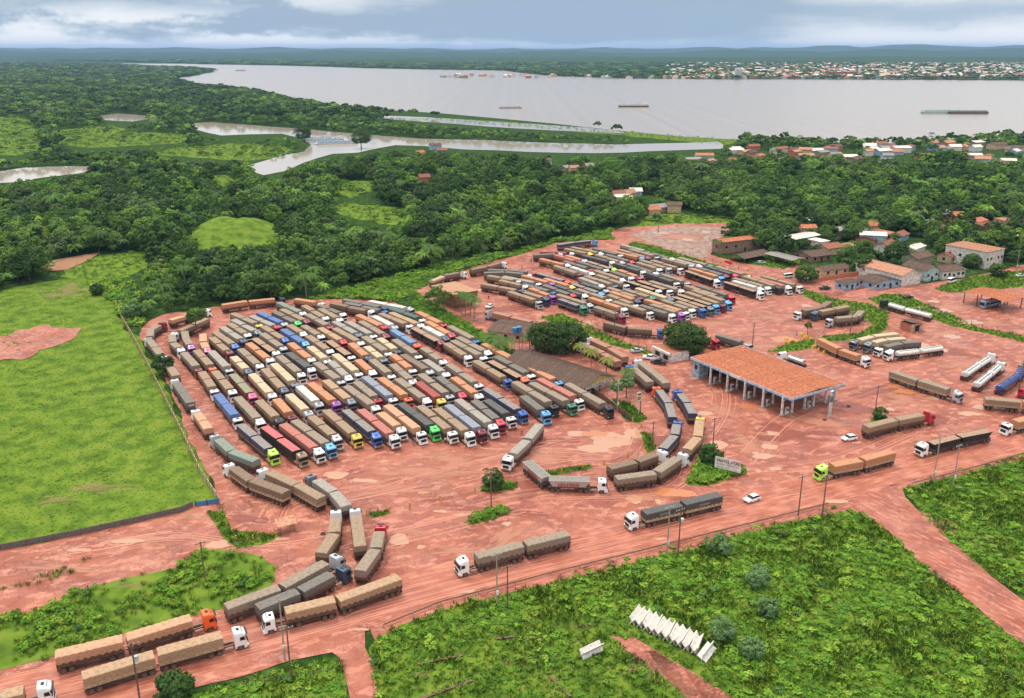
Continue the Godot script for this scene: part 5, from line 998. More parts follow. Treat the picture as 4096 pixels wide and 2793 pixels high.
	paint("letters_dark", Color(0.1, 0.05, 0.04), 0.6)
	# buildings
	paint("white_wall", Color(0.75, 0.73, 0.7), 0.8, 0.0, "stain", 0.12)
	paint("cream_wall", Color(0.6, 0.45, 0.3), 0.85, 0.0, "stain", 0.12)
	paint("blue_wall", Color(0.34, 0.5, 0.66), 0.8, 0.0, "stain", 0.12)
	paint("teal_wall", Color(0.45, 0.62, 0.62), 0.8, 0.0, "stain", 0.12)
	paint("brick_wall", Color(0.5, 0.2, 0.11), 0.9, 0.0, "stain", 0.2)
	paint("bare_wall", Color(0.34, 0.27, 0.23), 0.9, 0.0, "stain", 0.1)
	paint("mould_wall", Color(0.3, 0.2, 0.15), 0.9, 0.0, "stain", 0.15)
	paint("yellow_wall", Color(0.62, 0.47, 0.14), 0.85, 0.0, "stain", 0.15)
	paint("green_paint", Color(0.03, 0.24, 0.17), 0.6)
	paint("lime_paint", Color(0.25, 0.5, 0.08), 0.7)
	paint("roof_orange", Color(0.46, 0.15, 0.066), 0.8, 0.0, "stain", 0.15)
	paint("roof_orange_2", Color(0.5, 0.172, 0.077), 0.8, 0.0, "stain", 0.11)
	paint("roof_peach", Color(0.5, 0.25, 0.155), 0.8, 0.0, "stain", 0.15)
	paint("roof_brown", Color(0.12, 0.075, 0.055), 0.9, 0.0, "stain", 0.2)
	paint("roof_brown_2", Color(0.145, 0.09, 0.065), 0.9, 0.0, "stain", 0.13)
	paint("roof_tile", Color(0.3, 0.115, 0.07), 0.85, 0.0, "stain", 0.2)
	paint("roof_grey", Color(0.3, 0.28, 0.27), 0.8, 0.0, "stain", 0.2)
	paint("roof_white", Color(0.76, 0.73, 0.69), 0.7, 0.0, "stain", 0.12)
	paint("tan_sheet", Color(0.42, 0.25, 0.14), 0.75, 0.0, "stain", 0.25)
	paint("tan_sheet_2", Color(0.47, 0.29, 0.17), 0.75, 0.0, "stain", 0.2)
	paint("fascia", Color(0.6, 0.62, 0.64), 0.5, 0.0, "stain", 0.1)
	paint("blue_stripe", Color(0.06, 0.25, 0.6), 0.5)
	paint("blue_plastic", Color(0.05, 0.17, 0.36), 0.5)
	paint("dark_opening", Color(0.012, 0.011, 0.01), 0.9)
	paint("concrete", Color(0.34, 0.32, 0.29), 0.9, 0.0, "stain", 0.3)
	paint("precast", Color(0.76, 0.74, 0.7), 0.85, 0.0, "stain", 0.4)
	paint("old_wall", Color(0.16, 0.14, 0.125), 0.9, 0.0, "stain", 0.3)
	paint("timber", Color(0.17, 0.1, 0.065), 0.85, 0.0, "stain", 0.5)
	paint("pole_wood", Color(0.19, 0.12, 0.085), 0.85, 0.0, "stain", 0.5)
	paint("pole_concrete", Color(0.42, 0.36, 0.31), 0.85, 0.0, "stain", 0.5)
	paint("yellow_post", Color(0.6, 0.38, 0.07), 0.75, 0.0, "stain", 0.5)
	paint("yellow_plastic", Color(0.78, 0.52, 0.02), 0.5)
	paint("red_plastic", Color(0.5, 0.03, 0.02), 0.5)
	paint("porcelain", Color(0.6, 0.6, 0.6), 0.3)
	paint("asphalt_grey", Color(0.2, 0.2, 0.21), 0.5)
	# living things
	for a in [["leaf_0", Color(0.058, 0.118, 0.024)], ["leaf_1", Color(0.08, 0.152, 0.03)], ["leaf_2", Color(0.112, 0.195, 0.036)], ["leaf_3", Color(0.05, 0.1, 0.03)], ["leaf_4", Color(0.165, 0.27, 0.042)], ["leaf_mango", Color(0.058, 0.105, 0.022)], ["leaf_any", Color(1, 1, 1)], ["palm", Color(0.095, 0.175, 0.035)], ["palm_yellow", Color(0.24, 0.27, 0.05)], ["leaf_silver", Color(0.16, 0.27, 0.1)], ["weed", Color(1, 1, 1)]]:
		m = paint(a[0], a[1], 0.7)
		m.vertex_color_use_as_albedo = true
		m.metallic_specular = 0.3
		m.cull_mode = BaseMaterial3D.CULL_DISABLED
		m.backlight_enabled = true; m.backlight = Color(0.62, 0.7, 0.3)
	paint("bark", Color(0.13, 0.1, 0.075), 0.9)
	paint("palm_bark", Color(0.2, 0.16, 0.12), 0.9)
	paint("skin", Color(0.2, 0.1, 0.06), 0.6)
	for a in [["cloth_dark", Color(0.03, 0.03, 0.035)], ["cloth_white", Color(0.6, 0.6, 0.58)], ["cloth_blue", Color(0.06, 0.12, 0.4)], ["cloth_pink", Color(0.6, 0.12, 0.3)], ["cloth_grey", Color(0.2, 0.2, 0.22)]]:
		m = paint(a[0], a[1], 0.9)
	m = paint("body", Color(1, 1, 1), 0.8)
	m.vertex_color_use_as_albedo = true

# ---------------------------------------------------------------- camera, sky, sun
func setting() -> void:
	var cam := Camera3D.new()
	cam.name = "camera"
	add_child(cam)
	cam.position = Vector3(0, 100, 0)
	cam.rotation_degrees.x = -18.522
	cam.fov = 42.404
	cam.near = 1.0; cam.far = 40000.0
	cam.current = true
	var we := WorldEnvironment.new()
	we.name = "surroundings"
	var e := Environment.new()
	e.background_mode = Environment.BG_SKY
	var sky := Sky.new()
	var pan := PanoramaSkyMaterial.new()
	pan.panorama = ImageTexture.create_from_image(sky_image())
	sky.sky_material = pan
	e.sky = sky
	e.background_energy_multiplier = 1.0
	e.tonemap_mode = Environment.TONE_MAPPER_LINEAR
	e.tonemap_exposure = 1.4
	e.sdfgi_enabled = true; e.ssao_enabled = true; e.ssil_enabled = true
	e.fog_enabled = true
	e.fog_density = 0.00004
	e.fog_light_color = Color(0.6, 0.75, 0.95)
	we.environment = e
	add_child(we)
	var sun := DirectionalLight3D.new()
	sun.name = "sun"
	sun.light_energy = 0.5
	sun.light_color = Color(1.0, 0.94, 0.84)
	sun.light_angular_distance = 18.0
	sun.shadow_enabled = true
	sun.rotation_degrees = Vector3(-62, 215, 0)
	add_child(sun)

func sky_image() -> Image:
	var f := FastNoiseLite.new()
	f.seed = 77; f.frequency = 0.05; f.fractal_octaves = 5; f.noise_type = FastNoiseLite.TYPE_SIMPLEX_SMOOTH
	f.domain_warp_enabled = true; f.domain_warp_amplitude = 6.0; f.domain_warp_frequency = 0.06
	var im := Image.create(1024, 512, false, Image.FORMAT_RGBF)
	for y in 512:
		var el := 90.0 - (y + 0.5) / 512.0 * 180.0
		for x in 1024:
			im.set_pixel(x, y, sky_color(f, (x + 0.5) / 1024.0 * 360.0, el))
	im.resize(4096, 2048, Image.INTERPOLATE_BILINEAR)
	for y in range(935, 1024):
		var el := 90.0 - (y + 0.5) / 2048.0 * 180.0
		for x in 4096:
			im.set_pixel(x, y, sky_color(f, (x + 0.5) / 4096.0 * 360.0, el))
	return im

# az runs clockwise from the way the camera faces
func sky_color(f: FastNoiseLite, az: float, el: float) -> Color:
	if el < -1.0: return Color(0.3, 0.32, 0.33)
	el = maxf(el, 0.0)
	if az > 180.0: az -= 360.0
	var a := deg_to_rad(az)
	var h := el / (1.0 + el * 0.035)           # clouds pile up towards the horizon
	var X := 60.0 * sin(a); var Z := 60.0 * cos(a)
	var n1 := f.get_noise_3d(X * 1.5, h * 9.0, Z * 1.5)
	var n2 := f.get_noise_3d(X * 4.0 + 90.0, h * 26.0, Z * 4.0)
	var n3 := f.get_noise_3d(X * 0.35 - 50.0, h * 3.0 + 40.0, Z * 0.35)
	var bright := Color(0.95, 0.97, 0.99)
	var mid := Color(0.45, 0.56, 0.68)
	var dark := Color(0.23, 0.33, 0.47)
	var t := clampf(0.68 + 0.32 * smoothstep(14.0, 19.0, absf(az)) + n1 * 1.5 + n2 * 0.7 + n3 * 0.7, 0.0, 1.0)
	# the cloud base darkens in long flat bands
	var band := exp(-pow((el - 2.0 - 0.5 * sin(az * 0.21) - n1 * 0.8) / 0.75, 2.0))
	t -= band * 0.5 * smoothstep(12.0, 4.0, el)
	# a rain cell stands over the far bank
	var rain := exp(-pow((az - 4.5 + n1 * 3.0) / 8.0, 2.0)) * smoothstep(0.15, 0.9, el + n1 * 0.7) * smoothstep(16.0, 6.0, el)
	t -= rain * (0.85 + n2 * 0.5)
	var veil := exp(-pow((az - 12.5) / 4.5, 2.0)) * smoothstep(8.0, 2.0, el)
	t = clampf(t, 0.0, 1.0)
	var c: Color = dark.lerp(mid, minf(t * 2.0, 1.0)) if t < 0.5 else mid.lerp(bright, (t - 0.5) * 2.0)
	c = c.lerp(Color(0.215, 0.32, 0.47), clampf(rain * (1.05 + n2 * 0.9 + n1 * 0.6), 0.0, 0.95))
	c = c.lerp(Color(0.31, 0.43, 0.57), veil * 0.8)
	# pale air along the horizon
	c = c.lerp(Color(0.66, 0.77, 0.86), 0.72 * exp(-el / 0.55) * (1.0 - 0.6 * rain))
	var lift := 0.74 + 1.5 * smoothstep(18.0, 75.0, el)
	if el > 6.0:
		c = c.lerp(Color(0.74, 0.78, 0.82).lerp(Color(0.86, 0.86, 0.85), smoothstep(18.0, 40.0, el)), smoothstep(6.0, 16.0, el) * 0.8)
	return Color(c.r * lift, c.g * lift, c.b * lift)

# ---------------------------------------------------------------- ground
func poly(a: Array) -> PackedVector2Array:
	var p := PackedVector2Array()
	for k in a.size() / 2: p.append(Vector2(a[k * 2], a[k * 2 + 1]))
	return p

func ragged(p: PackedVector2Array, step: float, amount: float) -> PackedVector2Array:
	var out := PackedVector2Array()
	for k in p.size():
		var a := p[k]; var b := p[(k + 1) % p.size()]
		var far := maxf(1.0, minf(-a.y, -b.y) / 250.0)
		var m := clampi(int(a.distance_to(b) / (step * far)), 1, 60)
		var nn := (b - a).orthogonal().normalized()
		for j in m:
			var q := a.lerp(b, float(j) / m)
			out.append(q + nn * wob.get_noise_2d(q.x * 2.0, q.y * 2.0) * minf(amount * far, 9.0))
	return out

func flat_mesh(p: PackedVector2Array, y: float, turn := 0.0, sx := 110.0, sy := 24.0) -> ArrayMesh:
	var idx := Geometry2D.triangulate_polygon(p)
	if idx.is_empty():           # the ragged edge crossed itself: take every third point
		var q := PackedVector2Array()
		for k in range(0, p.size(), 3): q.append(p[k])
		p = q
		idx = Geometry2D.triangulate_polygon(p)
	var v := PackedVector3Array(); var n := PackedVector3Array(); var u := PackedVector2Array(); var u2 := PackedVector2Array()
	for q in p:
		v.append(Vector3(q.x, y, q.y)); n.append(Vector3.UP)
		var r := q.rotated(turn)
		u.append(r)
		u2.append(Vector2(r.x / sx, r.y / sy))
	for k in range(0, idx.size(), 3):
		if (v[idx[k + 1]] - v[idx[k]]).cross(v[idx[k + 2]] - v[idx[k]]).y > 0.0:
			var t := idx[k + 1]; idx[k + 1] = idx[k + 2]; idx[k + 2] = t
	var am := ArrayMesh.new()
	if idx.is_empty():
		push_warning("polygon not triangulated")
		return am
	var a := []
	a.resize(Mesh.ARRAY_MAX)
	a[Mesh.ARRAY_VERTEX] = v; a[Mesh.ARRAY_NORMAL] = n; a[Mesh.ARRAY_TEX_UV] = u; a[Mesh.ARRAY_TEX_UV2] = u2; a[Mesh.ARRAY_INDEX] = idx
	am.add_surface_from_arrays(Mesh.PRIMITIVE_TRIANGLES, a)
	return am

func blob(c: Vector2, rx: float, ry: float, turn: float, seed_: int) -> PackedVector2Array:
	var p := PackedVector2Array()
	for k in 28:
		var t := TAU * k / 28.0
		var r := 1.0 + 0.45 * wob.get_noise_2d(cos(t) * 40.0 + seed_ * 31.0, sin(t) * 40.0) + 0.25 * wob.get_noise_2d(cos(t) * 110.0, sin(t) * 110.0 + seed_ * 17.0)
		p.append(c + Vector2(cos(t) * rx * r, sin(t) * ry * r).rotated(turn))
	return p

func terrain() -> void:
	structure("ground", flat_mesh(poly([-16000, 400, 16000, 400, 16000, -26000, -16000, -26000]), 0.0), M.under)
	var k := 0
	for key in CLEAR:
		var o := structure("meadow", flat_mesh(ragged(poly(CLEAR[key]), 3.0, 3.0 if key in ["field", "verge", "beach", "slope", "mound"] else 7.0), 0.03 + 0.004 * k, 0.4, 9.0, 7.0), M.grass)
		k += 1
	for key in WEEDS:
		structure("meadow", flat_mesh(ragged(poly(WEEDS[key]), 2.0, 1.0), 0.03 + 0.004 * k, 0.4, 9.0, 7.0), M.grass)
		k += 1
	structure("yard", flat_mesh(ragged(poly(YARD), 2.0, 1.6), 0.14, ROAD_TURN, 70.0, 38.0), M.mud)
	structure("road_shoulder", flat_mesh(ragged(poly(SHOULDER), 1.0, 1.4), 0.12, ROAD_TURN, 60.0, 6.0), M.mud)
	structure("dirt_track", flat_mesh(ragged(poly(TRACK), 2.0, 1.0), 0.146, -0.9, 60.0, 14.0), M.mud)
	structure("road", flat_mesh(ragged(poly(ROAD), 3.0, 0.5), 0.152, ROAD_TURN, 120.0, 9.0), M.road)
	structure("gravel_yard", flat_mesh(ragged(poly(GRAVEL), 2.0, 1.5), 0.15), M.gravel)
	k = 0
	for key in ISLANDS:
		structure("grass_verge", flat_mesh(ragged(poly(ISLANDS[key]), 0.8, 1.5 if key in ["m", "d", "e", "f", "g", "n", "p"] else 0.7 if key in ["a", "b", "c", "h"] else 0.2), 0.17 + 0.001 * k, 0.4, 9.0, 7.0), M.grass)
		k += 1
	for key in WATER:
		var wm: Material = M.water if key == "river" else M.puddle if key == "muddy_pond" else M.channel_water
		structure({river = "river", channel = "channel_water", inlet = "inlet_water", pond = "pond", creek = "creek", muddy_pond = "muddy_pond"}[key], flat_mesh(ragged(poly(WATER[key]), 8.0, 4.0) if key != "river" else ragged(poly(WATER[key]), 30.0, 3.0), 0.3), wm)
	structure("earth_pad", flat_mesh(blob(Vector2(BARE[0][0], BARE[0][1]), BARE[0][2], BARE[0][3], BARE[0][4], 3), 0.2, 0.3, 30.0, 20.0), M.mud)
	structure("dirt_path", flat_mesh(ragged(poly(DIRT_PATH), 0.8, 0.8), 0.19, 0.6, 20.0, 9.0), M.mud)
	for b in BARE.slice(1):
		stain("bare_earth", Vector2(b[0], b[1]), b[2] * 1.5, b[3] * 1.5, b[4], 0.2 + 0.001 * k, "tan_earth_%d" % (k % 4))
		k += 1
	# the grassy knoll behind the yards
	var kn := []
	for iz in 15:
		var row := PackedVector3Array()
		for ix in 25:
			var d := Vector2(ix / 12.0 - 1.0, iz / 7.0 - 1.0)
			row.append(Vector3(KNOLL[0] + d.x * KNOLL[2], 9.0 * maxf(0.0, 1.0 - d.length_squared()) ** 1.4 * (1.0 + 0.25 * wob.get_noise_2d(ix * 9.0, iz * 9.0)) - 0.02, KNOLL[1] + d.y * KNOLL[3]))
		kn.append(row)
	var km := ArrayMesh.new()
	var ks := SurfaceTool.new()
	ks.begin(Mesh.PRIMITIVE_TRIANGLES)
	ks.set_smooth_group(0)
	for iz in 14:
		for ix in 24:
			for q in [[0, 0], [1, 0], [1, 1], [0, 0], [1, 1], [0, 1]]:
				var w: Vector3 = kn[iz + q[1]][ix + q[0]]
				ks.set_uv(Vector2(w.x, w.z)); ks.set_uv2(Vector2(w.x / 9.0, w.z / 7.0))
				ks.add_vertex(w)
	ks.index(); ks.generate_normals()
	structure("grassy_knoll", ks.commit(km), M.grass)
	k = 0
	for b in SILT:
		stain("silt_patch", Vector2(b[0], b[1]), b[2] * 1.35, b[3] * 1.35, b[4] + ROAD_TURN * 0.3, 0.158 + 0.0003 * k, ("silt_%d" if b[5] < 0.5 else "wet_mud_%d") % (k % 4))
		k += 1
	var yard := poly(YARD)
	for j in 120:
		var q := Vector2(rng.randf_range(-170.0, 260.0), rng.randf_range(-460.0, -130.0))
		if not Geometry2D.is_point_in_polygon(q, yard): continue
		var s := rng.randf_range(2.0, 9.0)
		stain("mud_patch", q, s * rng.randf_range(1.0, 2.6), s, -ROAD_TURN + rng.randf_range(-0.4, 0.4), 0.169 + 0.00002 * j, ("silt_%d" if rng.randf() < 0.45 else "wet_mud_%d") % (j % 4))
	for b in PADDOCK_BARE:
		stain("bare_earth", Vector2(b[0], b[1]), b[2], b[3], b[4], 0.19, "tan_earth_%d" % (int(b[0]) & 3))
	k = 0
	for b in PUDDLES:
		structure("puddle", flat_mesh(blob(Vector2(b[0], b[1]), b[2], b[3], b[4], k + 50), 0.176 + 0.0004 * k), M.puddle if b[5] < 0.5 else M.clay_puddle)
		k += 1
	# wheel ruts: long curved bands pressed by passing lorries, drawn as thin raised ridges of wet mud
	var ruts := MB.new(); var pale := MB.new()
	for r in RUTS:
		var pts := poly(r)
		var curve := Curve2D.new()
		for j in pts.size():
			var d := (pts[mini(j + 1, pts.size() - 1)] - pts[maxi(j - 1, 0)]) / 6.0
			curve.add_point(pts[j], -d, d)
		var line := curve.tessellate_even_length(4, 2.0)
		for lane in 16:
			var off := rng.randf_range(-4.0, 4.0)
			var wd := rng.randf_range(0.12, 0.34)
			var into: MB = pale if lane % 2 else ruts
			var s0 := rng.randi_range(0, maxi(0, line.size() / 2)); var s1 := mini(line.size() - 2, s0 + rng.randi_range(8, 40))
			for j in range(s0, s1):
				var a := line[j]; var b := line[j + 1]
				var na := (b - a).orthogonal().normalized()
				var nb: Vector2 = na if j + 2 >= line.size() else (line[j + 2] - b).orthogonal().normalized()
				var p0 := a + na * off; var p1 := b + nb * off
				var e0 := na * wd; var e1 := nb * wd
				var hgt := 0.03
				into.quad(V(p0 - e0, 0.1), V(p1 - e1, 0.1), V(p1, 0.165 + hgt), V(p0, 0.165 + hgt), Vector3(-na.x, 1, -na.y))
				into.quad(V(p0, 0.165 + hgt), V(p1, 0.165 + hgt), V(p1 + e1, 0.1), V(p0 + e0, 0.1), Vector3(na.x, 1, na.y))
	structure("wheel_ruts", ruts.mesh(), M.silt_dark)
	structure("wheel_ruts", pale.mesh(), M.silt_pale)
	# far hills, one behind the other
	for h in [[6000.0, 1500.0, 40.0, 3, -8200.0, 8500.0], [10000.0, 2600.0, 72.0, 7, -13000.0, 13500.0], [15500.0, 4000.0, 112.0, 5, -17000.0, 18000.0]]:
		var f := FastNoiseLite.new()
		f.seed = h[3]; f.frequency = 0.0006; f.fractal_octaves = 4
		var m := MB.new()
		var nx := 150; var nz := 10
		var g := []
		for iz in nz + 1:
			var row := PackedVector3Array()
			for ix in nx + 1:
				var x := lerpf(h[4], h[5], float(ix) / nx)
				var tz := float(iz) / nz
				var hh: float = h[2] * sin(PI * minf(tz * 0.62 + 0.02, 1.0)) * (0.75 + 0.6 * f.get_noise_2d(x, tz * 900.0)) * (1.0 + 0.42 * smoothstep(1000.0, 9000.0, x) )
				if h[0] < 6500.0: hh *= smoothstep(-2600.0, 600.0, x) * 0.9 + 0.1
				row.append(Vector3(x, maxf(hh, 0.0) - 1.0, -h[0] - h[1] * tz))
			g.append(row)
		var v := PackedVector3Array(); var n := PackedVector3Array(); var u := PackedVector2Array(); var ii := PackedInt32Array()
		for iz in nz + 1:
			for ix in nx + 1:
				var p: Vector3 = g[iz][ix]
				v.append(p); u.append(Vector2(p.x, p.z))
				var px: Vector3 = g[iz][mini(ix + 1, nx)] - g[iz][maxi(ix - 1, 0)]
				var pz: Vector3 = g[mini(iz + 1, nz)][ix] - g[maxi(iz - 1, 0)][ix]
				n.append(px.cross(pz).normalized() * (1.0 if px.cross(pz).y > 0.0 else -1.0))
		for iz in nz:
			for ix in nx:
				var a := iz * (nx + 1) + ix
				ii.append_array([a, a + nx + 1, a + 1, a + 1, a + nx + 1, a + nx + 2])
		var am := ArrayMesh.new()
		var arr := []
		arr.resize(Mesh.ARRAY_MAX)
		arr[Mesh.ARRAY_VERTEX] = v; arr[Mesh.ARRAY_NORMAL] = n; arr[Mesh.ARRAY_TEX_UV] = u; arr[Mesh.ARRAY_INDEX] = ii
		am.add_surface_from_arrays(Mesh.PRIMITIVE_TRIANGLES, arr)
		structure("hills", am, M.far_ground)

func stain(called: String, c: Vector2, rx: float, ry: float, turn: float, y: float, m: String) -> void:
	var a := []
	a.resize(Mesh.ARRAY_MAX)
	var v := PackedVector3Array()
	for q in [Vector2(-rx, -ry), Vector2(rx, -ry), Vector2(rx, ry), Vector2(-rx, ry)]: v.append(V(c + q.rotated(turn), y))
	a[Mesh.ARRAY_VERTEX] = v
	a[Mesh.ARRAY_NORMAL] = PackedVector3Array([Vector3.UP, Vector3.UP, Vector3.UP, Vector3.UP])
	a[Mesh.ARRAY_TEX_UV] = PackedVector2Array([Vector2(0, 0), Vector2(1, 0), Vector2(1, 1), Vector2(0, 1)])
	a[Mesh.ARRAY_INDEX] = PackedInt32Array([0, 1, 2, 0, 2, 3])
	var am := ArrayMesh.new()
	am.add_surface_from_arrays(Mesh.PRIMITIVE_TRIANGLES, a)
	structure(called, am, M[m])

func V(p: Vector2, y: float) -> Vector3:
	return Vector3(p.x, y, p.y)

# ---------------------------------------------------------------- lorries
# a lorry faces -z; its origin lies on the ground under the middle of the cab roof
func ring(y: float, zf: float, zr: float, w: float, rf := 0.22, rr := 0.08) -> PackedVector3Array:
	var p := PackedVector3Array()
	for q in [[-w + rf * 0.3, zf + rf, -1], [-w + rf, zf + rf * 0.3, -1]]: p.append(Vector3(q[0], y, q[1]))
	p.append(Vector3(-w * 0.45, y, zf))
	p.append(Vector3(w * 0.45, y, zf))
	p.append(Vector3(w - rf, y, zf + rf * 0.3)); p.append(Vector3(w - rf * 0.3, y, zf + rf))
	p.append(Vector3(w, y, zf + rf * 2.2)); p.append(Vector3(w, y, zr - rr)); p.append(Vector3(w - rr, y, zr))
	p.append(Vector3(-w + rr, y, zr)); p.append(Vector3(-w, y, zr - rr)); p.append(Vector3(-w, y, zf + rf * 2.2))
	return p

# heights, front z, rear z and half width of the cab from sill to roof, for three makes of cab
func cab_layers(kind: int) -> Array:
	if kind == 1:    # tall cab with a wind deflector that rises to a lip
		return [[0.95, -1.16, 1.1, 1.24], [1.5, -1.18, 1.1, 1.25], [1.95, -1.16, 1.1, 1.25], [2.85, -0.98, 1.1, 1.23], [3.1, -0.86, 1.1, 1.19], [3.22, -0.6, 1.1, 1.14], [3.42, 0.2, 1.12, 1.06], [3.78, 0.98, 1.16, 1.0]]
	if kind == 2:    # lower sleeper cab, flat roof
		return [[0.95, -1.14, 1.0, 1.24], [1.5, -1.15, 1.0, 1.25], [1.95, -1.13, 1.0, 1.25], [2.75, -0.97, 1.0, 1.23], [3.0, -0.85, 1.0, 1.18], [3.16, -0.6, 0.95, 1.08], [3.2, -0.2, 0.8, 0.9]]
	return [[0.95, -1.15, 1.1, 1.24], [1.5, -1.17, 1.1, 1.25], [1.95, -1.15, 1.1, 1.25], [2.85, -0.95, 1.1, 1.23], [3.15, -0.82, 1.1, 1.2], [3.42, -0.5, 1.1, 1.12], [3.56, 0.0, 1.08, 1.04], [3.6, 0.5, 1.0, 0.95]]

func cab_mesh(kind: int) -> ArrayMesh:
	var key := "cab%d" % kind
	if cache.has(key): return cache[key]
	var m := MB.new()
	var rs := []
	for l in cab_layers(kind): rs.append(ring(l[0], l[1], l[2], l[3]))
	m.rings(rs)
	m.cap(rs[-1], Vector3.UP)
	m.cap(rs[0], Vector3.DOWN)
	# lower front and wheel housing
	m.span(-1.22, 1.22, 0.34, 0.95, -1.2, -0.42)
	m.span(-1.2, 1.2, 0.55, 0.95, 0.72, 1.08)
	cache[key] = m.mesh()
	return cache[key]

func glass_mesh(kind: int) -> ArrayMesh:
	var key := "glass%d" % kind
	if cache.has(key): return cache[key]
	var m := MB.new()
	var L := cab_layers(kind)
	var a := PackedVector3Array(); var b := PackedVector3Array()
	for t in [[0.08, a], [0.97, b]]:
		var y := lerpf(L[2][0], L[3][0], t[0]); var z := lerpf(L[2][1], L[3][1], t[0]) - 0.012; var w := lerpf(L[2][3], L[3][3], t[0]) + 0.004
		for q in [[-w + 0.02, z + 0.25], [-w + 0.15, z + 0.07], [-w * 0.45, z], [w * 0.45, z], [w - 0.15, z + 0.07], [w - 0.02, z + 0.25]]: t[1].append(Vector3(q[0], y, q[1]))
	for k in 5: m.quad(a[k], a[k + 1], b[k + 1], b[k], Vector3(0, 0.2, -1))
	cache[key] = m.mesh()
	return cache[key]

func shared(key: String, maker: Callable) -> ArrayMesh:
	if not cache.has(key): cache[key] = maker.call()
	return cache[key]

func wheel_mesh(dual: bool, one: bool) -> ArrayMesh:
	var key := "wheel%s%s" % [dual, one]
	if cache.has(key): return cache[key]
	var m := MB.new()
	var w := 0.27 if dual else 0.16
	var R := 0.52
	var prof := [[-w, 0.3], [-w, R - 0.06], [-w + 0.05, R], [-0.03, R], [0.0, R - (0.1 if dual else 0.0)], [0.03, R], [w - 0.05, R], [w, R - 0.06], [w, 0.3]]
	var seg := 14 if one else 10
	for k in seg:
		var t0 := TAU * k / seg; var t1 := TAU * (k + 1) / seg
		for j in prof.size() - 1:
			var p = prof[j]; var q = prof[j + 1]
			var o := Vector3(0, cos((t0 + t1) / 2), sin((t0 + t1) / 2)) * 0.5 + Vector3(signf(p[0] + q[0]), 0, 0) * (1.0 if p[0] == q[0] else 0.1)
			m.quad(Vector3(p[0], cos(t0) * p[1], sin(t0) * p[1]), Vector3(p[0], cos(t1) * p[1], sin(t1) * p[1]), Vector3(q[0], cos(t1) * q[1], sin(t1) * q[1]), Vector3(q[0], cos(t0) * q[1], sin(t0) * q[1]), o)
	var am := m.mesh()
	var r := MB.new()
	for s in [-1.0, 1.0]:
		for k in seg:
			var t0 := TAU * k / seg; var t1 := TAU * (k + 1) / seg
			var e0 := Vector3(0, cos(t0), sin(t0)); var e1 := Vector3(0, cos(t1), sin(t1))
			var o := Vector3(s, 0, 0)
			r.quad(e0 * 0.31 + o * (w - 0.02), e1 * 0.31 + o * (w - 0.02), e1 * 0.17 + o * (w - 0.12), e0 * 0.17 + o * (w - 0.12), o)
			r.quad(e0 * 0.17 + o * (w - 0.12), e1 * 0.17 + o * (w - 0.12), e1 * 0.1 + o * (w + 0.01), e0 * 0.1 + o * (w + 0.01), o)
			r.tri_out(o * (w + 0.01), e0 * 0.1 + o * (w + 0.01), e1 * 0.1 + o * (w + 0.01), o)
	if one: r.add(am)
	else: cache["rim%s" % dual] = r.mesh()
	cache[key] = am
	return am

func add_wheel(parent: Node3D, at: Vector3, dual: bool, lod: int, turn := 0.0) -> void:
	var o: MeshInstance3D
	if lod == 0:
		o = part("wheel", wheel_mesh(dual, false), M.muddy_rubber, parent)
		part("rim", cache["rim%s" % dual], M.rim, o)
	else:
		o = part("wheel", wheel_mesh(dual, true), [M.muddy_rubber, M.rim], parent)
	o.position = at
	o.rotation.y = turn

func wheels_into(m: MB, zs: Array, duals: bool) -> void:
	for z in zs:
		for s in [-1.0, 1.0]:
			m.tube(Vector3(s * (1.25 - (0.54 if duals else 0.3)), 0.52, z), Vector3(s * 1.25, 0.52, z), 0.52, 0.52, 10)

const DRIVE := [3.75, 5.1]

func chassis_mesh(lod: int) -> ArrayMesh:
	return shared("chassis%d" % lod, func():
		var m := MB.new()
		for s in [-0.45, 0.45]: m.span(s - 0.05, s + 0.05, 0.75, 1.0, 0.2, 5.9)
		m.span(-0.5, 0.5, 0.97, 1.12, 3.7, 4.9)
		m.span(-0.75, 0.75, 0.35, 1.3, -0.3, 1.0)
		for z in [1.2, 2.2, 3.1]: m.span(-0.45, 0.45, 0.8, 0.95, z - 0.06, z + 0.06)
		for z in [0.2, 3.75, 5.1]: m.tube(Vector3(-1.0, 0.52, z), Vector3(1.0, 0.52, z), 0.09, 0.09, 6, false)
		for s in [-1.0, 1.0]:       # mudguards over the driven axles
			for z in DRIVE:
				m.box(Vector3(s * 0.97, 1.1, z), Vector3(0.56, 0.03, 0.7))
				m.box(Vector3(s * 0.97, 1.0, z - 0.5), Vector3(0.56, 0.03, 0.4), Basis(Vector3.RIGHT, -0.6))
				m.box(Vector3(s * 0.97, 1.0, z + 0.5), Vector3(0.56, 0.03, 0.4), Basis(Vector3.RIGHT, 0.6))
		if lod == 2:
			wheels_into(m, [0.2], false); wheels_into(m, DRIVE, true)
			for s in [-1.0, 1.0]: m.tube(Vector3(s * 0.9, 0.72, 1.35), Vector3(s * 0.9, 0.72, 2.7), 0.32, 0.32, 8)
		return m.mesh())

func tank_mesh() -> ArrayMesh:
	return shared("fuel_tank", func():
		var m := MB.new()
		m.tube(Vector3(0, 0, -0.7), Vector3(0, 0, 0.7), 0.33, 0.33, 12)
		for z in [-0.4, 0.4]: m.tube(Vector3(0, 0, z - 0.03), Vector3(0, 0, z + 0.03), 0.345, 0.345, 12, false)
		return m.mesh())

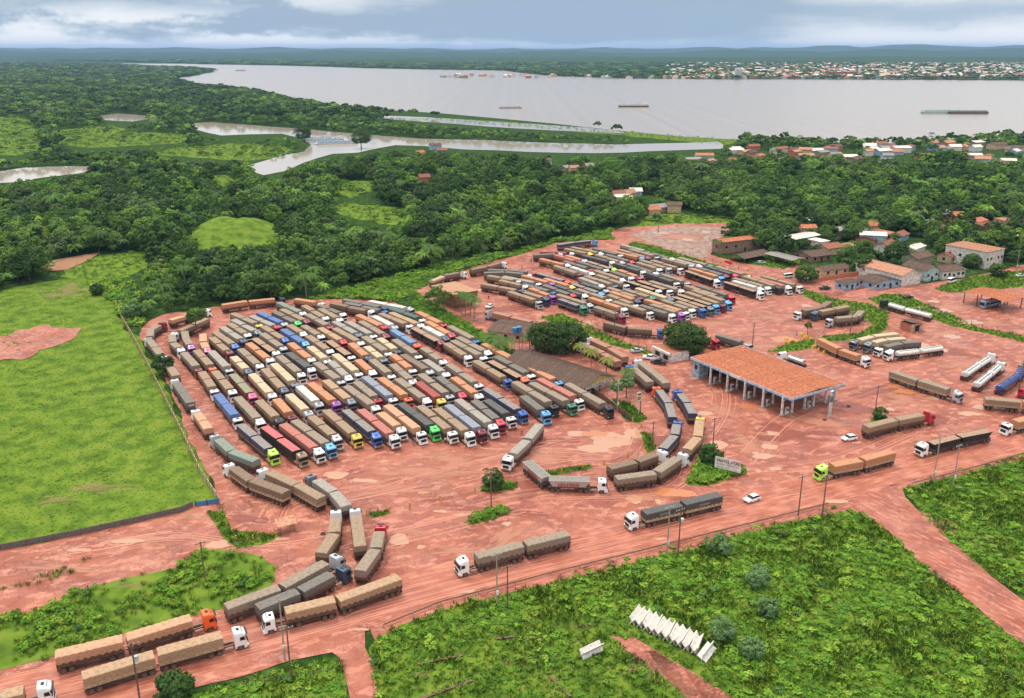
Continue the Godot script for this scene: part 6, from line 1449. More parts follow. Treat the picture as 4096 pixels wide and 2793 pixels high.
# the tarpaulin: a crowned cover over hoops, sagging between them; surface 0 the top, surface 1 the hanging sides
func tarp_mesh(L: float, vary: int, y0: float, y1: float, tip: bool) -> ArrayMesh:
	var key := "tarp%.2f_%d_%.2f_%s" % [L, vary, y1, tip]
	if cache.has(key): return cache[key]
	var top := MB.new(); var side := MB.new()
	var r := RandomNumberGenerator.new()
	r.seed = hash(key)
	var m := maxi(4, int(L / 0.55))
	var rows := []
	for k in m + 1:
		var z := -L / 2 + L * k / m
		var hoop := absf(sin(PI * k / 2.0))
		var sag := 0.075 * hoop + r.randf() * 0.03
		var w := 1.28 + r.randf_range(-0.015, 0.015)
		var hem := y0 + (0.2 if k % 2 else -0.12) + r.randf_range(-0.06, 0.06)
		var yt := y1 - sag
		var e := 0.06 if k == 0 or k == m else 0.0
		rows.append([Vector3(-w, hem, z), Vector3(-w - 0.01 + hoop * 0.02, (hem + yt) / 2, z), Vector3(-w + 0.02, yt - 0.11 - e, z), Vector3(-w + 0.14, yt - 0.03 - e, z), Vector3(-0.45, yt + 0.03 - e, z), Vector3(0.45, yt + 0.03 - e + r.randf() * 0.015, z), Vector3(w - 0.14, yt - 0.03 - e, z), Vector3(w - 0.02, yt - 0.11 - e, z), Vector3(w + 0.01 - hoop * 0.02, (hem + yt) / 2, z), Vector3(w, hem, z)])
	for k in m:
		for j in 9:
			var b: MB = top if j >= 3 and j <= 5 else side
			if tip and (j == 0 or j == 8): continue
			b.quad(rows[k][j], rows[k][j + 1], rows[k + 1][j + 1], rows[k + 1][j], Vector3(-1 if j < 3 else 1 if j > 5 else 0, 0.3 if j in [2, 6] else 1.0 if j in [3, 4, 5] else 0.0, 0))
	if not tip:
		for en in [[0, -1.0], [m, 1.0]]:
			var q = rows[en[0]]
			var o := Vector3(0, 0, en[1])
			side.quad(q[0], q[9], q[7], q[2], o)
			side.quad(q[2], q[7], q[6], q[3], o)
			side.quad(q[3], q[6], q[5], q[4], o)
	var am := top.mesh()
	side.add(am)
	cache[key] = am
	return am

func bed_mesh(L: float, lod: int, axles: Array, kind: String) -> ArrayMesh:
	var key := "bed%.2f_%d_%s_%s" % [L, lod, axles, kind]
	if cache.has(key): return cache[key]
	var m := MB.new()
	if kind != "tank":
		m.span(-1.24, 1.24, 1.22, 1.36, -L / 2, L / 2)
	for s in [-0.4, 0.4]: m.span(s - 0.06, s + 0.06, 0.85, 1.22, -L / 2 + 0.4, L / 2 - 0.1)
	for z in axles:
		m.tube(Vector3(-1.0, 0.52, z), Vector3(1.0, 0.52, z), 0.09, 0.09, 6, false)
		for s in [-1.0, 1.0]: m.span(s * 0.6 - 0.08, s * 0.6 + 0.08, 0.55, 1.2, z - 0.2, z + 0.2)
	# underrun bar and rear frame
	m.span(-1.15, 1.15, 0.5, 0.62, L / 2 - 0.14, L / 2 - 0.02)
	for s in [-0.8, 0.8]: m.span(s - 0.05, s + 0.05, 0.6, 1.22, L / 2 - 0.12, L / 2 - 0.04)
	# side guards
	var lo := -L / 2 + 2.6; var hi: float = axles[-2] - 0.75 if axles.size() > 1 else L / 2 - 1.6
	for z in axles:
		if z < 0.0: lo = maxf(lo, z + 0.8)
	if hi - lo > 1.0:
		for s in [-1.0, 1.0]:
			m.span(s * 1.15 - 0.03, s * 1.15 + 0.03, 0.62, 0.74, lo, hi)
			m.span(s * 1.15 - 0.03, s * 1.15 + 0.03, 0.86, 0.96, lo, hi)
			m.span(s * 1.0 - 0.15, s * 1.0 + 0.15, 0.7, 1.15, lo + 0.3, lo + 1.1)
	if lod == 2: wheels_into(m, axles, true)
	cache[key] = m.mesh()
	return cache[key]

func board_mesh(L: float, y0: float, y1: float, ribs: float) -> ArrayMesh:
	return shared("board%.2f_%.2f_%.2f" % [L, y1, ribs], func():
		var m := MB.new()
		m.span(-0.025, 0.025, y0, y1, -L / 2, L / 2)
		if ribs > 0.0:
			var k := int(L / ribs)
			for j in k + 1:
				var z := -L / 2 + 0.06 + (L - 0.12) * j / k
				m.span(-0.06, 0.06, y0, y1, z - 0.045, z + 0.045)
			m.span(-0.05, 0.05, y1 - 0.06, y1, -L / 2, L / 2)
		return m.mesh())

func end_mesh(y0: float, y1: float) -> ArrayMesh:
	return shared("end%.2f" % y1, func():
		var m := MB.new()
		m.span(-1.22, 1.22, y0, y1, -0.03, 0.03)
		for x in [-1.1, -0.4, 0.4, 1.1]: m.span(x - 0.04, x + 0.04, y0, y1, -0.055, 0.055)
		return m.mesh())

# tipper body: walls that lean out, ends that slope
func tipper_mesh(L: float) -> ArrayMesh:
	return shared("tipper%.2f" % L, func():
		var m := MB.new()
		var h := L / 2
		var lo := [Vector3(-0.95, 1.36, -h + 1.1), Vector3(0.95, 1.36, -h + 1.1), Vector3(0.95, 1.36, h - 0.9), Vector3(-0.95, 1.36, h - 0.9)]
		var hi := [Vector3(-1.27, 3.05, -h), Vector3(1.27, 3.05, -h), Vector3(1.27, 3.05, h), Vector3(-1.27, 3.05, h)]
		for k in 4:
			var l := (k + 1) % 4
			m.quad(lo[k], lo[l], hi[l], hi[k], (lo[k] + lo[l]) * Vector3(1, 0, 1))
		m.quad(lo[0], lo[1], lo[2], lo[3], Vector3.DOWN)
		var kk := int(L / 1.1)
		for s in [-1.0, 1.0]:
			for j in kk + 1:
				var z := -h + 1.0 + (L - 1.9) * j / kk
				var a := Vector3(s * 0.97, 1.36, z); var b := Vector3(s * 1.3, 3.05, z)
				var d := Vector3(0, 0, 0.07)
				m.quad(a - d, a + d, b + d, b - d, Vector3(s, -0.2, 0))
				m.quad(a - d, b - d, b - d - Vector3(s * 0.06, 0, 0), a - d - Vector3(s * 0.06, 0, 0), -d)
			m.span(s * 1.27 - 0.05, s * 1.27 + 0.05, 2.98, 3.1, -h, h)
		return m.mesh())

func tank_body(L: float) -> ArrayMesh:
	return shared("tankbody%.2f" % L, func():
		var m := MB.new()
		var rs := []
		var prof := [[-L / 2, 0.5], [-L / 2 + 0.08, 0.88], [-L / 2 + 0.25, 1.0], [L / 2 - 0.25, 1.0], [L / 2 - 0.08, 0.88], [L / 2, 0.5]]
		for q in prof:
			var p := PackedVector3Array()
			for k in 20:
				var t := TAU * k / 20
				p.append(Vector3(cos(t) * 1.2 * q[1], 2.25 + sin(t) * 0.95 * q[1], q[0]))
			rs.append(p)
		for r in rs.size() - 1:
			for k in 20:
				var l := (k + 1) % 20
				var c: Vector3 = (rs[r][k] + rs[r + 1][l]) * 0.5 - Vector3(0, 2.25, 0)
				m.quad(rs[r][k], rs[r][l], rs[r + 1][l], rs[r + 1][k], Vector3(c.x, c.y, 0.0 if r == 2 else c.z * 0.1))
		m.cap(rs[0], Vector3.FORWARD); m.cap(rs[-1], Vector3.BACK)
		return m.mesh())

func lorry(d: Array, label: String, group: String) -> void:
	# d: lod, cab colour, tarp, options, x, z, heading, boxes...
	var lod: int = d[0]
	var opt: String = d[3]
	var t := thing("cargo_truck" if not "tank" in opt else "tanker_truck", label, "truck", Vector3(d[4], 0.15, d[5]), d[6], group)
	var r := RandomNumberGenerator.new()
	r.seed = hash(str(d[4], d[5]))
	var kind := r.randi() % 3 if not d[1] in ["G", "L"] else 1
	if d[1] == "W" and r.randf() < 0.4: kind = 2 if r.randf() < 0.5 else 0
	var cm: Material = M["cab_" + d[1]]
	var cab := part("cab", cab_mesh(kind), cm, t)
	part("windshield", glass_mesh(kind), M.glass_dark, cab)
	var rear_roof: float = {0: 3.6, 1: 3.4, 2: 3.2}[kind]
	if lod < 2 or d[4] > -1e9:
		var sw := shared("side_window", func():
			var m := MB.new()
			m.quad(Vector3(0, 1.95, -0.72), Vector3(0, 1.95, 0.18), Vector3(0, 2.62, 0.18), Vector3(0, 2.72, -0.55), Vector3(1, 0, 0))
			m.quad(Vector3(0.01, 1.95, -0.72), Vector3(0.01, 1.95, 0.18), Vector3(0.01, 2.62, 0.18), Vector3(0.01, 2.72, -0.55), Vector3(-1, 0, 0))
			return m.mesh())
		for s in [-1.0, 1.0]:
			part("side_window", sw, M.glass_dark, cab).position.x = s * 1.262 - 0.005
		part("roof_hatch", shared("hatch", func():
			var m := MB.new()
			m.span(-0.38, 0.38, -0.02, 0.035, -0.26, 0.26)
			return m.mesh()), M.glass_dark, cab).transform = Transform3D(Basis(Vector3.RIGHT, -0.2 if kind == 1 else -0.06), Vector3(0, {0: 3.62, 1: 3.44, 2: 3.21}[kind], 0.3 if kind != 1 else 0.25))
		part("grille", shared("grille", func():
			var m := MB.new()
			m.span(-0.78, 0.78, 0.95, 1.72, -1.205, -1.12)
			for k in 4: m.span(-0.76, 0.76, 1.03 + k * 0.18, 1.1 + k * 0.18, -1.235, -1.2)
			return m.mesh()), M.trim, cab)
		part("sun_visor", shared("visor", func():
			var m := MB.new()
			m.box(Vector3(0, 2.92, -1.08), Vector3(2.1, 0.05, 0.32), Basis(Vector3.RIGHT, 0.5))
			return m.mesh()), M.trim, cab)
	if lod < 2:
		part("bumper", shared("bumper", func():
			var m := MB.new()
			m.span(-1.23, 1.23, 0.3, 0.62, -1.24, -0.9)
			m.span(-1.0, 1.0, 0.62, 0.78, -1.225, -1.0)
			return m.mesh()), M.mud_splash if r.randf() < 0.6 else cm, cab)
		for s in [-1.0, 1.0]:
			part("headlight", shared("headlight", func():
				var m := MB.new()
				m.box(Vector3.ZERO, Vector3(0.36, 0.2, 0.06))
				return m.mesh()), M.lamp_glass, cab).position = Vector3(s * 0.98, 0.82, -1.2)
			part("mirror", shared("mirror", func():
				var m := MB.new()
				m.box(Vector3.ZERO, Vector3(0.16, 0.75, 0.14))
				m.tube(Vector3(0, 0.3, 0.05), Vector3(0, 0.42, 0.3), 0.02, 0.02, 5)
				return m.mesh()), M.trim, cab).position = Vector3(s * 1.38, 2.2, -0.98)
			part("fuel_tank", tank_mesh(), M.muddy_steel, t).position = Vector3(s * 0.9, 0.72, 2.1)
			part("mudguard", shared("front_guard", func():
				var m := MB.new()
				for k in 6:
					var a0 := PI * k / 6.0; var a1 := PI * (k + 1) / 6.0
					m.quad(Vector3(-0.2, sin(a0) * 0.6, cos(a0) * 0.6), Vector3(0.2, sin(a0) * 0.6, cos(a0) * 0.6), Vector3(0.2, sin(a1) * 0.6, cos(a1) * 0.6), Vector3(-0.2, sin(a1) * 0.6, cos(a1) * 0.6), Vector3(0, sin((a0 + a1) / 2), cos((a0 + a1) / 2)))
				return m.mesh()), M.mud_splash, t).position = Vector3(s * 1.05, 0.52, 0.2)
			add_wheel(t, Vector3(s * 1.07, 0.52, 0.2), false, lod)
			for z in DRIVE: add_wheel(t, Vector3(s * 0.98, 0.52, z), true, lod)
		if kind != 1:
			part("air_horns", shared("horn", func():
				var m := MB.new()
				m.span(-0.75, 0.75, 0.0, 0.1, -0.06, 0.06)
				return m.mesh()), M.trim, cab).position = Vector3(0, 3.2 if kind == 2 else 3.45, -0.35)
	part("chassis", chassis_mesh(lod), M.under_frame, t)
	var inv := t.transform.affine_inverse()
	for k in range(7, d.size()):
		var b: Array = d[k]
		var L: float = b[3]
		var tr := inv * Transform3D(Basis(Vector3.UP, b[2]), Vector3(b[0], 0.15, b[1]))
		var axles := [L / 2 - 2.2, L / 2 - 0.95]
		if L > 11.0: axles = [L / 2 - 3.4, L / 2 - 2.15, L / 2 - 0.9]
		if k > 7 and "dolly" in opt: axles = [-L / 2 + 0.7, -L / 2 + 1.95] + axles
		var bm: Material = M.board_cream if "cream" in opt else M["board_" + d[2]]
		var tl := part("trailer", bed_mesh(L, lod, axles, "tank" if "tank" in opt else "box"), M.under_frame, t)
		tl.transform = tr
		var tarp: Array = [M["top_" + d[2]], M["side_" + d[2]]]
		if "tank" in opt:
			var tm: Material = M.tank_blue if d[2] == "B" else M.chrome if d[2] == "s" else M.tank_white
			var body := part("tank", tank_body(L - 0.3), tm, tl)
			for j in 3:
				part("hatch", shared("tank_hatch", func():
					var m := MB.new()
					m.tube(Vector3(0, -0.1, 0), Vector3(0, 0.14, 0), 0.28, 0.26, 10)
					return m.mesh()), tm, body).position = Vector3(0, 3.2, (j - 1) * L * 0.28)
			part("walkway", shared("walk%.1f" % L, func():
				var m := MB.new()
				m.span(-0.55, -0.3, 3.14, 3.2, -L / 2 + 0.7, L / 2 - 0.7)
				m.span(0.3, 0.55, 3.14, 3.2, -L / 2 + 0.7, L / 2 - 0.7)
				return m.mesh()), M.trim, body)
			part("rear_panel", shared("tank_rear", func():
				var m := MB.new()
				m.span(-1.2, 1.2, 0.85, 1.5, 0, 0.06)
				return m.mesh()), M.under_frame, tl).position.z = L / 2 - 0.1
		elif "tip" in opt:
			part("tipper_body", tipper_mesh(L), M["side_" + d[2]], tl)
			part("tarpaulin", tarp_mesh(L, 0, 2.9, 3.2, true), [tarp[0], tarp[0]], tl)
		elif d[2] == "x" or d[2] == "p" and lod == 2:
			part("tipper_body", tipper_mesh(L), M["side_" + d[2]], tl)
			part("tarpaulin", tarp_mesh(L, r.randi() % 2, 2.9, 3.25, true), [tarp[0], tarp[0]], tl)
		else:
			var hi: float = [3.45, 3.55, 3.65][r.randi() % 3]
			var yb := 2.0
			if lod == 2:
				part("load_box", shared("box%.2f" % L, func():
					var m := MB.new()
					m.span(-1.22, 1.22, 1.36, 2.05, -L / 2, L / 2)
					var kk := int(L / 1.2)
					for s in [-1.0, 1.0]:
						for j in kk + 1:
							var z := -L / 2 + 0.06 + (L - 0.12) * j / kk
							m.span(s * 1.22 - 0.05, s * 1.22 + 0.05, 1.36, 2.05, z - 0.05, z + 0.05)
					return m.mesh()), bm, tl)
			else:
				for s in [-1.0, 1.0]: part("side_board", board_mesh(L, 1.36, yb + 0.1, 0.95), bm, tl).position.x = s * 1.2
				part("headboard", end_mesh(1.36, yb + 0.1), bm, tl).position.z = -L / 2 + 0.05
				part("tailgate", end_mesh(1.36, yb + 0.1), bm, tl).position.z = L / 2 - 0.05
			if "open" in opt and k == d.size() - 1:
				part("grain_load", shared("grain%.1f" % L, func():
					var m := MB.new()
					m.span(-1.15, 1.15, 1.9, 3.0, -L / 2 + 0.1, L / 2 - 0.1)
					m.quad(Vector3(-1.15, 3.0, -L / 2 + 0.1), Vector3(0, 3.25, -L / 2 + 0.6), Vector3(0, 3.25, L / 2 - 0.6), Vector3(-1.15, 3.0, L / 2 - 0.1), Vector3.UP)
					m.quad(Vector3(1.15, 3.0, -L / 2 + 0.1), Vector3(0, 3.25, -L / 2 + 0.6), Vector3(0, 3.25, L / 2 - 0.6), Vector3(1.15, 3.0, L / 2 - 0.1), Vector3.UP)
					return m.mesh()), M.board_cream, tl)
			else:
				part("tarpaulin", tarp_mesh(L, r.randi() % 3, yb, hi, false), tarp, tl)
		if lod < 2:
			for z in axles:
				for s in [-1.0, 1.0]: add_wheel(tl, Vector3(s * 0.97, 0.52, z), true, lod)
			for s in [-1.0, 1.0]:
				part("tail_lamp", shared("tail", func():
					var m := MB.new()
					m.box(Vector3.ZERO, Vector3(0.4, 0.14, 0.05))
					return m.mesh()), M.tail_lamp, tl).position = Vector3(s * 0.9, 0.78, L / 2 + 0.0)
				part("mudflap", shared("flap", func():
					var m := MB.new()
					m.box(Vector3.ZERO, Vector3(0.55, 0.6, 0.03))
					return m.mesh()), M.under_frame, tl).position = Vector3(s * 0.95, 0.62, axles[-1] + 0.65)
			if k > 7:
				part("drawbar", shared("drawbar", func():
					var m := MB.new()
					for s in [-1.0, 1.0]: m.tube(Vector3(s * 0.45, 0.9, 0), Vector3(0, 0.85, -1.1), 0.06, 0.06, 6)
					return m.mesh()), M.under_frame, tl).position.z = -L / 2 + 0.4
		if "jolivan" in opt: lettering(tl, "JOLIVAN" , 0.9, Vector3(1.24, 2.0, 0.2 if k == 7 else 0.0), PI / 2, M.letters_red, Vector3(0, 0, 0.19))
		if "jolivan" in opt: lettering(tl, "JOLIVAN" , 0.9, Vector3(-1.24, 2.0, 0.2), -PI / 2, M.letters_red, Vector3(0, 0, 0.19))
		if "salomao" in opt:
			for s in [-1.0, 1.0]: lettering(tl, "SALOMÃO", 0.42, Vector3(s * 1.31, 2.65, 0), s * PI / 2, M.letters_grey)
		if "new" in opt and k == d.size() - 1: lettering(tl, "NEW", 0.5, Vector3(0.2, 2.6, L / 2 + 0.03), 0.0, M.letters_white)
		if "mark" in opt and k == 7: lettering(tl, "M", 0.8, Vector3(0, 2.5, L / 2 + 0.03), 0.0, M.letters_white)

func lettering(parent: Node, words: String, size: float, at: Vector3, turn: float, m: Material, lean := Vector3.ZERO) -> void:
	var key := "text" + words + str(size)
	if not cache.has(key):
		var tm := TextMesh.new()
		var f := SystemFont.new()
		f.font_names = PackedStringArray(["Droid Sans"])
		f.font_weight = 700
		tm.font = f
		tm.text = words; tm.font_size = 64; tm.pixel_size = size / 46.0; tm.depth = 0.02
		tm.curve_step = 4.0
		cache[key] = tm
	var o := part("lettering", cache[key], m, parent)
	o.position = at
	o.rotation = Vector3(lean.z, turn, 0)

func lorries() -> void:
	var cab_name := {W = "white", S = "silver", K = "black", N = "navy blue", B = "blue", U = "light blue", R = "red", M = "maroon", O = "orange", Y = "yellow", G = "bright green", D = "dark green", L = "lime green", P = "purple", A = "slate grey", I = "pink", T = "dusty brown"}
	var tarp_name := {g = "taupe grey", G = "dark grey", b = "brown", k = "black", o = "orange", l = "peach", c = "cream", w = "white", B = "bright blue", h = "dusty blue", q = "blue-sided grey", z = "light blue", r = "red", v = "dark red", p = "bright red", e = "pale green", E = "dark green", s = "light grey", t = "tan", x = "black-walled tan", d = "dark brown", a = "green and red", m = "mud-caked salmon", j = "grey and white"}
	var rank := ["front", "second", "third", "fourth", "fifth", "sixth", "seventh", "eighth", "ninth", "tenth", "eleventh", "twelfth"]
	for g in TRUCKS:
		var where: String = g[0]
		var group := "trucks moving and waiting around the yards"
		if where.begins_with("main"):
			where = "%s row of packed yard" % rank[int(where.substr(4))]
			group = "trucks packed in the main yard"
		elif where.begins_with("far"):
			where = "%s row of far yard" % rank[int(where.substr(3))]
			group = "trucks packed in the far yard"
		elif where.begins_with("queueing"): group = "trucks queueing along the timber fence"
		var two: bool = g.size() > 9
		var load_: String = ("two %s tarpaulin trailers" if two else "one long %s tarpaulin trailer") % tarp_name[g[3]]
		if "tank" in g[4]: load_ = {w = "white tank trailers", B = "blue tank trailers", s = "polished steel tank"}[g[3]]
		elif g[3] in ["x", "j"]: load_ = "two %s tipper trailers" % tarp_name[g[3]]
		var d: Array = g.slice(1)
		var along := Vector2(sin(d[6]), cos(d[6]))          # towards the tail
		var back := 3.0
		for k in range(7, d.size()):
			if d[k] is float:
				var c: Vector2 = Vector2(d[4], d[5]) + along * (back + d[k] / 2)
				back += d[k] + 0.5
				d[k] = [c.x, c.y, d[6], d[k]]
		lorry(d, "%s cab, %s, %s" % [cab_name[g[2]], load_, where], group)

# ---------------------------------------------------------------- plants
func leaf(m: MB, at: Vector3, out: Vector3, size: float, r: RandomNumberGenerator, shade: Color) -> void:
	var d := (out + Vector3(r.randf_range(-1, 1), r.randf_range(-0.6, 1), r.randf_range(-1, 1)) * 0.9).normalized()
	var x := d.cross(Vector3(r.randf_range(-1, 1), r.randf_range(-1, 1), r.randf_range(-1, 1))).normalized()
	var y := d.cross(x)
	var k := m.v.size()
	var a := size * r.randf_range(0.7, 1.25); var b := a * r.randf_range(0.5, 0.8)
	var nn := (out * 1.3 + d).normalized()
	var q := [at - x * a, at + y * b + d * a * 0.15, at + x * a, at - y * b]
	for j in 4:
		m.v.append(q[j]); m.n.append(nn); m.u.append(Vector2(j % 2, j / 2)); m.c.append(shade)
	if (q[2] - q[0]).cross(q[1] - q[0]).dot(nn) >= 0.0: m.i.append_array([k, k + 1, k + 2, k, k + 2, k + 3])
	else: m.i.append_array([k, k + 2, k + 1, k, k + 3, k + 2])

# a crown of leaf clumps spread through an uneven dome, centred at height h
func crown_mesh(seed_: int, rx: float, ry: float, h: float, clumps: int, leaves: int, size: float, under := 0.35) -> ArrayMesh:
	var r := RandomNumberGenerator.new()
	r.seed = seed_
	var m := MB.new()
	m.colored = true
	var lobes := []
	for k in 5: lobes.append([Vector3(r.randf_range(-1, 1), r.randf_range(-0.3, 1), r.randf_range(-1, 1)).normalized(), r.randf_range(0.1, 0.34)])
	for k in clumps:
		var d := Vector3(r.randfn(), r.randfn(), r.randfn()).normalized()
		if d.y < -under: d.y = -d.y * 0.6
		var sw := 0.82
		for l in lobes: sw += l[1] * maxf(0.0, d.dot(l[0])) ** 3
		var rad := sw * (0.62 + 0.38 * sqrt(r.randf()))
		var c := Vector3(d.x * rx, d.y * ry, d.z * rx) * rad + Vector3(0, h, 0)
		var cr := rx * r.randf_range(0.2, 0.32)
		var tint := r.randf_range(0.78, 1.25)
		for j in leaves:
			var e := Vector3(r.randfn(), r.randfn(), r.randfn()).normalized()
			if e.y < -0.3: e.y = -e.y
			var p := c + Vector3(e.x, e.y * 0.7, e.z) * cr * (0.6 + 0.4 * r.randf())
			var s := tint * r.randf_range(0.8, 1.2)
			leaf(m, p, (e * 0.8 + d * 0.5).normalized(), size, r, Color(s, s, s * 0.95))
	return m.mesh()

func trunk_mesh(seed_: int, h: float, rad: float, limbs: int, reach: float) -> ArrayMesh:
	var r := RandomNumberGenerator.new()
	r.seed = seed_
	var m := MB.new()
	var top := Vector3(r.randf_range(-0.4, 0.4), h, r.randf_range(-0.4, 0.4))
	var mid := top * 0.5 + Vector3(r.randf_range(-0.3, 0.3), 0, r.randf_range(-0.3, 0.3))
	m.tube(Vector3(0, -0.2, 0), mid, rad, rad * 0.72, 7, false)
	m.tube(mid, top, rad * 0.72, rad * 0.45, 7, false)
	for k in limbs:
		var t := TAU * (k + r.randf() * 0.5) / limbs
		var a := mid.lerp(top, r.randf_range(0.3, 1.0))
		m.tube(a, a + Vector3(cos(t) * reach, reach * r.randf_range(0.4, 0.9), sin(t) * reach), rad * 0.4, rad * 0.1, 5, false)
	return m.mesh()

func palm_crown(seed_: int, h: float, fronds: int, len_: float, up: float) -> ArrayMesh:
	var r := RandomNumberGenerator.new()
	r.seed = seed_
	var m := MB.new()
	m.colored = true
	for k in fronds:
		var t := TAU * (k + r.randf() * 0.6) / fronds
		var lift := r.randf_range(0.15, 1.0) * up
		var L := len_ * r.randf_range(0.8, 1.15)
		var dir := Vector3(cos(t), 0, sin(t)); var side := Vector3(-sin(t), 0, cos(t))
		var s := r.randf_range(0.75, 1.3)
		var pts := []
		for j in 9:
			var q := j / 8.0
			pts.append(Vector3(0, h, 0) + dir * L * (q - 0.12 * q * q) + Vector3.UP * L * (lift * q - (0.45 + lift * 0.75) * q * q))
		for j in 8:
			var a: Vector3 = pts[j]; var b: Vector3 = pts[j + 1]
			var q := (j + 0.5) / 8.0
			var w := L * 0.21 * sin(PI * clampf(q * 0.85 + 0.13, 0, 1))
			for sg in [-1.0, 1.0]:
				for fl in 2:      # leaflets hang from the rib
					var o: Vector3 = a.lerp(b, fl * 0.5 + r.randf() * 0.15)
					var e := o.lerp(b, 0.7 if fl == 1 else 0.55)
					var tip: Vector3 = o + side * sg * w * r.randf_range(0.8, 1.15) + dir * w * 0.5 - Vector3.UP * w * r.randf_range(0.25, 0.7)
					var kk := m.v.size()
					var nn: Vector3 = (Vector3.UP + dir * 0.3 + side * sg * 0.5).normalized()
					m.v.append(o); m.v.append(e); m.v.append(tip)
					for z in 3:
						m.n.append(nn); m.u.append(Vector2.ZERO); m.c.append(Color(s, s, s))
					if (tip - o).cross(e - o).dot(nn) >= 0.0: m.i.append_array([kk, kk + 1, kk + 2])
					else: m.i.append_array([kk, kk + 2, kk + 1])
	return m.mesh()

func palm_trunk(h: float, rad: float) -> ArrayMesh:
	var m := MB.new()
	m.tube(Vector3(0, -0.2, 0), Vector3(0.25, h * 0.5, 0), rad, rad * 0.8, 8, false)
	m.tube(Vector3(0.25, h * 0.5, 0), Vector3(0, h + 0.2, 0), rad * 0.8, rad * 0.65, 8, false)
	return m.mesh()

# a tuft: narrow blades that arch outwards
func tuft_mesh(seed_: int, blades: int, h: float, spread: float, wide: float) -> ArrayMesh:
	var r := RandomNumberGenerator.new()
	r.seed = seed_
	var m := MB.new()
	m.colored = true
	for k in blades:
		var t := r.randf() * TAU
		var d := Vector3(cos(t), 0, sin(t))
		var side := Vector3(-sin(t), 0, cos(t)) * wide
		var p := d * sqrt(r.randf()) * spread
		var hh := h * r.randf_range(0.5, 1.15)
		var q := p + d * hh * r.randf_range(0.1, 0.35) + Vector3.UP * hh * 0.7
		var e := p + d * hh * r.randf_range(0.4, 0.9) + Vector3.UP * hh * r.randf_range(0.7, 1.0)
		var s := r.randf_range(0.7, 1.3)
		var nn := (Vector3.UP * 1.4 + d * 0.6).normalized()
		var kk := m.v.size()
		for a in [p - side, p + side, q + side * 0.8, q - side * 0.8, e]:
			m.v.append(a); m.n.append(nn); m.u.append(Vector2.ZERO); m.c.append(Color(s, s, s * 0.9))
		if (q - p).cross(side).dot(nn) >= 0.0: m.i.append_array([kk, kk + 1, kk + 2, kk, kk + 2, kk + 3, kk + 3, kk + 2, kk + 4])
		else: m.i.append_array([kk, kk + 2, kk + 1, kk, kk + 3, kk + 2, kk + 3, kk + 4, kk + 2])
	return m.mesh()

func scatter(called: String, mesh: Mesh, mat: Material, xf: Array, cols: PackedColorArray) -> void:
	if xf.is_empty(): return
	var mm := MultiMesh.new()
	mm.transform_format = MultiMesh.TRANSFORM_3D
	mm.use_colors = true
	mm.mesh = mesh
	mm.instance_count = xf.size()
	for k in xf.size():
		mm.set_instance_transform(k, xf[k])
		mm.set_instance_color(k, cols[k])
	var o := MultiMeshInstance3D.new()
	o.multimesh = mm
	o.material_override = mat
	o.name = named(called)
	add_child(o)
	o.set_meta("kind", "stuff")
	tag(o, {distant_forest = "dense green forest spreading across the low land behind the yards", riverside_forest = "bluish green forest on the low land by the river", far_bank_forest = "hazy forest along the far bank of the river", field_grass = "short bright green grass growing over the open field", weeds = "tall tangled green weeds filling the rough ground below the road", verge_scrub = "low green scrub along the verges and hedges of the yards", town_roofs = "mass of tiny pale houses in the far town"}.get(called, "green plants"), {field_grass = "grass", weeds = "weeds", verge_scrub = "scrub", town_roofs = "town"}.get(called, "forest"))

var no_tree := []
var polys_clear := []

func blocked(p: Vector2, lists: Array) -> bool:
	for q in lists:
		if q[1].has_point(p) and Geometry2D.is_point_in_polygon(p, q[0]): return true
	return false

func with_box(p: PackedVector2Array) -> Array:
	var r := Rect2(p[0], Vector2.ZERO)
	for q in p: r = r.expand(q)
	return [p, r]

func tree_tint(r: RandomNumberGenerator, patch: float) -> Color:
	var kinds := [Color(0.034, 0.076, 0.014), Color(0.056, 0.118, 0.02), Color(0.088, 0.165, 0.026), Color(0.042, 0.086, 0.02), Color(0.14, 0.24, 0.034), Color(0.09, 0.14, 0.045)]
	var c: Color = kinds[clampi(int(r.randf() * 4.6 + patch * 4.0 + 0.5), 0, 5)]
	var s := r.randf_range(0.75, 1.65)
	return Color(c.r * s, c.g * s, c.b * s)

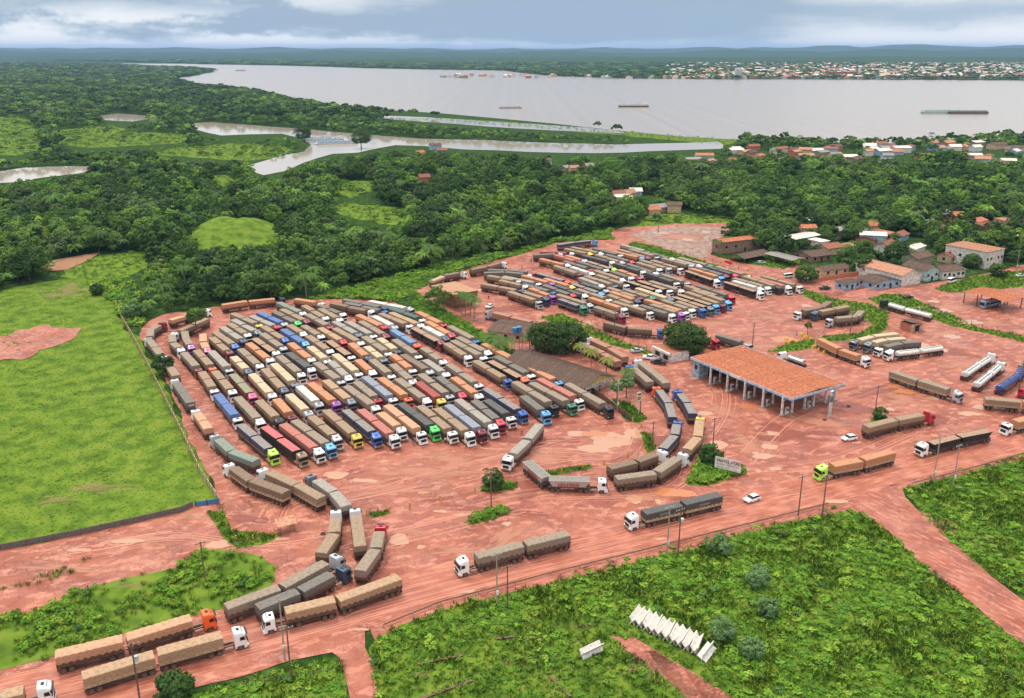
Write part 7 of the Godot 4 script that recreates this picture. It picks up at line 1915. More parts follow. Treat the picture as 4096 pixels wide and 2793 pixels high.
func forest() -> void:
	var r := RandomNumberGenerator.new()
	r.seed = 4242
	var crowns := []; var trunks := []
	for k in 6:            # six habits of tree
		var rx: float = [4.2, 4.8, 3.6, 5.4, 4.0, 3.2][k]; var ry: float = [4.2, 4.0, 4.6, 4.6, 3.4, 5.2][k]; var h: float = [5.2, 5.6, 5.8, 6.4, 4.2, 6.4][k]
		crowns.append(crown_mesh(100 + k, rx, ry, h, 50, 30, 0.44, 0.7))
		trunks.append(trunk_mesh(200 + k, h, 0.26, 5, rx * 0.55))
		cache["tree_crown%d" % k] = crowns[k]; cache["tree_trunk%d" % k] = trunks[k]
	var palms := [palm_crown(301, 6.5, 17, 5.2, 1.5), palm_crown(302, 8.5, 15, 4.6, 1.1), palm_crown(303, 5.0, 20, 6.0, 1.9)]
	var lows := []
	for k in 4: lows.append(crown_mesh(400 + k, 4.6, 3.0, 5.6, 16, 13, 1.0))
	var open_views := []        # water and meadows that the photograph shows free of crowns in front
	for key in WATER:
		no_tree.append(with_box(poly(WATER[key])))
		if key != "river": open_views.append(no_tree[-1])
	var river: Array = with_box(poly(WATER.river))
	for key in CLEAR:
		no_tree.append(with_box(poly(CLEAR[key])))
		if key != "village": open_views.append(no_tree[-1])
	for key in WEEDS: no_tree.append(with_box(poly(WEEDS[key])))
	for p in [YARD, TRACK, GRAVEL]: no_tree.append(with_box(poly(p)))
	for h in HOUSE_SPOTS:
		no_tree.append(with_box(blob(Vector2(h[0], h[1] + (12.0 if h[1] > -620.0 else 26.0)), 12.0 if h[1] > -620.0 else 15.0, 22.0 if h[1] > -620.0 else 40.0, 0.0, 3)))
	# every tree of the wood: [distance, position, kind, turn, size, tint]
	var near := []; var mid_xf := [[], [], [], [], [], [], [], [], []]; var mid_c := []
	for k in 9: mid_c.append(PackedColorArray())
	var low_xf := [[], [], [], []]; var low_c := [PackedColorArray(), PackedColorArray(), PackedColorArray(), PackedColorArray()]
	var zone := FastNoiseLite.new()
	zone.seed = 9; zone.frequency = 0.012
	var z := -165.0
	while z > -1350.0:
		var wide := -z * 0.62 + 40.0
		var step := 5.6 if z > -800.0 else 8.0
		var x := -wide
		while x < wide:
			var p := Vector2(x + r.randf_range(-0.45, 0.45) * step, z + r.randf_range(-0.45, 0.45) * step)
			x += step
			if p.y > -250.0 and p.x > -130.0: continue
			if p.y > -430.0 and p.x > 120.0 and r.randf() < 0.4: continue
			var s := r.randf_range(0.5, 1.2) + (0.45 if r.randf() < 0.08 else 0.0)
			if blocked(p, no_tree) or blocked(p * (100.0 / (100.0 - 11.5 * s)), open_views) or blocked(p * (100.0 / (100.0 - 7.5 * s)), open_views) or blocked(p * (100.0 / (100.0 - 3.5 * s)), open_views): continue
			if p.x < 90.0 and blocked(p * (100.0 / (100.0 - 9.0 * s)), [river]): continue
			var patch := zone.get_noise_2d(p.x, p.y)
			var kind := r.randi() % 6
			if r.randf() < (0.08 + 0.14 * smoothstep(-680.0, -440.0, p.y) + maxf(0.0, zone.get_noise_2d(p.x + 700.0, p.y)) * 0.8): kind = 6 + r.randi() % 3
			s *= 1.0 + 0.2 * patch
			if p.y < -760.0: s *= 0.9
			near.append([p.length(), p, kind, r.randf() * TAU, s, tree_tint(r, patch)])
		z -= step
	near.sort_custom(func(a, b): return a[0] / a[4] < b[0] / b[4])
	var count := 0; var pcount := 0
	for t in near:
		var at := Vector3(t[1].x, 0, t[1].y)
		if t[2] < 6 and count < 240 and t[0] < 700.0:
			count += 1
			var o := thing("forest_tree", "broadleaf tree with an uneven green crown in the wood behind the yards", "tree", at, t[3], "trees of the wood nearest the yards")
			o.scale = Vector3.ONE * t[4]
			part("trunk", trunks[t[2]], M.bark, o)
			part("crown", crowns[t[2]], M["leaf_%d" % (count * 7 % 5)], o)
		elif t[2] >= 6 and pcount < 60:
			pcount += 1
			var o := thing("wild_palm", "wild palm with long arching fronds growing in the wood behind the yards", "palm", at, t[3], "wild palms in the wood")
			o.scale = Vector3.ONE * t[4]
			part("trunk", palm_trunk([6.5, 8.5, 5.0][t[2] - 6], 0.22), M.palm_bark, o)
			part("crown", palms[t[2] - 6], M.palm, o)
		else:
			var xf := Transform3D(Basis(Vector3.UP, t[3]) * Basis.from_scale(Vector3.ONE * t[4]), at)
			if t[0] > 820.0 and t[2] < 6:
				var q: int = t[2] % 4
				low_xf[q].append(xf); low_c[q].append(t[5])
			else:
				mid_xf[t[2]].append(xf); mid_c[t[2]].append(t[5] * (1.25 if t[2] >= 6 else 1.0))
	for k in 9: scatter("distant_forest", crowns[k] if k < 6 else palms[k - 6], M.leaf_any, mid_xf[k], mid_c[k])
	for k in 4: scatter("riverside_forest", lows[k], M.leaf_any, low_xf[k], low_c[k])
	# the low wooded land on the left beyond, and the far bank
	var fx := [[], [], [], []]; var fc := [PackedColorArray(), PackedColorArray(), PackedColorArray(), PackedColorArray()]
	var bx := [[], [], [], []]; var bc := [PackedColorArray(), PackedColorArray(), PackedColorArray(), PackedColorArray()]
	z = -1350.0
	while z > -7500.0:
		var step := 13.0 * (-z / 1350.0)
		var wide := -z * 0.6 + 60.0
		var x := -wide
		while x < wide:
			var p := Vector2(x + r.randf_range(-0.45, 0.45) * step, z + r.randf_range(-0.45, 0.45) * step)
			x += step
			if blocked(p, no_tree) or blocked(p * 1.07, open_views) or blocked(p * 1.07, [river]): continue
			if p.y < -2600.0 and p.x > 350.0 and p.y > -6000.0 and r.randf() < 0.45: continue      # streets of the town
			var k := r.randi() % 4
			var s := step / 13.0 * r.randf_range(1.0, 1.9)
			var xf := Transform3D(Basis(Vector3.UP, r.randf() * TAU) * Basis.from_scale(Vector3(s, minf(s, 1.3) * r.randf_range(0.7, 1.2), s)), Vector3(p.x, 0, p.y))
			var c := tree_tint(r, zone.get_noise_2d(p.x * 0.2, p.y * 0.2)) * 0.9
			if p.y < -2600.0: bx[k].append(xf); bc[k].append(c)
			else: fx[k].append(xf); fc[k].append(c)
		z -= step * 0.9
	for k in 4:
		scatter("riverside_forest", lows[k], M.leaf_any, fx[k], fc[k])
		scatter("far_bank_forest", lows[k], M.leaf_any, bx[k], bc[k])

func fill(area: PackedVector2Array, per: float, r: RandomNumberGenerator, avoid: Array) -> PackedVector2Array:
	var b := with_box(area)
	var rect: Rect2 = b[1]
	var out := PackedVector2Array()
	var z := rect.position.y
	while z < rect.end.y:
		var x := rect.position.x
		var st := per
		while x < rect.end.x:
			var p := Vector2(x + r.randf_range(-0.5, 0.5) * st, z + r.randf_range(-0.5, 0.5) * st)
			x += st
			if Geometry2D.is_point_in_polygon(p, area) and not blocked(p, avoid): out.append(p)
		z += st
	return out

func undergrowth() -> void:
	var r := RandomNumberGenerator.new()
	r.seed = 99
	var patch := FastNoiseLite.new()
	patch.seed = 21; patch.frequency = 0.06
	var shrubs := []
	for k in 4: shrubs.append(crown_mesh(500 + k, 0.95, 0.62, 0.5, 16, 14, 0.17, 0.0))
	var tufts := []
	for k in 3: tufts.append(tuft_mesh(600 + k, 26, 0.6, 0.55, 0.035))
	var tall := []
	for k in 3: tall.append(tuft_mesh(620 + k, 34, 1.5, 0.7, 0.05))
	var yard_box := with_box(poly(YARD))
	var track_box := with_box(poly(TRACK))
	var sets := {weeds = [[], [], [], [], [], [], []], verge_scrub = [[], [], [], [], [], [], []], field_grass = [[], [], [], [], [], [], []]}
	var cs := {}
	for k in sets:
		cs[k] = []
		for j in 7: cs[k].append(PackedColorArray())
	var put := func(which: String, kind: int, p: Vector2, s: float, c: Color, y: float, tall_: float) -> void:
		sets[which][kind].append(Transform3D(Basis(Vector3.UP, r.randf() * TAU) * Basis.from_scale(Vector3(s, s * tall_, s)), Vector3(p.x, y, p.y)))
		cs[which][kind].append(c)
	var greens := [Color(0.1, 0.22, 0.022), Color(0.145, 0.3, 0.028), Color(0.2, 0.36, 0.036), Color(0.26, 0.38, 0.045), Color(0.09, 0.19, 0.045)]
	var paddock := poly(PADDOCK)
	var shoulder := poly(SHOULDER)
	for key in WEEDS:
		for p in fill(poly(WEEDS[key]), 1.02, r, [track_box, yard_box, with_box(poly(DIRT_PATH))]):
			if key == "w1" and Geometry2D.is_point_in_polygon(p, paddock) and patch.get_noise_2d(p.x * 0.8, p.y * 0.8) < 0.2:
				if r.randf() < 0.35: put.call("weeds", r.randi() % 4, p, r.randf_range(0.3, 0.75), greens[r.randi() % 3] * r.randf_range(0.8, 1.2), 0.0, 0.7)
				else: put.call("weeds", 4 + r.randi() % 3, p, r.randf_range(0.35, 0.7), greens[r.randi() % 4] * r.randf_range(0.75, 1.15), 0.05, 0.6)
				continue
			if Geometry2D.is_point_in_polygon(p, shoulder) and r.randf() < 0.8: continue
			if p.y > -108.0 or absf(p.x) > -p.y * 0.66 + 8.0: continue
			var n := patch.get_noise_2d(p.x, p.y)
			var c: Color = greens[clampi(int(r.randf() * 3.0 + n * 3.2 + 0.8), 0, 4)] * r.randf_range(0.8, 1.2)
			if r.randf() < 0.62 + n: put.call("weeds", 4 + r.randi() % 3, p, r.randf_range(0.5, 0.85) * (1.0 + n * 0.4), c * 1.25, 0.03, 0.55)
			else: put.call("weeds", r.randi() % 4, p, r.randf_range(0.5, 1.0) * (1.0 + n * 0.4), c * 1.12, 0.0, r.randf_range(0.4, 0.85))
	for key in ISLANDS:
		var dense: float = 0.9 if key in ["g", "h", "i", "j", "k", "q", "o", "l"] else 1.1 if key in ["a", "c", "t"] else 1.3
		for p in fill(poly(ISLANDS[key]), dense, r, []):
			var n := patch.get_noise_2d(p.x, p.y)
			if key in ["m", "n"] and n < -0.12 and r.randf() < 0.85: continue
			var c: Color = greens[clampi(int(r.randf() * 3.0 + n * 2.5 + 0.5), 0, 4)] * r.randf_range(0.8, 1.2)
			if key in ["a", "c", "h", "i", "g"] and r.randf() < 0.75: put.call("verge_scrub", r.randi() % 4, p, r.randf_range(0.6, 1.1), c, 0.15, 1.1)
			elif key == "m" and n > 0.0 and r.randf() < 0.6: put.call("verge_scrub", r.randi() % 4, p, r.randf_range(0.7, 1.2), c, 0.15, 1.0)
			else: put.call("verge_scrub", 4 + r.randi() % 3, p, r.randf_range(0.4, 0.75), c * 1.1, 0.15, 0.7)
	for key in CLEAR:
		if key == "field": continue
		for p in fill(poly(CLEAR[key]), 1.9 if key in ["verge", "beach"] else 4.2 if key in ["slope", "mound", "c6"] else 5.5, r, [yard_box]):
			var n := patch.get_noise_2d(p.x * 0.6, p.y * 0.6)
			var bushy: bool = key in ["verge", "beach"] 
			var c: Color = greens[clampi(int(r.randf() * 3.0 + n * 2.5 + 1.2), 0, 4)] * r.randf_range(0.8, 1.2)
			if bushy: put.call("verge_scrub", r.randi() % 4, p, r.randf_range(0.7, 1.9) * (1.0 + n), c, 0.0, r.randf_range(0.7, 1.1))
			elif key.begins_with("c") and n > 0.12 and r.randf() < 0.5: put.call("verge_scrub", r.randi() % 4, p, r.randf_range(1.5, 4.2), c * 0.7, 0.0, r.randf_range(0.7, 1.1))
			elif r.randf() < 0.3: put.call("verge_scrub", r.randi() % 4, p, r.randf_range(0.6, 1.6), c, 0.0, 0.9)
			else: put.call("verge_scrub", 4 + r.randi() % 3, p, r.randf_range(0.6, 1.2), c * 1.1, 0.0, 0.6)
	for p in fill(poly(CLEAR.field), 1.25, r, [yard_box]):
		if absf(p.x) > -p.y * 0.62 + 10.0: continue
		var n := patch.get_noise_2d(p.x * 0.5, p.y * 0.5)
		var c: Color = greens[clampi(int(r.randf() * 2.0 + n * 2.5 + 1.6), 1, 3)] * r.randf_range(0.85, 1.15)
		if n > 0.25 and r.randf() < 0.12: put.call("field_grass", r.randi() % 4, p, r.randf_range(0.3, 0.7), c, 0.0, 0.7)
		else: put.call("field_grass", 4 + r.randi() % 3, p, r.randf_range(0.28, 0.55) , c, 0.03, 0.45)
	for which in sets:
		for k in 7: scatter(which, shrubs[k] if k < 4 else (tufts if which == "field_grass" else tall)[k - 4], M.weed, sets[which][k], cs[which][k])
	# bushes and small trees that stand by themselves
	for b in BUSHES:
		var o := thing(b[4], b[5], b[6], Vector3(b[0], 0.12, b[1]), r.randf() * TAU)
		var R: float = b[2]; var H: float = b[3]
		var n: int = clampi(int(26 * R), 36, 190)
		var th := H - R * 0.95
		if th > 0.8: part("trunk", trunk_mesh(r.randi(), th, 0.06 * R + 0.06, 5, R * 0.55), M.bark, o)
		var ry := R * (0.8 if th > 0.8 else 0.62)
		part("crown", crown_mesh(r.randi(), R * 0.95, ry * 1.05, maxf(th, ry * 0.75), n, 40, clampf(R * 0.085, 0.16, 0.4), 0.75), M[b[7]], o)
	for q in GARDEN:
		var o := thing("garden_tree", "leafy garden tree between the houses behind the yards", "tree", Vector3(q[0], 0.05, q[1]), r.randf() * TAU, "garden trees between the houses")
		var k := r.randi() % 4
		o.scale = Vector3.ONE * r.randf_range(0.6, 1.0)
		part("trunk", cache["tree_trunk%d" % k], M.bark, o)
		part("crown", cache["tree_crown%d" % k], M["leaf_%d" % (r.randi() % 4)], o)
	for p in PALMS:
		var o := thing("coconut_palm", p[4], "palm", Vector3(p[0], 0.12, p[1]), r.randf() * TAU, p[4])
		part("trunk", palm_trunk(p[2], 0.2), M.palm_bark, o)
		part("crown", palm_crown(r.randi(), p[2], 16, p[3], 0.8), M[p[5]], o)

# ---------------------------------------------------------------- buildings
# local axes of a building: x along the wall that faces the camera, +z towards it, origin at the middle of its floor
func wall_shell(m: MB, L: float, D: float, h: float, gable: float) -> void:
	var x := L / 2; var z := D / 2
	m.quad(Vector3(-x, 0, z), Vector3(x, 0, z), Vector3(x, h, z), Vector3(-x, h, z), Vector3.BACK)
	m.quad(Vector3(-x, 0, -z), Vector3(x, 0, -z), Vector3(x, h, -z), Vector3(-x, h, -z), Vector3.FORWARD)
	m.quad(Vector3(-x, 0, z), Vector3(-x, 0, -z), Vector3(-x, h, -z), Vector3(-x, h, z), Vector3.LEFT)
	m.quad(Vector3(x, 0, z), Vector3(x, 0, -z), Vector3(x, h, -z), Vector3(x, h, z), Vector3.RIGHT)
	if gable > 0.0:
		for s in [-1.0, 1.0]:
			m.tri_out(Vector3(-x, h, s * z), Vector3(x, h, s * z), Vector3(0, h + gable, s * z), Vector3(0, 0, s))
	elif gable < 0.0:
		for s in [-1.0, 1.0]:
			m.tri_out(Vector3(s * x, h, -z), Vector3(s * x, h, z), Vector3(s * x, h - gable, 0), Vector3(s, 0, 0))

# roof made of separate sheets that lie side by side; ridge runs along z (gable > 0) or along x (gable < 0), flat when 0
func sheet_roof(o: Node3D, L: float, D: float, h: float, gable: float, over: float, width: float, mats: Array) -> void:
	var roof := Node3D.new()
	roof.name = "roof"
	o.add_child(roof, true)
	var along := D if gable > 0.0 else L
	var across := L if gable > 0.0 else D
	var half := across / 2 + over
	var n := maxi(2, int((along + 2 * over) / width))
	var w := (along + 2 * over) / n
	var g := absf(gable)
	var slope := atan2(g, across / 2)
	var len_ := half / cos(slope)
	var key := "sheet%.2f_%.2f" % [w, len_]
	var mesh := shared(key, func():
		var m := MB.new()
		m.span(-w / 2 + 0.012, w / 2 - 0.012, 0, 0.05, 0, len_)
		for k in 3: m.span(-w / 2 + w * (k + 0.5) / 3 - 0.05, -w / 2 + w * (k + 0.5) / 3 + 0.05, 0.045, 0.085, 0, len_)
		return m.mesh())
	for s in [-1.0, 1.0]:
		for k in n:
			var sh := part("roof_sheet", mesh, mats[(k * 7 + (3 if s > 0 else 0) + k / 3) % mats.size()], roof)
			var a := -along / 2 - over + w * (k + 0.5)
			var b := Basis(Vector3.RIGHT, slope)
			var top := h + g + 0.03 + 0.012 * ((k * 5) % 3)
			if gable > 0.0: sh.transform = Transform3D(Basis(Vector3.UP, s * PI / 2) * b, Vector3(0, top, a))
			else: sh.transform = Transform3D(Basis(Vector3.UP, 0.0 if s > 0 else PI) * b, Vector3(a, top, 0))
	if g > 0.0:
		var rm := MB.new()
		if gable > 0.0: rm.span(-0.16, 0.16, h + g + 0.05, h + g + 0.17, -along / 2 - over, along / 2 + over)
		else: rm.span(-along / 2 - over, along / 2 + over, h + g + 0.05, h + g + 0.17, -0.16, 0.16)
		part("ridge_cap", rm.mesh(), mats[0], roof)

func opening(o: Node3D, called: String, at: Vector3, w: float, h: float, turn: float, frame: Material, glass: Material) -> void:
	var f := MB.new()
	for s in [-1.0, 1.0]:
		f.box(Vector3(s * w / 2, 0, 0), Vector3(0.09, h + 0.09, 0.12))
		f.box(Vector3(0, s * h / 2, 0), Vector3(w, 0.09, 0.12))
	var a := part(called, f.mesh(), frame, o)
	a.position = at; a.rotation.y = turn
	var g := MB.new()
	g.box(Vector3.ZERO, Vector3(w - 0.06, h - 0.06, 0.05))
	part("pane" if called == "window" else "leaf", g.mesh(), glass, a)

func house(d: Array) -> Node3D:
	# name, label, category, x, z, yaw, L, D, h, gable, wall, roof, sheet width, windows
	var o := thing(d[0], d[1], d[2], Vector3(d[3], 0.12, d[4]), d[5], d[14] if d.size() > 14 else "")
	var L: float = d[6]; var D: float = d[7]; var h: float = d[8]; var g: float = d[9]
	var m := MB.new()
	wall_shell(m, L, D, h, g)
	part("wall", m.mesh(), M[d[10]], o)
	var mats := [M[d[11]], M[d[11] + "_2"] if M.has(d[11] + "_2") else M[d[11]]]
	sheet_roof(o, L, D, h, g, 0.5, d[12], mats)
	var nw: int = d[13]
	for k in nw:
		var x := -L / 2 + L * (k + 0.5) / nw
		if k == nw / 2: opening(o, "door", Vector3(x, 1.05, D / 2 + 0.03), 1.1, 2.1, 0.0, M.trim, M.dark_opening)
		else: opening(o, "window", Vector3(x, h * 0.55, D / 2 + 0.03), 1.2, 1.1, 0.0, M.trim, M.glass_dark)
	if nw > 0:
		for k in maxi(1, int(D / 5.0)):
			opening(o, "window", Vector3(-L / 2 - 0.03, h * 0.55, -D / 2 + D * (k + 0.5) / maxi(1, int(D / 5.0))), 1.2, 1.1, PI / 2, M.trim, M.glass_dark)
	return o

func posts(o: Node3D, spots: Array, h: float, w: float, m: Material) -> void:
	var mesh := shared("post%.2f_%.2f" % [h, w], func():
		var b := MB.new()
		b.span(-w / 2, w / 2, 0, h, -w / 2, w / 2)
		return b.mesh())
	for s in spots: part("post", mesh, m, o).position = Vector3(s.x, 0, s.y)

func canopy(d: Array) -> Node3D:
	# name, label, x, z, yaw, L, D, h, gable, roof
	var o := thing(d[0], d[1], "shelter", Vector3(d[2], 0.12, d[3]), d[4])
	var L: float = d[5]; var D: float = d[6]; var h: float = d[7]
	var sp := []
	for i in 2:
		for k in maxi(2, int(D / 5.0) + 1):
			sp.append(Vector2((i * 2 - 1) * (L / 2 - 0.4), -D / 2 + 0.4 + (D - 0.8) * k / maxi(1, int(D / 5.0))))
	posts(o, sp, h + 0.1, 0.28, M.timber if d[9] != "roof_white" else M.pole_concrete)
	sheet_roof(o, L, D, h, d[8], 0.6, 1.4, [M[d[9]], M[d[9] + "_2"] if M.has(d[9] + "_2") else M[d[9]]])
	return o

func station() -> void:
	var s: Array = SITES.canopy
	var L: float = s[3]; var D: float = s[4]; var h := 5.7
	var o := thing("fuel_station", "fuel station canopy with long orange sheet roof and pale fascia with blue stripe", "fuel station", Vector3(s[0], 0.15, s[1]), s[2])
	sheet_roof(o, L - 0.4, D - 0.4, h + 0.55, 0.5, 0.1, 1.05, [M.roof_orange, M.roof_orange_2, M.roof_orange])
	for e in [[0.0, D / 2, L, 0.0], [0.0, -D / 2, L, 0.0], [-L / 2, 0.0, D, PI / 2], [L / 2, 0.0, D, PI / 2]]:
		var m := MB.new()
		m.span(-e[2] / 2 - 0.06, e[2] / 2 + 0.06, h - 0.2, h + 0.75, -0.06, 0.06)
		var f := part("fascia", m.mesh(), M.fascia, o)
		f.position = Vector3(e[0], 0, e[1]); f.rotation.y = e[3]
		var st := MB.new()
		st.span(-e[2] / 2 - 0.08, e[2] / 2 + 0.08, h - 0.2, h + 0.02, -0.075, 0.075)
		part("stripe", st.mesh(), M.blue_stripe, f)
	var cm := MB.new()
	cm.span(-L / 2 + 0.1, L / 2 - 0.1, h - 0.05, h, -D / 2 + 0.1, D / 2 - 0.1)
	part("soffit", cm.mesh(), M.fascia, o)
	var gm := MB.new()          # grass along the valley of the roof
	var r := RandomNumberGenerator.new(); r.seed = 5
	gm.colored = true
	for k in 260:
		leaf(gm, Vector3(r.randfn() * 0.16, h + 1.2, r.randf_range(-D / 2, D / 2)), Vector3.UP, 0.09 + 0.1 * r.randf(), r, Color(0.13, 0.13, 0.05))
	part("roof_weeds", gm.mesh(), M.weed, o).set_meta("kind", "stuff")
	var col := shared("station_pillar", func():
		var m := MB.new()
		m.span(-0.3, 0.3, 0, h, -0.22, 0.22)
		return m.mesh())
	var pump := shared("pump", func():
		var m := MB.new()
		m.span(-0.45, 0.45, 0.15, 1.9, -0.3, 0.3)
		m.span(-0.5, 0.5, 1.9, 2.15, -0.34, 0.34)
		return m.mesh())
	var face := shared("pump_face", func():
		var m := MB.new()
		m.span(-0.3, 0.3, 1.1, 1.7, -0.33, 0.33)
		return m.mesh())
	var isl := shared("pump_island", func():
		var m := MB.new()
		m.span(-2.6, 2.6, 0.0, 0.17, -0.6, 0.6)
		return m.mesh())
	for k in 5:
		for i in 3:
			var z := D / 2 - 3.0 - k * 7.3
			var x := -L / 2 + 2.2 + i * (L - 4.4) / 2.0
			var il := part("pump_island", isl, M.concrete, o)
			il.position = Vector3(x, 0.03, z)
			for q in [-2.1, 2.1]: part("pillar", col, M.white_wall, il).position.x = q * (1.0 if i != 1 else 0.9)
			var pm := part("fuel_pump", pump, M.fascia, il)
			part("display", face, M.glass_dark, pm)
	# the shop block under the left end
	var w := MB.new()
	w.span(-L / 2 + 0.6, -L / 2 + 4.6, 0, h - 0.06, -D / 2 + 0.6, -D / 2 + 3.6)
	var b := part("shop_block", w.mesh(), M.blue_wall, o)
	opening(b, "window", Vector3(-L / 2 + 0.57, 3.6, -D / 2 + 2.2), 1.1, 1.3, PI / 2, M.trim, M.glass_dark)
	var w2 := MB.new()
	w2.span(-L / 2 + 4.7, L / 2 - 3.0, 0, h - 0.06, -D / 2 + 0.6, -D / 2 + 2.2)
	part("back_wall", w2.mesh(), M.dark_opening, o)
	var sg := MB.new()
	sg.span(-0.05, 0.05, h - 0.1, h + 0.66, -2.4, 2.4)
	part("sign_panel", sg.mesh(), M.white_wall, o).position = Vector3(-L / 2 - 0.1, 0, -1.0)
	var em := MB.new()
	em.tri_out(Vector3(-0.17, h + 0.66, -3.3), Vector3(-0.17, h + 0.66, -2.5), Vector3(-0.17, h - 0.15, -2.9), Vector3.LEFT)
	part("emblem", em.mesh(), M.blue_stripe, o)
	# the price pylon
	var pp: Array = SPOTS.pylon
	var t := thing("price_pylon", "tall grey price pylon with blue emblem beside the fuel station", "sign", Vector3(pp[0], 0.12, pp[1]), 0.75)
	var pm := MB.new()
	for k in 5: pm.span(-0.62, 0.62, k * 0.92, k * 0.92 + 0.9, -0.22, 0.22)
	part("panel", pm.mesh(), M.fascia, t)
	pm = MB.new(); pm.span(-0.66, 0.66, 4.62, 6.4, -0.25, 0.25)
	var pb := part("price_board", pm.mesh(), M.asphalt_grey, t)
	for k in 3:
		pm = MB.new(); pm.span(-0.5, 0.3, 4.8 + k * 0.5, 5.15 + k * 0.5, 0.25, 0.262)
		part("price_row", pm.mesh(), M.green_paint if k == 2 else M.trim, pb)
	pm = MB.new(); pm.span(-0.7, 0.7, 6.42, 7.9, -0.27, 0.27)
	var hb := part("head_board", pm.mesh(), M.fascia, t)
	pm = MB.new()
	pm.quad(Vector3(-0.5, 7.6, 0.28), Vector3(0.45, 7.7, 0.28), Vector3(0.5, 7.1, 0.28), Vector3(0.0, 6.8, 0.28), Vector3.BACK)
	part("emblem", pm.mesh(), M.blue_stripe, hb)

func posto() -> void:
	var s: Array = SITES.posto
	var L: float = s[3]; var D: float = s[4]; var h := 3.1
	var o := thing("roadside_house", "long low building with dark brown corrugated roof and lettered gable board", "building", Vector3(s[0], 0.12, s[1]), s[2])
	var m := MB.new()
	wall_shell(m, L - 2.0, D - 3.0, h, 2.2)
	var wl := part("wall", m.mesh(), M.cream_wall, o)
	m = MB.new()
	m.span(-L / 2 + 1.1, L / 2 - 1.1, 0, h - 0.5, D / 2 - 1.5, D / 2 - 1.46)
	part("front_wall", m.mesh(), M.white_wall, o)
	m = MB.new()
	m.tri_out(Vector3(-L / 2 + 0.6, h, D / 2 - 0.2), Vector3(L / 2 - 0.6, h, D / 2 - 0.2), Vector3(0, h + 2.3, D / 2 - 0.2), Vector3.BACK)
	part("gable", m.mesh(), M.yellow_wall, o)
	sheet_roof(o, L, D, h, 2.4, 0.3, 1.1, [M.roof_brown, M.roof_brown_2, M.roof_brown, M.roof_brown])
	m = MB.new(); m.span(-L / 2 + 0.5, L / 2 - 0.5, h - 0.75, h + 0.25, -0.04, 0.04)
	var sg := part("name_board", m.mesh(), M.white_wall, o)
	sg.position.z = D / 2 + 0.02
	lettering(sg, "O POSTO SAMUEL DO OLEO", 0.72, Vector3(0, h - 0.25, 0.05), 0.0, M.letters_dark)
	posts(o, [Vector2(-L / 2 + 0.6, D / 2 - 0.1), Vector2(0, D / 2 - 0.1), Vector2(L / 2 - 0.6, D / 2 - 0.1)], h, 0.3, M.timber)
	opening(o, "window", Vector3(-3.6, 1.6, D / 2 - 1.4), 1.5, 1.2, 0, M.trim, M.glass_dark)
	for k in 5: opening(o, "window", Vector3(-L / 2 + 0.97, 1.6, -D / 2 + 4.0 + k * 6.0), 1.2, 1.0, PI / 2, M.trim, M.dark_opening)

func hopper() -> void:
	var s: Array = SITES.hopper
	var L: float = s[3]; var D: float = s[4]
	var o := thing("louvred_shed", "tan sheet metal shed with flat roof and stepped sloping louvred sides", "shed", Vector3(s[0], 0.12, s[1]), s[2])
	var h := 6.4
	var n := int(L / 1.0)
	var mesh := shared("hopper_top", func():
		var m := MB.new()
		m.span(-L / n / 2 + 0.02, L / n / 2 - 0.02, 0, 0.06, -D / 2, D / 2)
		m.span(-0.06, 0.06, 0.05, 0.1, -D / 2, D / 2)
		return m.mesh())
	var roof := Node3D.new(); roof.name = "roof"; o.add_child(roof)
	for k in n: part("roof_sheet", mesh, M.tan_sheet_2 if k % 3 else M.roof_peach, roof).position = Vector3(-L / 2 + L * (k + 0.5) / n, h + 0.01 * (k % 2), 0)
	for tier in 3:
		var top := h - tier * 1.55 - 0.1
		var outx := -tier * 0.3
		for sd in [[D, L / 2 + outx, PI / 2], [D, L / 2 + outx, -PI / 2], [L, D / 2 + outx, 0.0], [L, D / 2 + outx, PI]]:
			var lo := Node3D.new(); lo.name = "louvre"; o.add_child(lo, true)
			lo.rotation.y = sd[2]
			var cnt := int(sd[0] / 0.9)
			var pw: float = sd[0] / cnt
			var pm := shared("louvre%.2f" % pw, func():
				var m := MB.new()
				m.quad(Vector3(-pw / 2 + 0.02, 0, 0), Vector3(pw / 2 - 0.02, 0, 0), Vector3(pw / 2 - 0.02, -1.7, -0.85), Vector3(-pw / 2 + 0.02, -1.7, -0.85), Vector3(0, -0.3, 1))
				m.quad(Vector3(-0.05, 0.02, 0.05), Vector3(0.05, 0.02, 0.05), Vector3(0.05, -1.68, -0.8), Vector3(-0.05, -1.68, -0.8), Vector3(0, -0.3, 1))
				return m.mesh())
			for k in cnt: part("louvre_sheet", pm, M.tan_sheet if k % 2 else M.tan_sheet_2, lo).position = Vector3(-sd[0] / 2 + pw * (k + 0.5), top, sd[1])
	var w := MB.new()
	w.span(-L / 2 + 1.8, L / 2 - 1.8, 0, h - 0.2, -D / 2 + 1.8, D / 2 - 1.8)
	part("inner_wall", w.mesh(), M.timber, o)

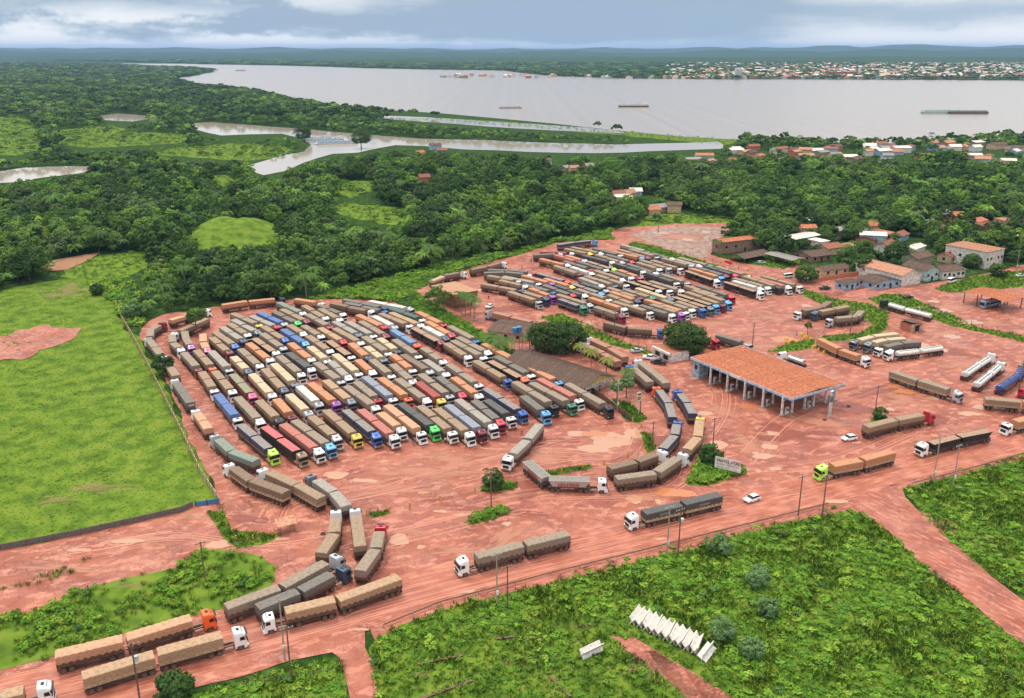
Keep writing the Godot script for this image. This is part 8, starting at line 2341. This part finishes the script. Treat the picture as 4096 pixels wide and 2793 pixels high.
func buildings() -> void:
	station()
	posto()
	hopper()
	for d in HOUSES: house(d)
	for d in CANOPIES: canopy(d)
	var r := RandomNumberGenerator.new()
	r.seed = 313
	var wn := {white_wall = "white", cream_wall = "cream", brick_wall = "brick", bare_wall = "grey", blue_wall = "pale blue"}
	var rn := {roof_orange = "orange", roof_white = "white", roof_tile = "red", roof_grey = "grey", roof_brown = "brown", roof_peach = "peach"}
	for d in SMALL_HOUSES:
		var where: String = ["in the village above the river", "half hidden in the wood", "at the edge of the wood by the bright field", "in the leafy streets behind the yards"][d[2]]
		var w: String = wn.keys()[r.randi() % 5]; var q: String = rn.keys()[r.randi() % 6]
		house(["village_house", "small %s house with %s roof %s" % [wn[w], rn[q], where], "house", d[0], d[1], r.randf_range(-0.3, 0.9), r.randf_range(11, 20) * d[3], r.randf_range(8, 12) * d[3], r.randf_range(3.2, 5.5), -r.randf_range(1.2, 2.2), w, q, 2.6, 0, "%s houses with %s roofs %s" % [wn[w], rn[q], where]])
	# kiosk: white flat box with an orange roof
	var s: Array = SITES.kiosk
	var o := thing("kiosk", "small white flat-roofed kiosk with orange roof beside the round dark tree", "building", Vector3(s[0], 0.12, s[1]), s[2])
	var m := MB.new()
	wall_shell(m, s[3], s[4], 3.2, 0.0)
	part("wall", m.mesh(), M.white_wall, o)
	m = MB.new(); m.span(-s[3] / 2 + 0.15, s[3] / 2 - 0.15, 2.95, 3.05, -s[4] / 2 + 0.15, s[4] / 2 - 0.15)
	part("roof", m.mesh(), M.roof_orange, o)
	m = MB.new(); m.span(-s[3] / 2 - 0.9, -s[3] / 2 - 0.05, 2.5, 3.25, -s[4] / 2, s[4] / 2)
	part("awning", m.mesh(), M.white_wall, o)
	for k in 2: opening(o, "window", Vector3(-s[3] / 2 - 0.03, 1.4, -2.5 + k * 4.6), 2.4, 1.9, PI / 2, M.trim, M.glass_dark)
	# water tanks on a steel stand
	var p: Array = SPOTS.tank
	o = thing("water_tower", "two blue plastic water tanks on a tall thin stand by the palms", "water tower", Vector3(p[0], 0.12, p[1]), 0.6)
	posts(o, [Vector2(-1.6, -0.9), Vector2(1.6, -0.9), Vector2(-1.6, 0.9), Vector2(1.6, 0.9)], 6.0, 0.16, M.pole_concrete)
	m = MB.new(); m.span(-2.0, 2.0, 6.0, 6.15, -1.3, 1.3)
	part("platform", m.mesh(), M.timber, o)
	for x in [-0.95, 0.95]:
		m = MB.new()
		m.tube(Vector3(x, 6.15, 0), Vector3(x, 8.2, 0), 0.82, 0.9, 16)
		m.tube(Vector3(x, 8.2, 0), Vector3(x, 8.4, 0), 0.94, 0.55, 16)
		part("tank", m.mesh(), M.blue_plastic, o)
	# guard shelter by the gate
	p = SPOTS.shelter
	o = thing("gate_shelter", "small open shelter with a slanting peach sheet roof by the yard gate", "shelter", Vector3(p[0], 0.15, p[1]), 0.45)
	posts(o, [Vector2(-1.5, -1.2), Vector2(1.5, -1.2), Vector2(-1.5, 1.2), Vector2(1.5, 1.2)], 2.3, 0.12, M.timber)
	m = MB.new(); m.box(Vector3(0, 2.45, 0), Vector3(4.2, 0.06, 3.2), Basis(Vector3.RIGHT, 0.16))
	part("roof", m.mesh(), M.roof_peach, o)
	# brick shed
	s = SITES.brick
	o = thing("brick_shed", "small orange brick shed with slanting dark roof and black double door", "shed", Vector3(s[0], 0.12, s[1]), s[2])
	var L: float = s[3]; var D: float = s[4] * 0.95
	m = MB.new()
	wall_shell(m, L, D, 3.0, 0.0)
	part("wall", m.mesh(), M.brick_wall, o)
	m = MB.new(); m.span(-L / 2 - 0.02, L / 2 + 0.02, 0, 3.0, D / 2, D / 2 + 0.06)
	part("front_wall", m.mesh(), M.cream_wall, o)
	var rf := Node3D.new(); rf.name = "roof"; o.add_child(rf)
	var rs := shared("shed_sheet", func():
		var mm := MB.new()
		mm.span(-0.52, 0.52, 0, 0.06, -D / 2 - 0.6, D / 2 + 0.6)
		return mm.mesh())
	for k in 6:
		var sh := part("roof_sheet", rs, M.roof_brown if k % 2 else M.roof_brown_2, rf)
		sh.transform = Transform3D(Basis(Vector3.BACK, -0.18), Vector3(-L / 2 - 0.1 + k * (L + 0.2) / 5.0, 3.3 - (k - 2.5) * 0.2, 0))
	opening(o, "door", Vector3(0.2, 1.2, D / 2 + 0.1), 2.0, 2.3, 0, M.trim, M.dark_opening)
	lettered_boards()

func lettered_boards() -> void:
	# hotel board on the grass triangle
	var p: Array = SPOTS.billboard
	var o := thing("billboard", "weathered white hotel billboard on timber posts in the grass triangle", "billboard", Vector3(p[0], 0.15, p[1]), -0.55)
	posts(o, [Vector2(-2.6, -0.1), Vector2(0, -0.1), Vector2(2.6, -0.1)], 4.6, 0.2, M.timber)
	var m := MB.new(); m.span(-3.3, 3.3, 1.7, 4.7, -0.02, 0.06)
	var b := part("board", m.mesh(), M.white_wall, o)
	lettering(b, "HOTEL PIAUI", 0.75, Vector3(0.4, 3.8, 0.08), 0.0, M.letters_dark)
	lettering(b, "Pizza e Restaurante", 0.36, Vector3(0.4, 3.0, 0.08), 0.0, M.letters_grey)
	# small framed price board on a post
	p = SPOTS.price_sign
	o = thing("price_sign", "grey framed price board with coloured rows on a thin post", "sign", Vector3(p[0], 0.15, p[1]), 0.4)
	m = MB.new(); m.tube(Vector3(0, 0, 0), Vector3(0, 4.4, 0), 0.08, 0.08, 8)
	part("post", m.mesh(), M.fascia, o)
	m = MB.new(); m.span(-0.75, 0.75, 4.4, 7.0, -0.1, 0.1)
	b = part("board", m.mesh(), M.fascia, o)
	for k in 4:
		m = MB.new(); m.span(-0.5, 0.5, 4.7 + k * 0.5, 5.1 + k * 0.5, 0.1, 0.115)
		part("row", m.mesh(), [M.green_paint, M.red_plastic, M.yellow_plastic, M.trim][k], b)

# ---------------------------------------------------------------- poles, fences, small things
func pole(d: Array) -> void:
	# x, z, height, kind, label, turn
	var o := thing("utility_pole", d[4], "pole", Vector3(d[0], 0.1, d[1]), d[5])
	var h: float = d[2]
	var m := MB.new()
	m.tube(Vector3(0, -0.3, 0), Vector3(0, h, 0), 0.17, 0.11, 8)
	part("shaft", m.mesh(), M.pole_concrete if d[3] == 1 else M.pole_wood, o)
	for k in (2 if d[3] == 2 else 1):
		m = MB.new(); m.span(-1.1, 1.1, h - 0.5 - k * 0.9, h - 0.36 - k * 0.9, -0.16, -0.06)
		var a := part("crossarm", m.mesh(), M.pole_wood if d[3] != 1 else M.pole_concrete, o)
		for x in [-1.0, -0.4, 0.4, 1.0]:
			m = MB.new(); m.tube(Vector3(x, h - 0.36 - k * 0.9, -0.11), Vector3(x, h - 0.12 - k * 0.9, -0.11), 0.07, 0.05, 6)
			part("insulator", m.mesh(), M.porcelain, a)
	if d[3] == 3:
		m = MB.new(); m.tube(Vector3(0.45, h - 3.4, 0), Vector3(0.45, h - 2.4, 0), 0.34, 0.34, 10)
		m.span(0.05, 0.4, h - 3.0, h - 2.8, -0.1, 0.1)
		part("transformer", m.mesh(), M.fascia, o)
	if d[3] == 1:
		m = MB.new(); m.span(-0.2, 0.2, 2.2, 3.1, 0.14, 0.4)
		part("meter_box", m.mesh(), M.white_wall, o)

func fence(d: Array) -> void:
	# name, label, points, spacing, post h, post w, mat, rail mode
	var pts := poly(d[2])
	var o := thing(d[0], d[1], "fence", Vector3(pts[0].x, 0.1, pts[0].y))
	var base := Vector3(pts[0].x, 0, pts[0].y)
	var h: float = d[4]; var w: float = d[5]
	var pm := shared("fp%.2f_%.2f" % [h, w], func():
		var m := MB.new()
		m.span(-w / 2, w / 2, -0.1, h, -w / 2, w / 2)
		return m.mesh())
	for k in pts.size() - 1:
		var a := pts[k]; var b := pts[k + 1]
		var n := maxi(1, int(a.distance_to(b) / d[3]))
		var turn := -(b - a).angle()
		for j in n:
			var p := a.lerp(b, float(j) / n)
			var q := part("post", pm, M[d[6]], o)
			q.position = V(p, 0) - base; q.rotation.y = turn
			var c := a.lerp(b, (j + 0.5) / n)
			var L := a.distance_to(b) / n
			if d[7] == 1:      # close boarded or rendered panel
				var m := shared("panel%.2f_%.2f" % [L, h], func():
					var mm := MB.new()
					mm.span(-L / 2 + w / 2, L / 2 - w / 2, 0.02, h * 0.92, -0.05, 0.05)
					return mm.mesh())
				q = part("panel", m, M[d[8]], o)
				q.position = V(c, 0) - base; q.rotation.y = turn
			elif d[7] == 2:    # wires
				var m := shared("wires%.2f_%.2f" % [L, h], func():
					var mm := MB.new()
					for z in 3: mm.span(-L / 2, L / 2, h * (0.3 + 0.28 * z), h * (0.3 + 0.28 * z) + 0.025, -0.012, 0.012)
					return mm.mesh())
				q = part("wire", m, M.trim, o)
				q.position = V(c, 0) - base; q.rotation.y = turn
			elif d[7] == 3:    # guard rail
				var m := shared("rail%.2f" % L, func():
					var mm := MB.new()
					mm.span(-L / 2, L / 2, h * 0.55, h, -0.04, 0.04)
					return mm.mesh())
				q = part("rail", m, M[d[8]], o)
				q.position = V(c, 0) - base; q.rotation.y = turn

func car(d: Array) -> void:
	# x, z, heading, kind, paint, label
	var kind: String = d[3]
	var o := thing({hatch = "hatchback_car", pickup = "pickup_truck", sedan = "sedan_car", van = "delivery_van", kombi = "minibus"}[kind], d[5], {hatch = "car", sedan = "car", pickup = "pickup", van = "van", kombi = "van"}[kind], Vector3(d[0], 0.15, d[1]), d[2])
	var P: Material = M["cab_" + d[4]]
	# half profile: z, sill, shoulder, roof (roof 0 = none), from nose to tail
	var W := 0.9
	var prof: Array = {hatch = [[-2.05, 0.45, 0.7, 0.0], [-1.9, 0.3, 0.85, 0.0], [-0.95, 0.28, 1.0, 0.0], [-0.3, 0.28, 1.02, 1.45], [0.9, 0.28, 1.03, 1.5], [1.7, 0.3, 1.05, 1.3], [2.0, 0.4, 1.0, 0.0]],
		sedan = [[-2.2, 0.45, 0.7, 0.0], [-2.05, 0.3, 0.85, 0.0], [-1.0, 0.28, 0.98, 0.0], [-0.3, 0.28, 1.0, 1.42], [0.8, 0.28, 1.0, 1.44], [1.5, 0.3, 1.02, 0.0], [2.2, 0.4, 0.98, 0.0]],
		pickup = [[-2.6, 0.55, 0.9, 0.0], [-2.45, 0.45, 1.1, 0.0], [-1.4, 0.42, 1.2, 0.0], [-0.8, 0.42, 1.22, 1.78], [0.6, 0.42, 1.22, 1.8], [0.85, 0.42, 1.22, 0.0], [2.6, 0.5, 1.22, 0.0]],
		van = [[-2.7, 0.5, 0.9, 0.0], [-2.5, 0.4, 1.2, 0.0], [-1.7, 0.38, 1.35, 2.1], [-1.2, 0.38, 1.4, 2.4], [2.4, 0.38, 1.4, 2.45], [2.7, 0.45, 1.35, 2.2]],
		kombi = [[-2.2, 0.5, 1.0, 0.0], [-2.1, 0.4, 1.15, 1.8], [-1.7, 0.35, 1.15, 2.05], [1.9, 0.35, 1.15, 2.05], [2.2, 0.45, 1.1, 1.8]]}[kind]
	var m := MB.new(); var g := MB.new(); var rf := MB.new()
	var rs := []
	for q in prof:
		rs.append(PackedVector3Array([Vector3(-W, q[1], q[0]), Vector3(-W - 0.03, (q[1] + q[2]) / 2, q[0]), Vector3(-W + 0.05, q[2], q[0]), Vector3(W - 0.05, q[2], q[0]), Vector3(W + 0.03, (q[1] + q[2]) / 2, q[0]), Vector3(W, q[1], q[0])]))
	for k in rs.size() - 1:
		for j in 5:
			m.quad(rs[k][j], rs[k][j + 1], rs[k + 1][j + 1], rs[k + 1][j], Vector3(-1 if j < 2 else 1 if j > 2 else 0, 1 if j == 2 else 0.1, 0))
	m.quad(rs[0][0], rs[0][5], rs[0][3], rs[0][2], Vector3.FORWARD)
	m.quad(rs[-1][0], rs[-1][5], rs[-1][3], rs[-1][2], Vector3.BACK)
	m.quad(rs[0][0], rs[0][5], rs[-1][5], rs[-1][0], Vector3.DOWN)
	part("body", m.mesh(), P, o)
	var rw := W - 0.2
	var roofs := []
	for k in prof.size():
		var q = prof[k]
		var up: float = q[3] if q[3] > 0.0 else q[2]
		var w: float = rw if q[3] > 0.0 else W - 0.06
		roofs.append([Vector3(-w, up, q[0]), Vector3(w, up, q[0]), Vector3(-W + 0.05, q[2], q[0]), Vector3(W - 0.05, q[2], q[0])])
	for k in prof.size() - 1:
		if prof[k][3] == 0.0 and prof[k + 1][3] == 0.0: continue
		var both: bool = prof[k][3] > 0.0 and prof[k + 1][3] > 0.0
		(rf if both else g).quad(roofs[k][0], roofs[k][1], roofs[k + 1][1], roofs[k + 1][0], Vector3(0, 1, 0))
		for s in 2:
			g.quad(roofs[k][s], roofs[k + 1][s], roofs[k + 1][2 + s], roofs[k][2 + s], Vector3(s * 2 - 1, 0.2, 0))
	g.quad(roofs[-1][0], roofs[-1][1], roofs[-1][3], roofs[-1][2], Vector3.BACK)
	part("glazing", g.mesh(), M.glass_dark, o)
	part("roof", rf.mesh(), P, o)
	if kind == "pickup":
		m = MB.new(); m.span(-0.75, 0.75, 1.2, 1.235, 0.95, 2.5)
		part("load_bed", m.mesh(), M.trim, o)
	var base: float = prof[-1][0]
	for s in [-1.0, 1.0]:
		for z in [-base * 0.64, base * 0.64]:
			m = MB.new(); m.tube(Vector3(s * 0.68, 0.33, z), Vector3(s * 0.93, 0.33, z), 0.33, 0.33, 14)
			var wh := part("wheel", m.mesh(), M.rubber, o)
			m = MB.new(); m.tube(Vector3(s * 0.9, 0.33, z), Vector3(s * 0.945, 0.33, z), 0.2, 0.2, 10)
			part("rim", m.mesh(), M.chrome, wh)
		m = MB.new(); m.box(Vector3(s * 0.66, prof[1][2] - 0.1, prof[0][0] + 0.02), Vector3(0.36, 0.14, 0.12))
		part("headlight", m.mesh(), M.lamp_glass, o)
		m = MB.new(); m.box(Vector3(s * 0.74, prof[-1][2] - 0.12, base), Vector3(0.22, 0.18, 0.06))
		part("tail_lamp", m.mesh(), M.tail_lamp, o)

func bus(d: Array) -> void:
	var o := thing("city_bus", "light blue bus parked under the rust orange shed roof", "bus", Vector3(d[0], 0.15, d[1]), d[2])
	var m := MB.new()
	var rs := []
	for q in [[0.4, 1.2], [1.3, 1.25], [2.6, 1.22], [3.0, 1.12], [3.1, 0.9]]:
		rs.append(ring(q[0], -5.6, 5.6, q[1], 0.2, 0.15))
	m.rings(rs); m.cap(rs[-1], Vector3.UP)
	part("body", m.mesh(), M.blue_wall, o)
	for s in [-1.0, 1.0]:
		for k in 7:
			m = MB.new(); m.span(-0.01, 0.01, 1.5, 2.4, -0.62, 0.62)
			part("window", m.mesh(), M.glass_dark, o).position = Vector3(s * 1.25, 0, -4.3 + k * 1.4)
		for z in [-3.4, 3.0]:
			m = MB.new(); m.tube(Vector3(s * 0.95, 0.5, z), Vector3(s * 1.27, 0.5, z), 0.5, 0.5, 14)
			part("wheel", m.mesh(), M.rubber, o)
	m = MB.new(); m.span(-1.0, 1.0, 1.3, 2.6, -5.66, -5.58)
	part("windshield", m.mesh(), M.glass_dark, o)

# a small standing or walking figure, one continuous lathe-and-limb mesh with coloured clothes
func person(d: Array) -> void:
	# x, z, heading, shirt, trousers, stride, label
	var m := MB.new()
	m.colored = true
	var shirt: Color = d[3]; var pants: Color = d[4]; var skin := Color(0.2, 0.1, 0.06)
	var st: float = d[5]
	var ell := func(c: Vector3, rx: float, rz: float) -> PackedVector3Array:
		var p := PackedVector3Array()
		for k in 10: p.append(c + Vector3(cos(TAU * k / 10) * rx, 0, sin(TAU * k / 10) * rz))
		return p
	var limb := func(pts: Array, rad: Array, cols: Array) -> void:
		for k in pts.size() - 1:
			m.col = cols[k]
			m.tube(pts[k], pts[k + 1], rad[k], rad[k + 1], 8)
	m.col = pants
	m.rings([ell.call(Vector3(0, 0.84, 0), 0.15, 0.11), ell.call(Vector3(0, 0.98, 0), 0.165, 0.115)])
	m.col = shirt
	m.rings([ell.call(Vector3(0, 0.96, 0), 0.168, 0.118), ell.call(Vector3(0, 1.15, 0), 0.155, 0.105), ell.call(Vector3(0, 1.33, -0.01), 0.19, 0.115), ell.call(Vector3(0, 1.43, 0), 0.19, 0.1), ell.call(Vector3(0, 1.49, 0), 0.07, 0.07)])
	m.col = skin
	m.rings([ell.call(Vector3(0, 1.47, 0), 0.06, 0.06), ell.call(Vector3(0, 1.55, -0.01), 0.06, 0.065), ell.call(Vector3(0, 1.6, -0.015), 0.075, 0.09), ell.call(Vector3(0, 1.68, -0.01), 0.08, 0.1)])
	m.col = Color(0.01, 0.008, 0.007)
	var crown: PackedVector3Array = ell.call(Vector3(0, 1.76, 0.0), 0.05, 0.06)
	m.rings([ell.call(Vector3(0, 1.66, 0), 0.083, 0.104), ell.call(Vector3(0, 1.72, 0), 0.078, 0.095), crown])
	m.cap(crown, Vector3.UP)
	for s in [-1.0, 1.0]:
		var f: float = s * st
		limb.call([Vector3(s * 0.085, 0.9, 0), Vector3(s * 0.09, 0.48, -f * 0.16 - 0.02), Vector3(s * 0.09, 0.08, -f * 0.3 + 0.03), Vector3(s * 0.1, 0.03, -f * 0.3 - 0.16)], [0.09, 0.065, 0.045, 0.035], [pants, pants, Color(0.03, 0.02, 0.02)])
		var hand := Vector3(s * 0.25, 0.84, f * 0.26 - 0.04)
		limb.call([Vector3(s * 0.19, 1.42, 0), Vector3(s * 0.24, 1.14, f * 0.1), hand], [0.055, 0.045, 0.03], [shirt, skin])
		m.col = skin
		for k in 4: m.tube(hand + Vector3(0, 0, (k - 1.5) * 0.018), hand + Vector3(s * -0.01, -0.15 + absf(k - 1.5) * 0.015, (k - 1.5) * 0.02 - 0.03), 0.011, 0.008, 5)
		m.tube(hand + Vector3(0, -0.02, -0.03), hand + Vector3(-s * 0.02, -0.08, -0.07), 0.011, 0.009, 5)
	var o := part("person", m.mesh(), M.body, self)
	tag(o, d[6], "person")
	o.position = Vector3(d[0], 0.15, d[1]); o.rotation.y = d[2]

func small_things() -> void:
	for d in POLES: pole(d)
	for d in FENCES: fence(d)
	for d in CARS: car(d)
	bus(SPOTS.bus)
	for d in PEOPLE: person(d)
	# precast concrete pieces with an X section, lying side by side in the weeds
	var tm := MB.new()
	for s in [-1.0, 1.0]:
		for q in [[0.0, 0.62, 0.62, 1.55], [0.0, 0.78, 0.5, 0.0]]:
			var d := Vector3(q[2] - q[0], q[3] - q[1], 0)
			var nn := Vector3(-d.y, d.x, 0).normalized() * 0.075
			var a := Vector3(s * q[0], q[1], 0); var b := Vector3(s * q[2], q[3], 0)
			var o := Vector3(s * nn.x, nn.y, 0)
			var z := Vector3(0, 0, 2.3)
			tm.quad(a + o - z, b + o - z, b + o + z, a + o + z, o)
			tm.quad(a - o - z, b - o - z, b - o + z, a - o + z, -o)
			tm.quad(b - o - z, b + o - z, b + o + z, b - o + z, b - a)
			for e in [-1.0, 1.0]: tm.quad(a - o + z * e, a + o + z * e, b + o + z * e, b - o + z * e, z * e)
	var trestle := tm.mesh()
	for d in TRESTLES:
		var o := part("concrete_trestle", trestle, M.precast, self)
		tag(o, d[3], "trestle", d[4])
		o.transform = Transform3D(Basis(Vector3.UP, d[2]) * Basis(Vector3.BACK, d[5]), Vector3(d[0], 0.06, d[1]))
	# rails and beams lying in the grass
	for d in BEAMS:
		var m := MB.new()
		m.span(-d[3] / 2, d[3] / 2, 0, 0.22, -0.14, 0.14)
		m.span(-d[3] / 2, d[3] / 2, 0.22, 0.3, -0.25, 0.25)
		var o := part("rusty_beam", m.mesh(), M.timber, self)
		tag(o, "dark rusty beam lying in the grass near the concrete trestles", "beam", "beams lying in the grass")
		o.position = Vector3(d[0], 0.06, d[1]); o.rotation.y = d[2]
	for d in BARRIERS:
		var m := MB.new()
		m.span(-0.7, 0.7, 0, 0.35, -0.3, 0.3); m.span(-0.65, 0.65, 0.35, 0.9, -0.14, 0.14)
		var o := part("road_barrier", m.mesh(), M[d[3]], self)
		tag(o, "yellow plastic road barrier beside the far yard entrance" if d[3] == "yellow_plastic" else "red barrel standing by the eatery across the street", "barrier" if d[3] == "yellow_plastic" else "barrel", "yellow barriers at the far yard entrance" if d[3] == "yellow_plastic" else "red barrels by the eatery")
		o.position = Vector3(d[0], 0.15, d[1]); o.rotation.y = d[2]
	for d in TYRES:
		var t := TorusMesh.new()
		t.inner_radius = 0.32; t.outer_radius = 0.58; t.rings = 20; t.ring_segments = 8
		var o := part("old_tyre", t, M.rubber, self)
		tag(o, d[2], "tyre")
		o.position = Vector3(d[0], 0.28, d[1])

func water_craft() -> void:
	for d in BOATS:
		# name, label, x, z, turn, L, W, h, hull, deck, cabin
		var o := thing(d[0], d[1], "boat", Vector3(d[2], 0.3, d[3]), d[4])
		var L: float = d[5]; var W: float = d[6]; var h: float = d[7]
		var m := MB.new()
		var lo := []; var hi := []
		for q in [[-1.0, 0.75], [-0.9, 1.0], [0.9, 1.0], [1.0, 0.8]]:
			lo.append([q[0] * L / 2 * 0.95, W / 2 * q[1] * 0.9]); hi.append([q[0] * L / 2, W / 2 * q[1]])
		for k in 3:
			for s in [-1.0, 1.0]:
				m.quad(Vector3(lo[k][0], -0.2, s * lo[k][1]), Vector3(lo[k + 1][0], -0.2, s * lo[k + 1][1]), Vector3(hi[k + 1][0], h, s * hi[k + 1][1]), Vector3(hi[k][0], h, s * hi[k][1]), Vector3(0, 0, s))
			m.quad(Vector3(hi[k][0], h, -hi[k][1]), Vector3(hi[k][0], h, hi[k][1]), Vector3(hi[k + 1][0], h, hi[k + 1][1]), Vector3(hi[k + 1][0], h, -hi[k + 1][1]), Vector3.UP)
		for e in [0, 3]: m.quad(Vector3(lo[e][0], -0.2, -lo[e][1]), Vector3(lo[e][0], -0.2, lo[e][1]), Vector3(hi[e][0], h, hi[e][1]), Vector3(hi[e][0], h, -hi[e][1]), Vector3(signf(lo[e][0]), 0, 0))
		part("hull", m.mesh(), M[d[8]], o)
		m = MB.new()
		for s in [-1.0, 1.0]: m.span(-L * 0.46, L * 0.46, h, h + d[10], s * W * 0.42 - 0.2, s * W * 0.42 + 0.2)
		for k in 5: m.span(-L * 0.44 + k * L * 0.22 - 0.4, -L * 0.44 + k * L * 0.22 + 0.4, h, h + d[10] * 1.2, -W * 0.4, W * 0.4)
		part("hatch_coaming", m.mesh(), M[d[9]], o)
		if d[11] > 0.0:
			m = MB.new(); m.span(L * 0.3, L * 0.42, h, h + d[11], -W * 0.3, W * 0.3); m.span(L * 0.31, L * 0.4, h + d[11], h + d[11] * 1.6, -W * 0.2, W * 0.2)
			part("wheelhouse", m.mesh(), M.white_wall, o)

func town() -> void:
	var r := RandomNumberGenerator.new()
	r.seed = 808
	# twin white tower
	var p: Array = SPOTS.tower
	for k in 2:
		var o := thing("tower_block", "tall white twin tower block on the far bank", "building", Vector3(p[0] + k * 12.0, 0, p[1]), 0.1, "twin tower blocks of the far town")
		var m := MB.new(); m.span(-5, 5, 0, 34, -5, 5); m.span(-2, 2, 34, 37, -2, 2)
		part("wall", m.mesh(), M.white_wall, o)
		m = MB.new()
		for f in 10: m.span(-4, 4, 2.2 + f * 3.2, 3.2 + f * 3.2, 5.0, 5.1)
		part("window_band", m.mesh(), M.asphalt_grey, o)
	var o2 := thing("riverside_hall", "long dark red hall among the houses of the far town", "building", Vector3(p[0] + 440.0, 0, p[1] - 260.0), 0.0)
	var hm := MB.new(); hm.span(-55, 55, 0, 16, -15, 15)
	part("wall", hm.mesh(), M.brick_wall, o2)
	hm = MB.new(); hm.span(-56, 56, 16, 17, -16, 16)
	part("roof", hm.mesh(), M.roof_tile, o2)
	var hs := []
	for k in 3:
		var m := MB.new(); wall_shell(m, 1.0, 1.0, 0.62, 0.28)
		var am := m.mesh()
		m = MB.new()
		for s in [-1.0, 1.0]: m.quad(Vector3(0, 0.93, -0.54), Vector3(0, 0.93, 0.54), Vector3(s * 0.55, 0.58, 0.54), Vector3(s * 0.55, 0.58, -0.54), Vector3(s, 1, 0))
		m.add(am)
		hs.append(am)
	var walls := ["white_wall", "cream_wall", "white_wall", "teal_wall", "bare_wall"]
	var roofs := ["roof_orange", "roof_white", "roof_tile", "roof_grey", "roof_peach"]
	for k in 230:
		var x := 400.0 + pow(r.randf(), 0.8) * 1650.0
		if k % 7 == 0: x = r.randf_range(-250.0, 400.0)
		var z := -3120.0 - pow(r.randf(), 1.6) * (260.0 + maxf(0.0, x - 300.0) * 0.55) - maxf(0.0, 400.0 - x) * 0.25
		var s := r.randf_range(10.0, 20.0)
		var w: String = walls[r.randi() % 5]; var q: String = roofs[r.randi() % 5]
		var o := part("town_house", hs[0], [M[w], M[q]], self)
		tag(o, "tiny %s house with %s roof in the far town across the river" % [{white_wall = "white", cream_wall = "cream", teal_wall = "pale green", bare_wall = "grey"}[w], {roof_orange = "orange", roof_white = "white", roof_tile = "red", roof_grey = "grey", roof_peach = "peach"}[q]], "house", "houses of the far town, %s with %s" % [w, q])
		o.transform = Transform3D(Basis(Vector3.UP, r.randf() * PI) * Basis.from_scale(Vector3(s * r.randf_range(0.8, 1.6), r.randf_range(8.0, 14.0), s)), Vector3(x, 0, z))
	var xf := []; var cols := PackedColorArray()
	for k in 2400:
		var z := -3200.0 - pow(r.randf(), 1.25) * 3000.0
		var x := -z * lerpf(0.16, 0.62, pow(r.randf(), 0.75))
		var s := r.randf_range(10.0, 24.0)
		xf.append(Transform3D(Basis(Vector3.UP, r.randf() * PI) * Basis.from_scale(Vector3(s, r.randf_range(8.0, 14.0), s)), Vector3(x, 0, z)))
		cols.append([Color(0.6, 0.58, 0.55), Color(0.45, 0.2, 0.12), Color(0.5, 0.42, 0.35), Color(0.5, 0.32, 0.24), Color(0.36, 0.35, 0.34)][r.randi() % 5])
	scatter("town_roofs", hs[1], M.body, xf, cols)

# ---------------------------------------------------------------- all together
func _ready() -> void:
	rng.seed = 1234
	wob.seed = 5; wob.frequency = 0.02; wob.fractal_octaves = 4
	setting()
	textures()
	materials()
	terrain()
	buildings()
	lorries()
	forest()
	undergrowth()
	town()
	water_craft()
	small_things()
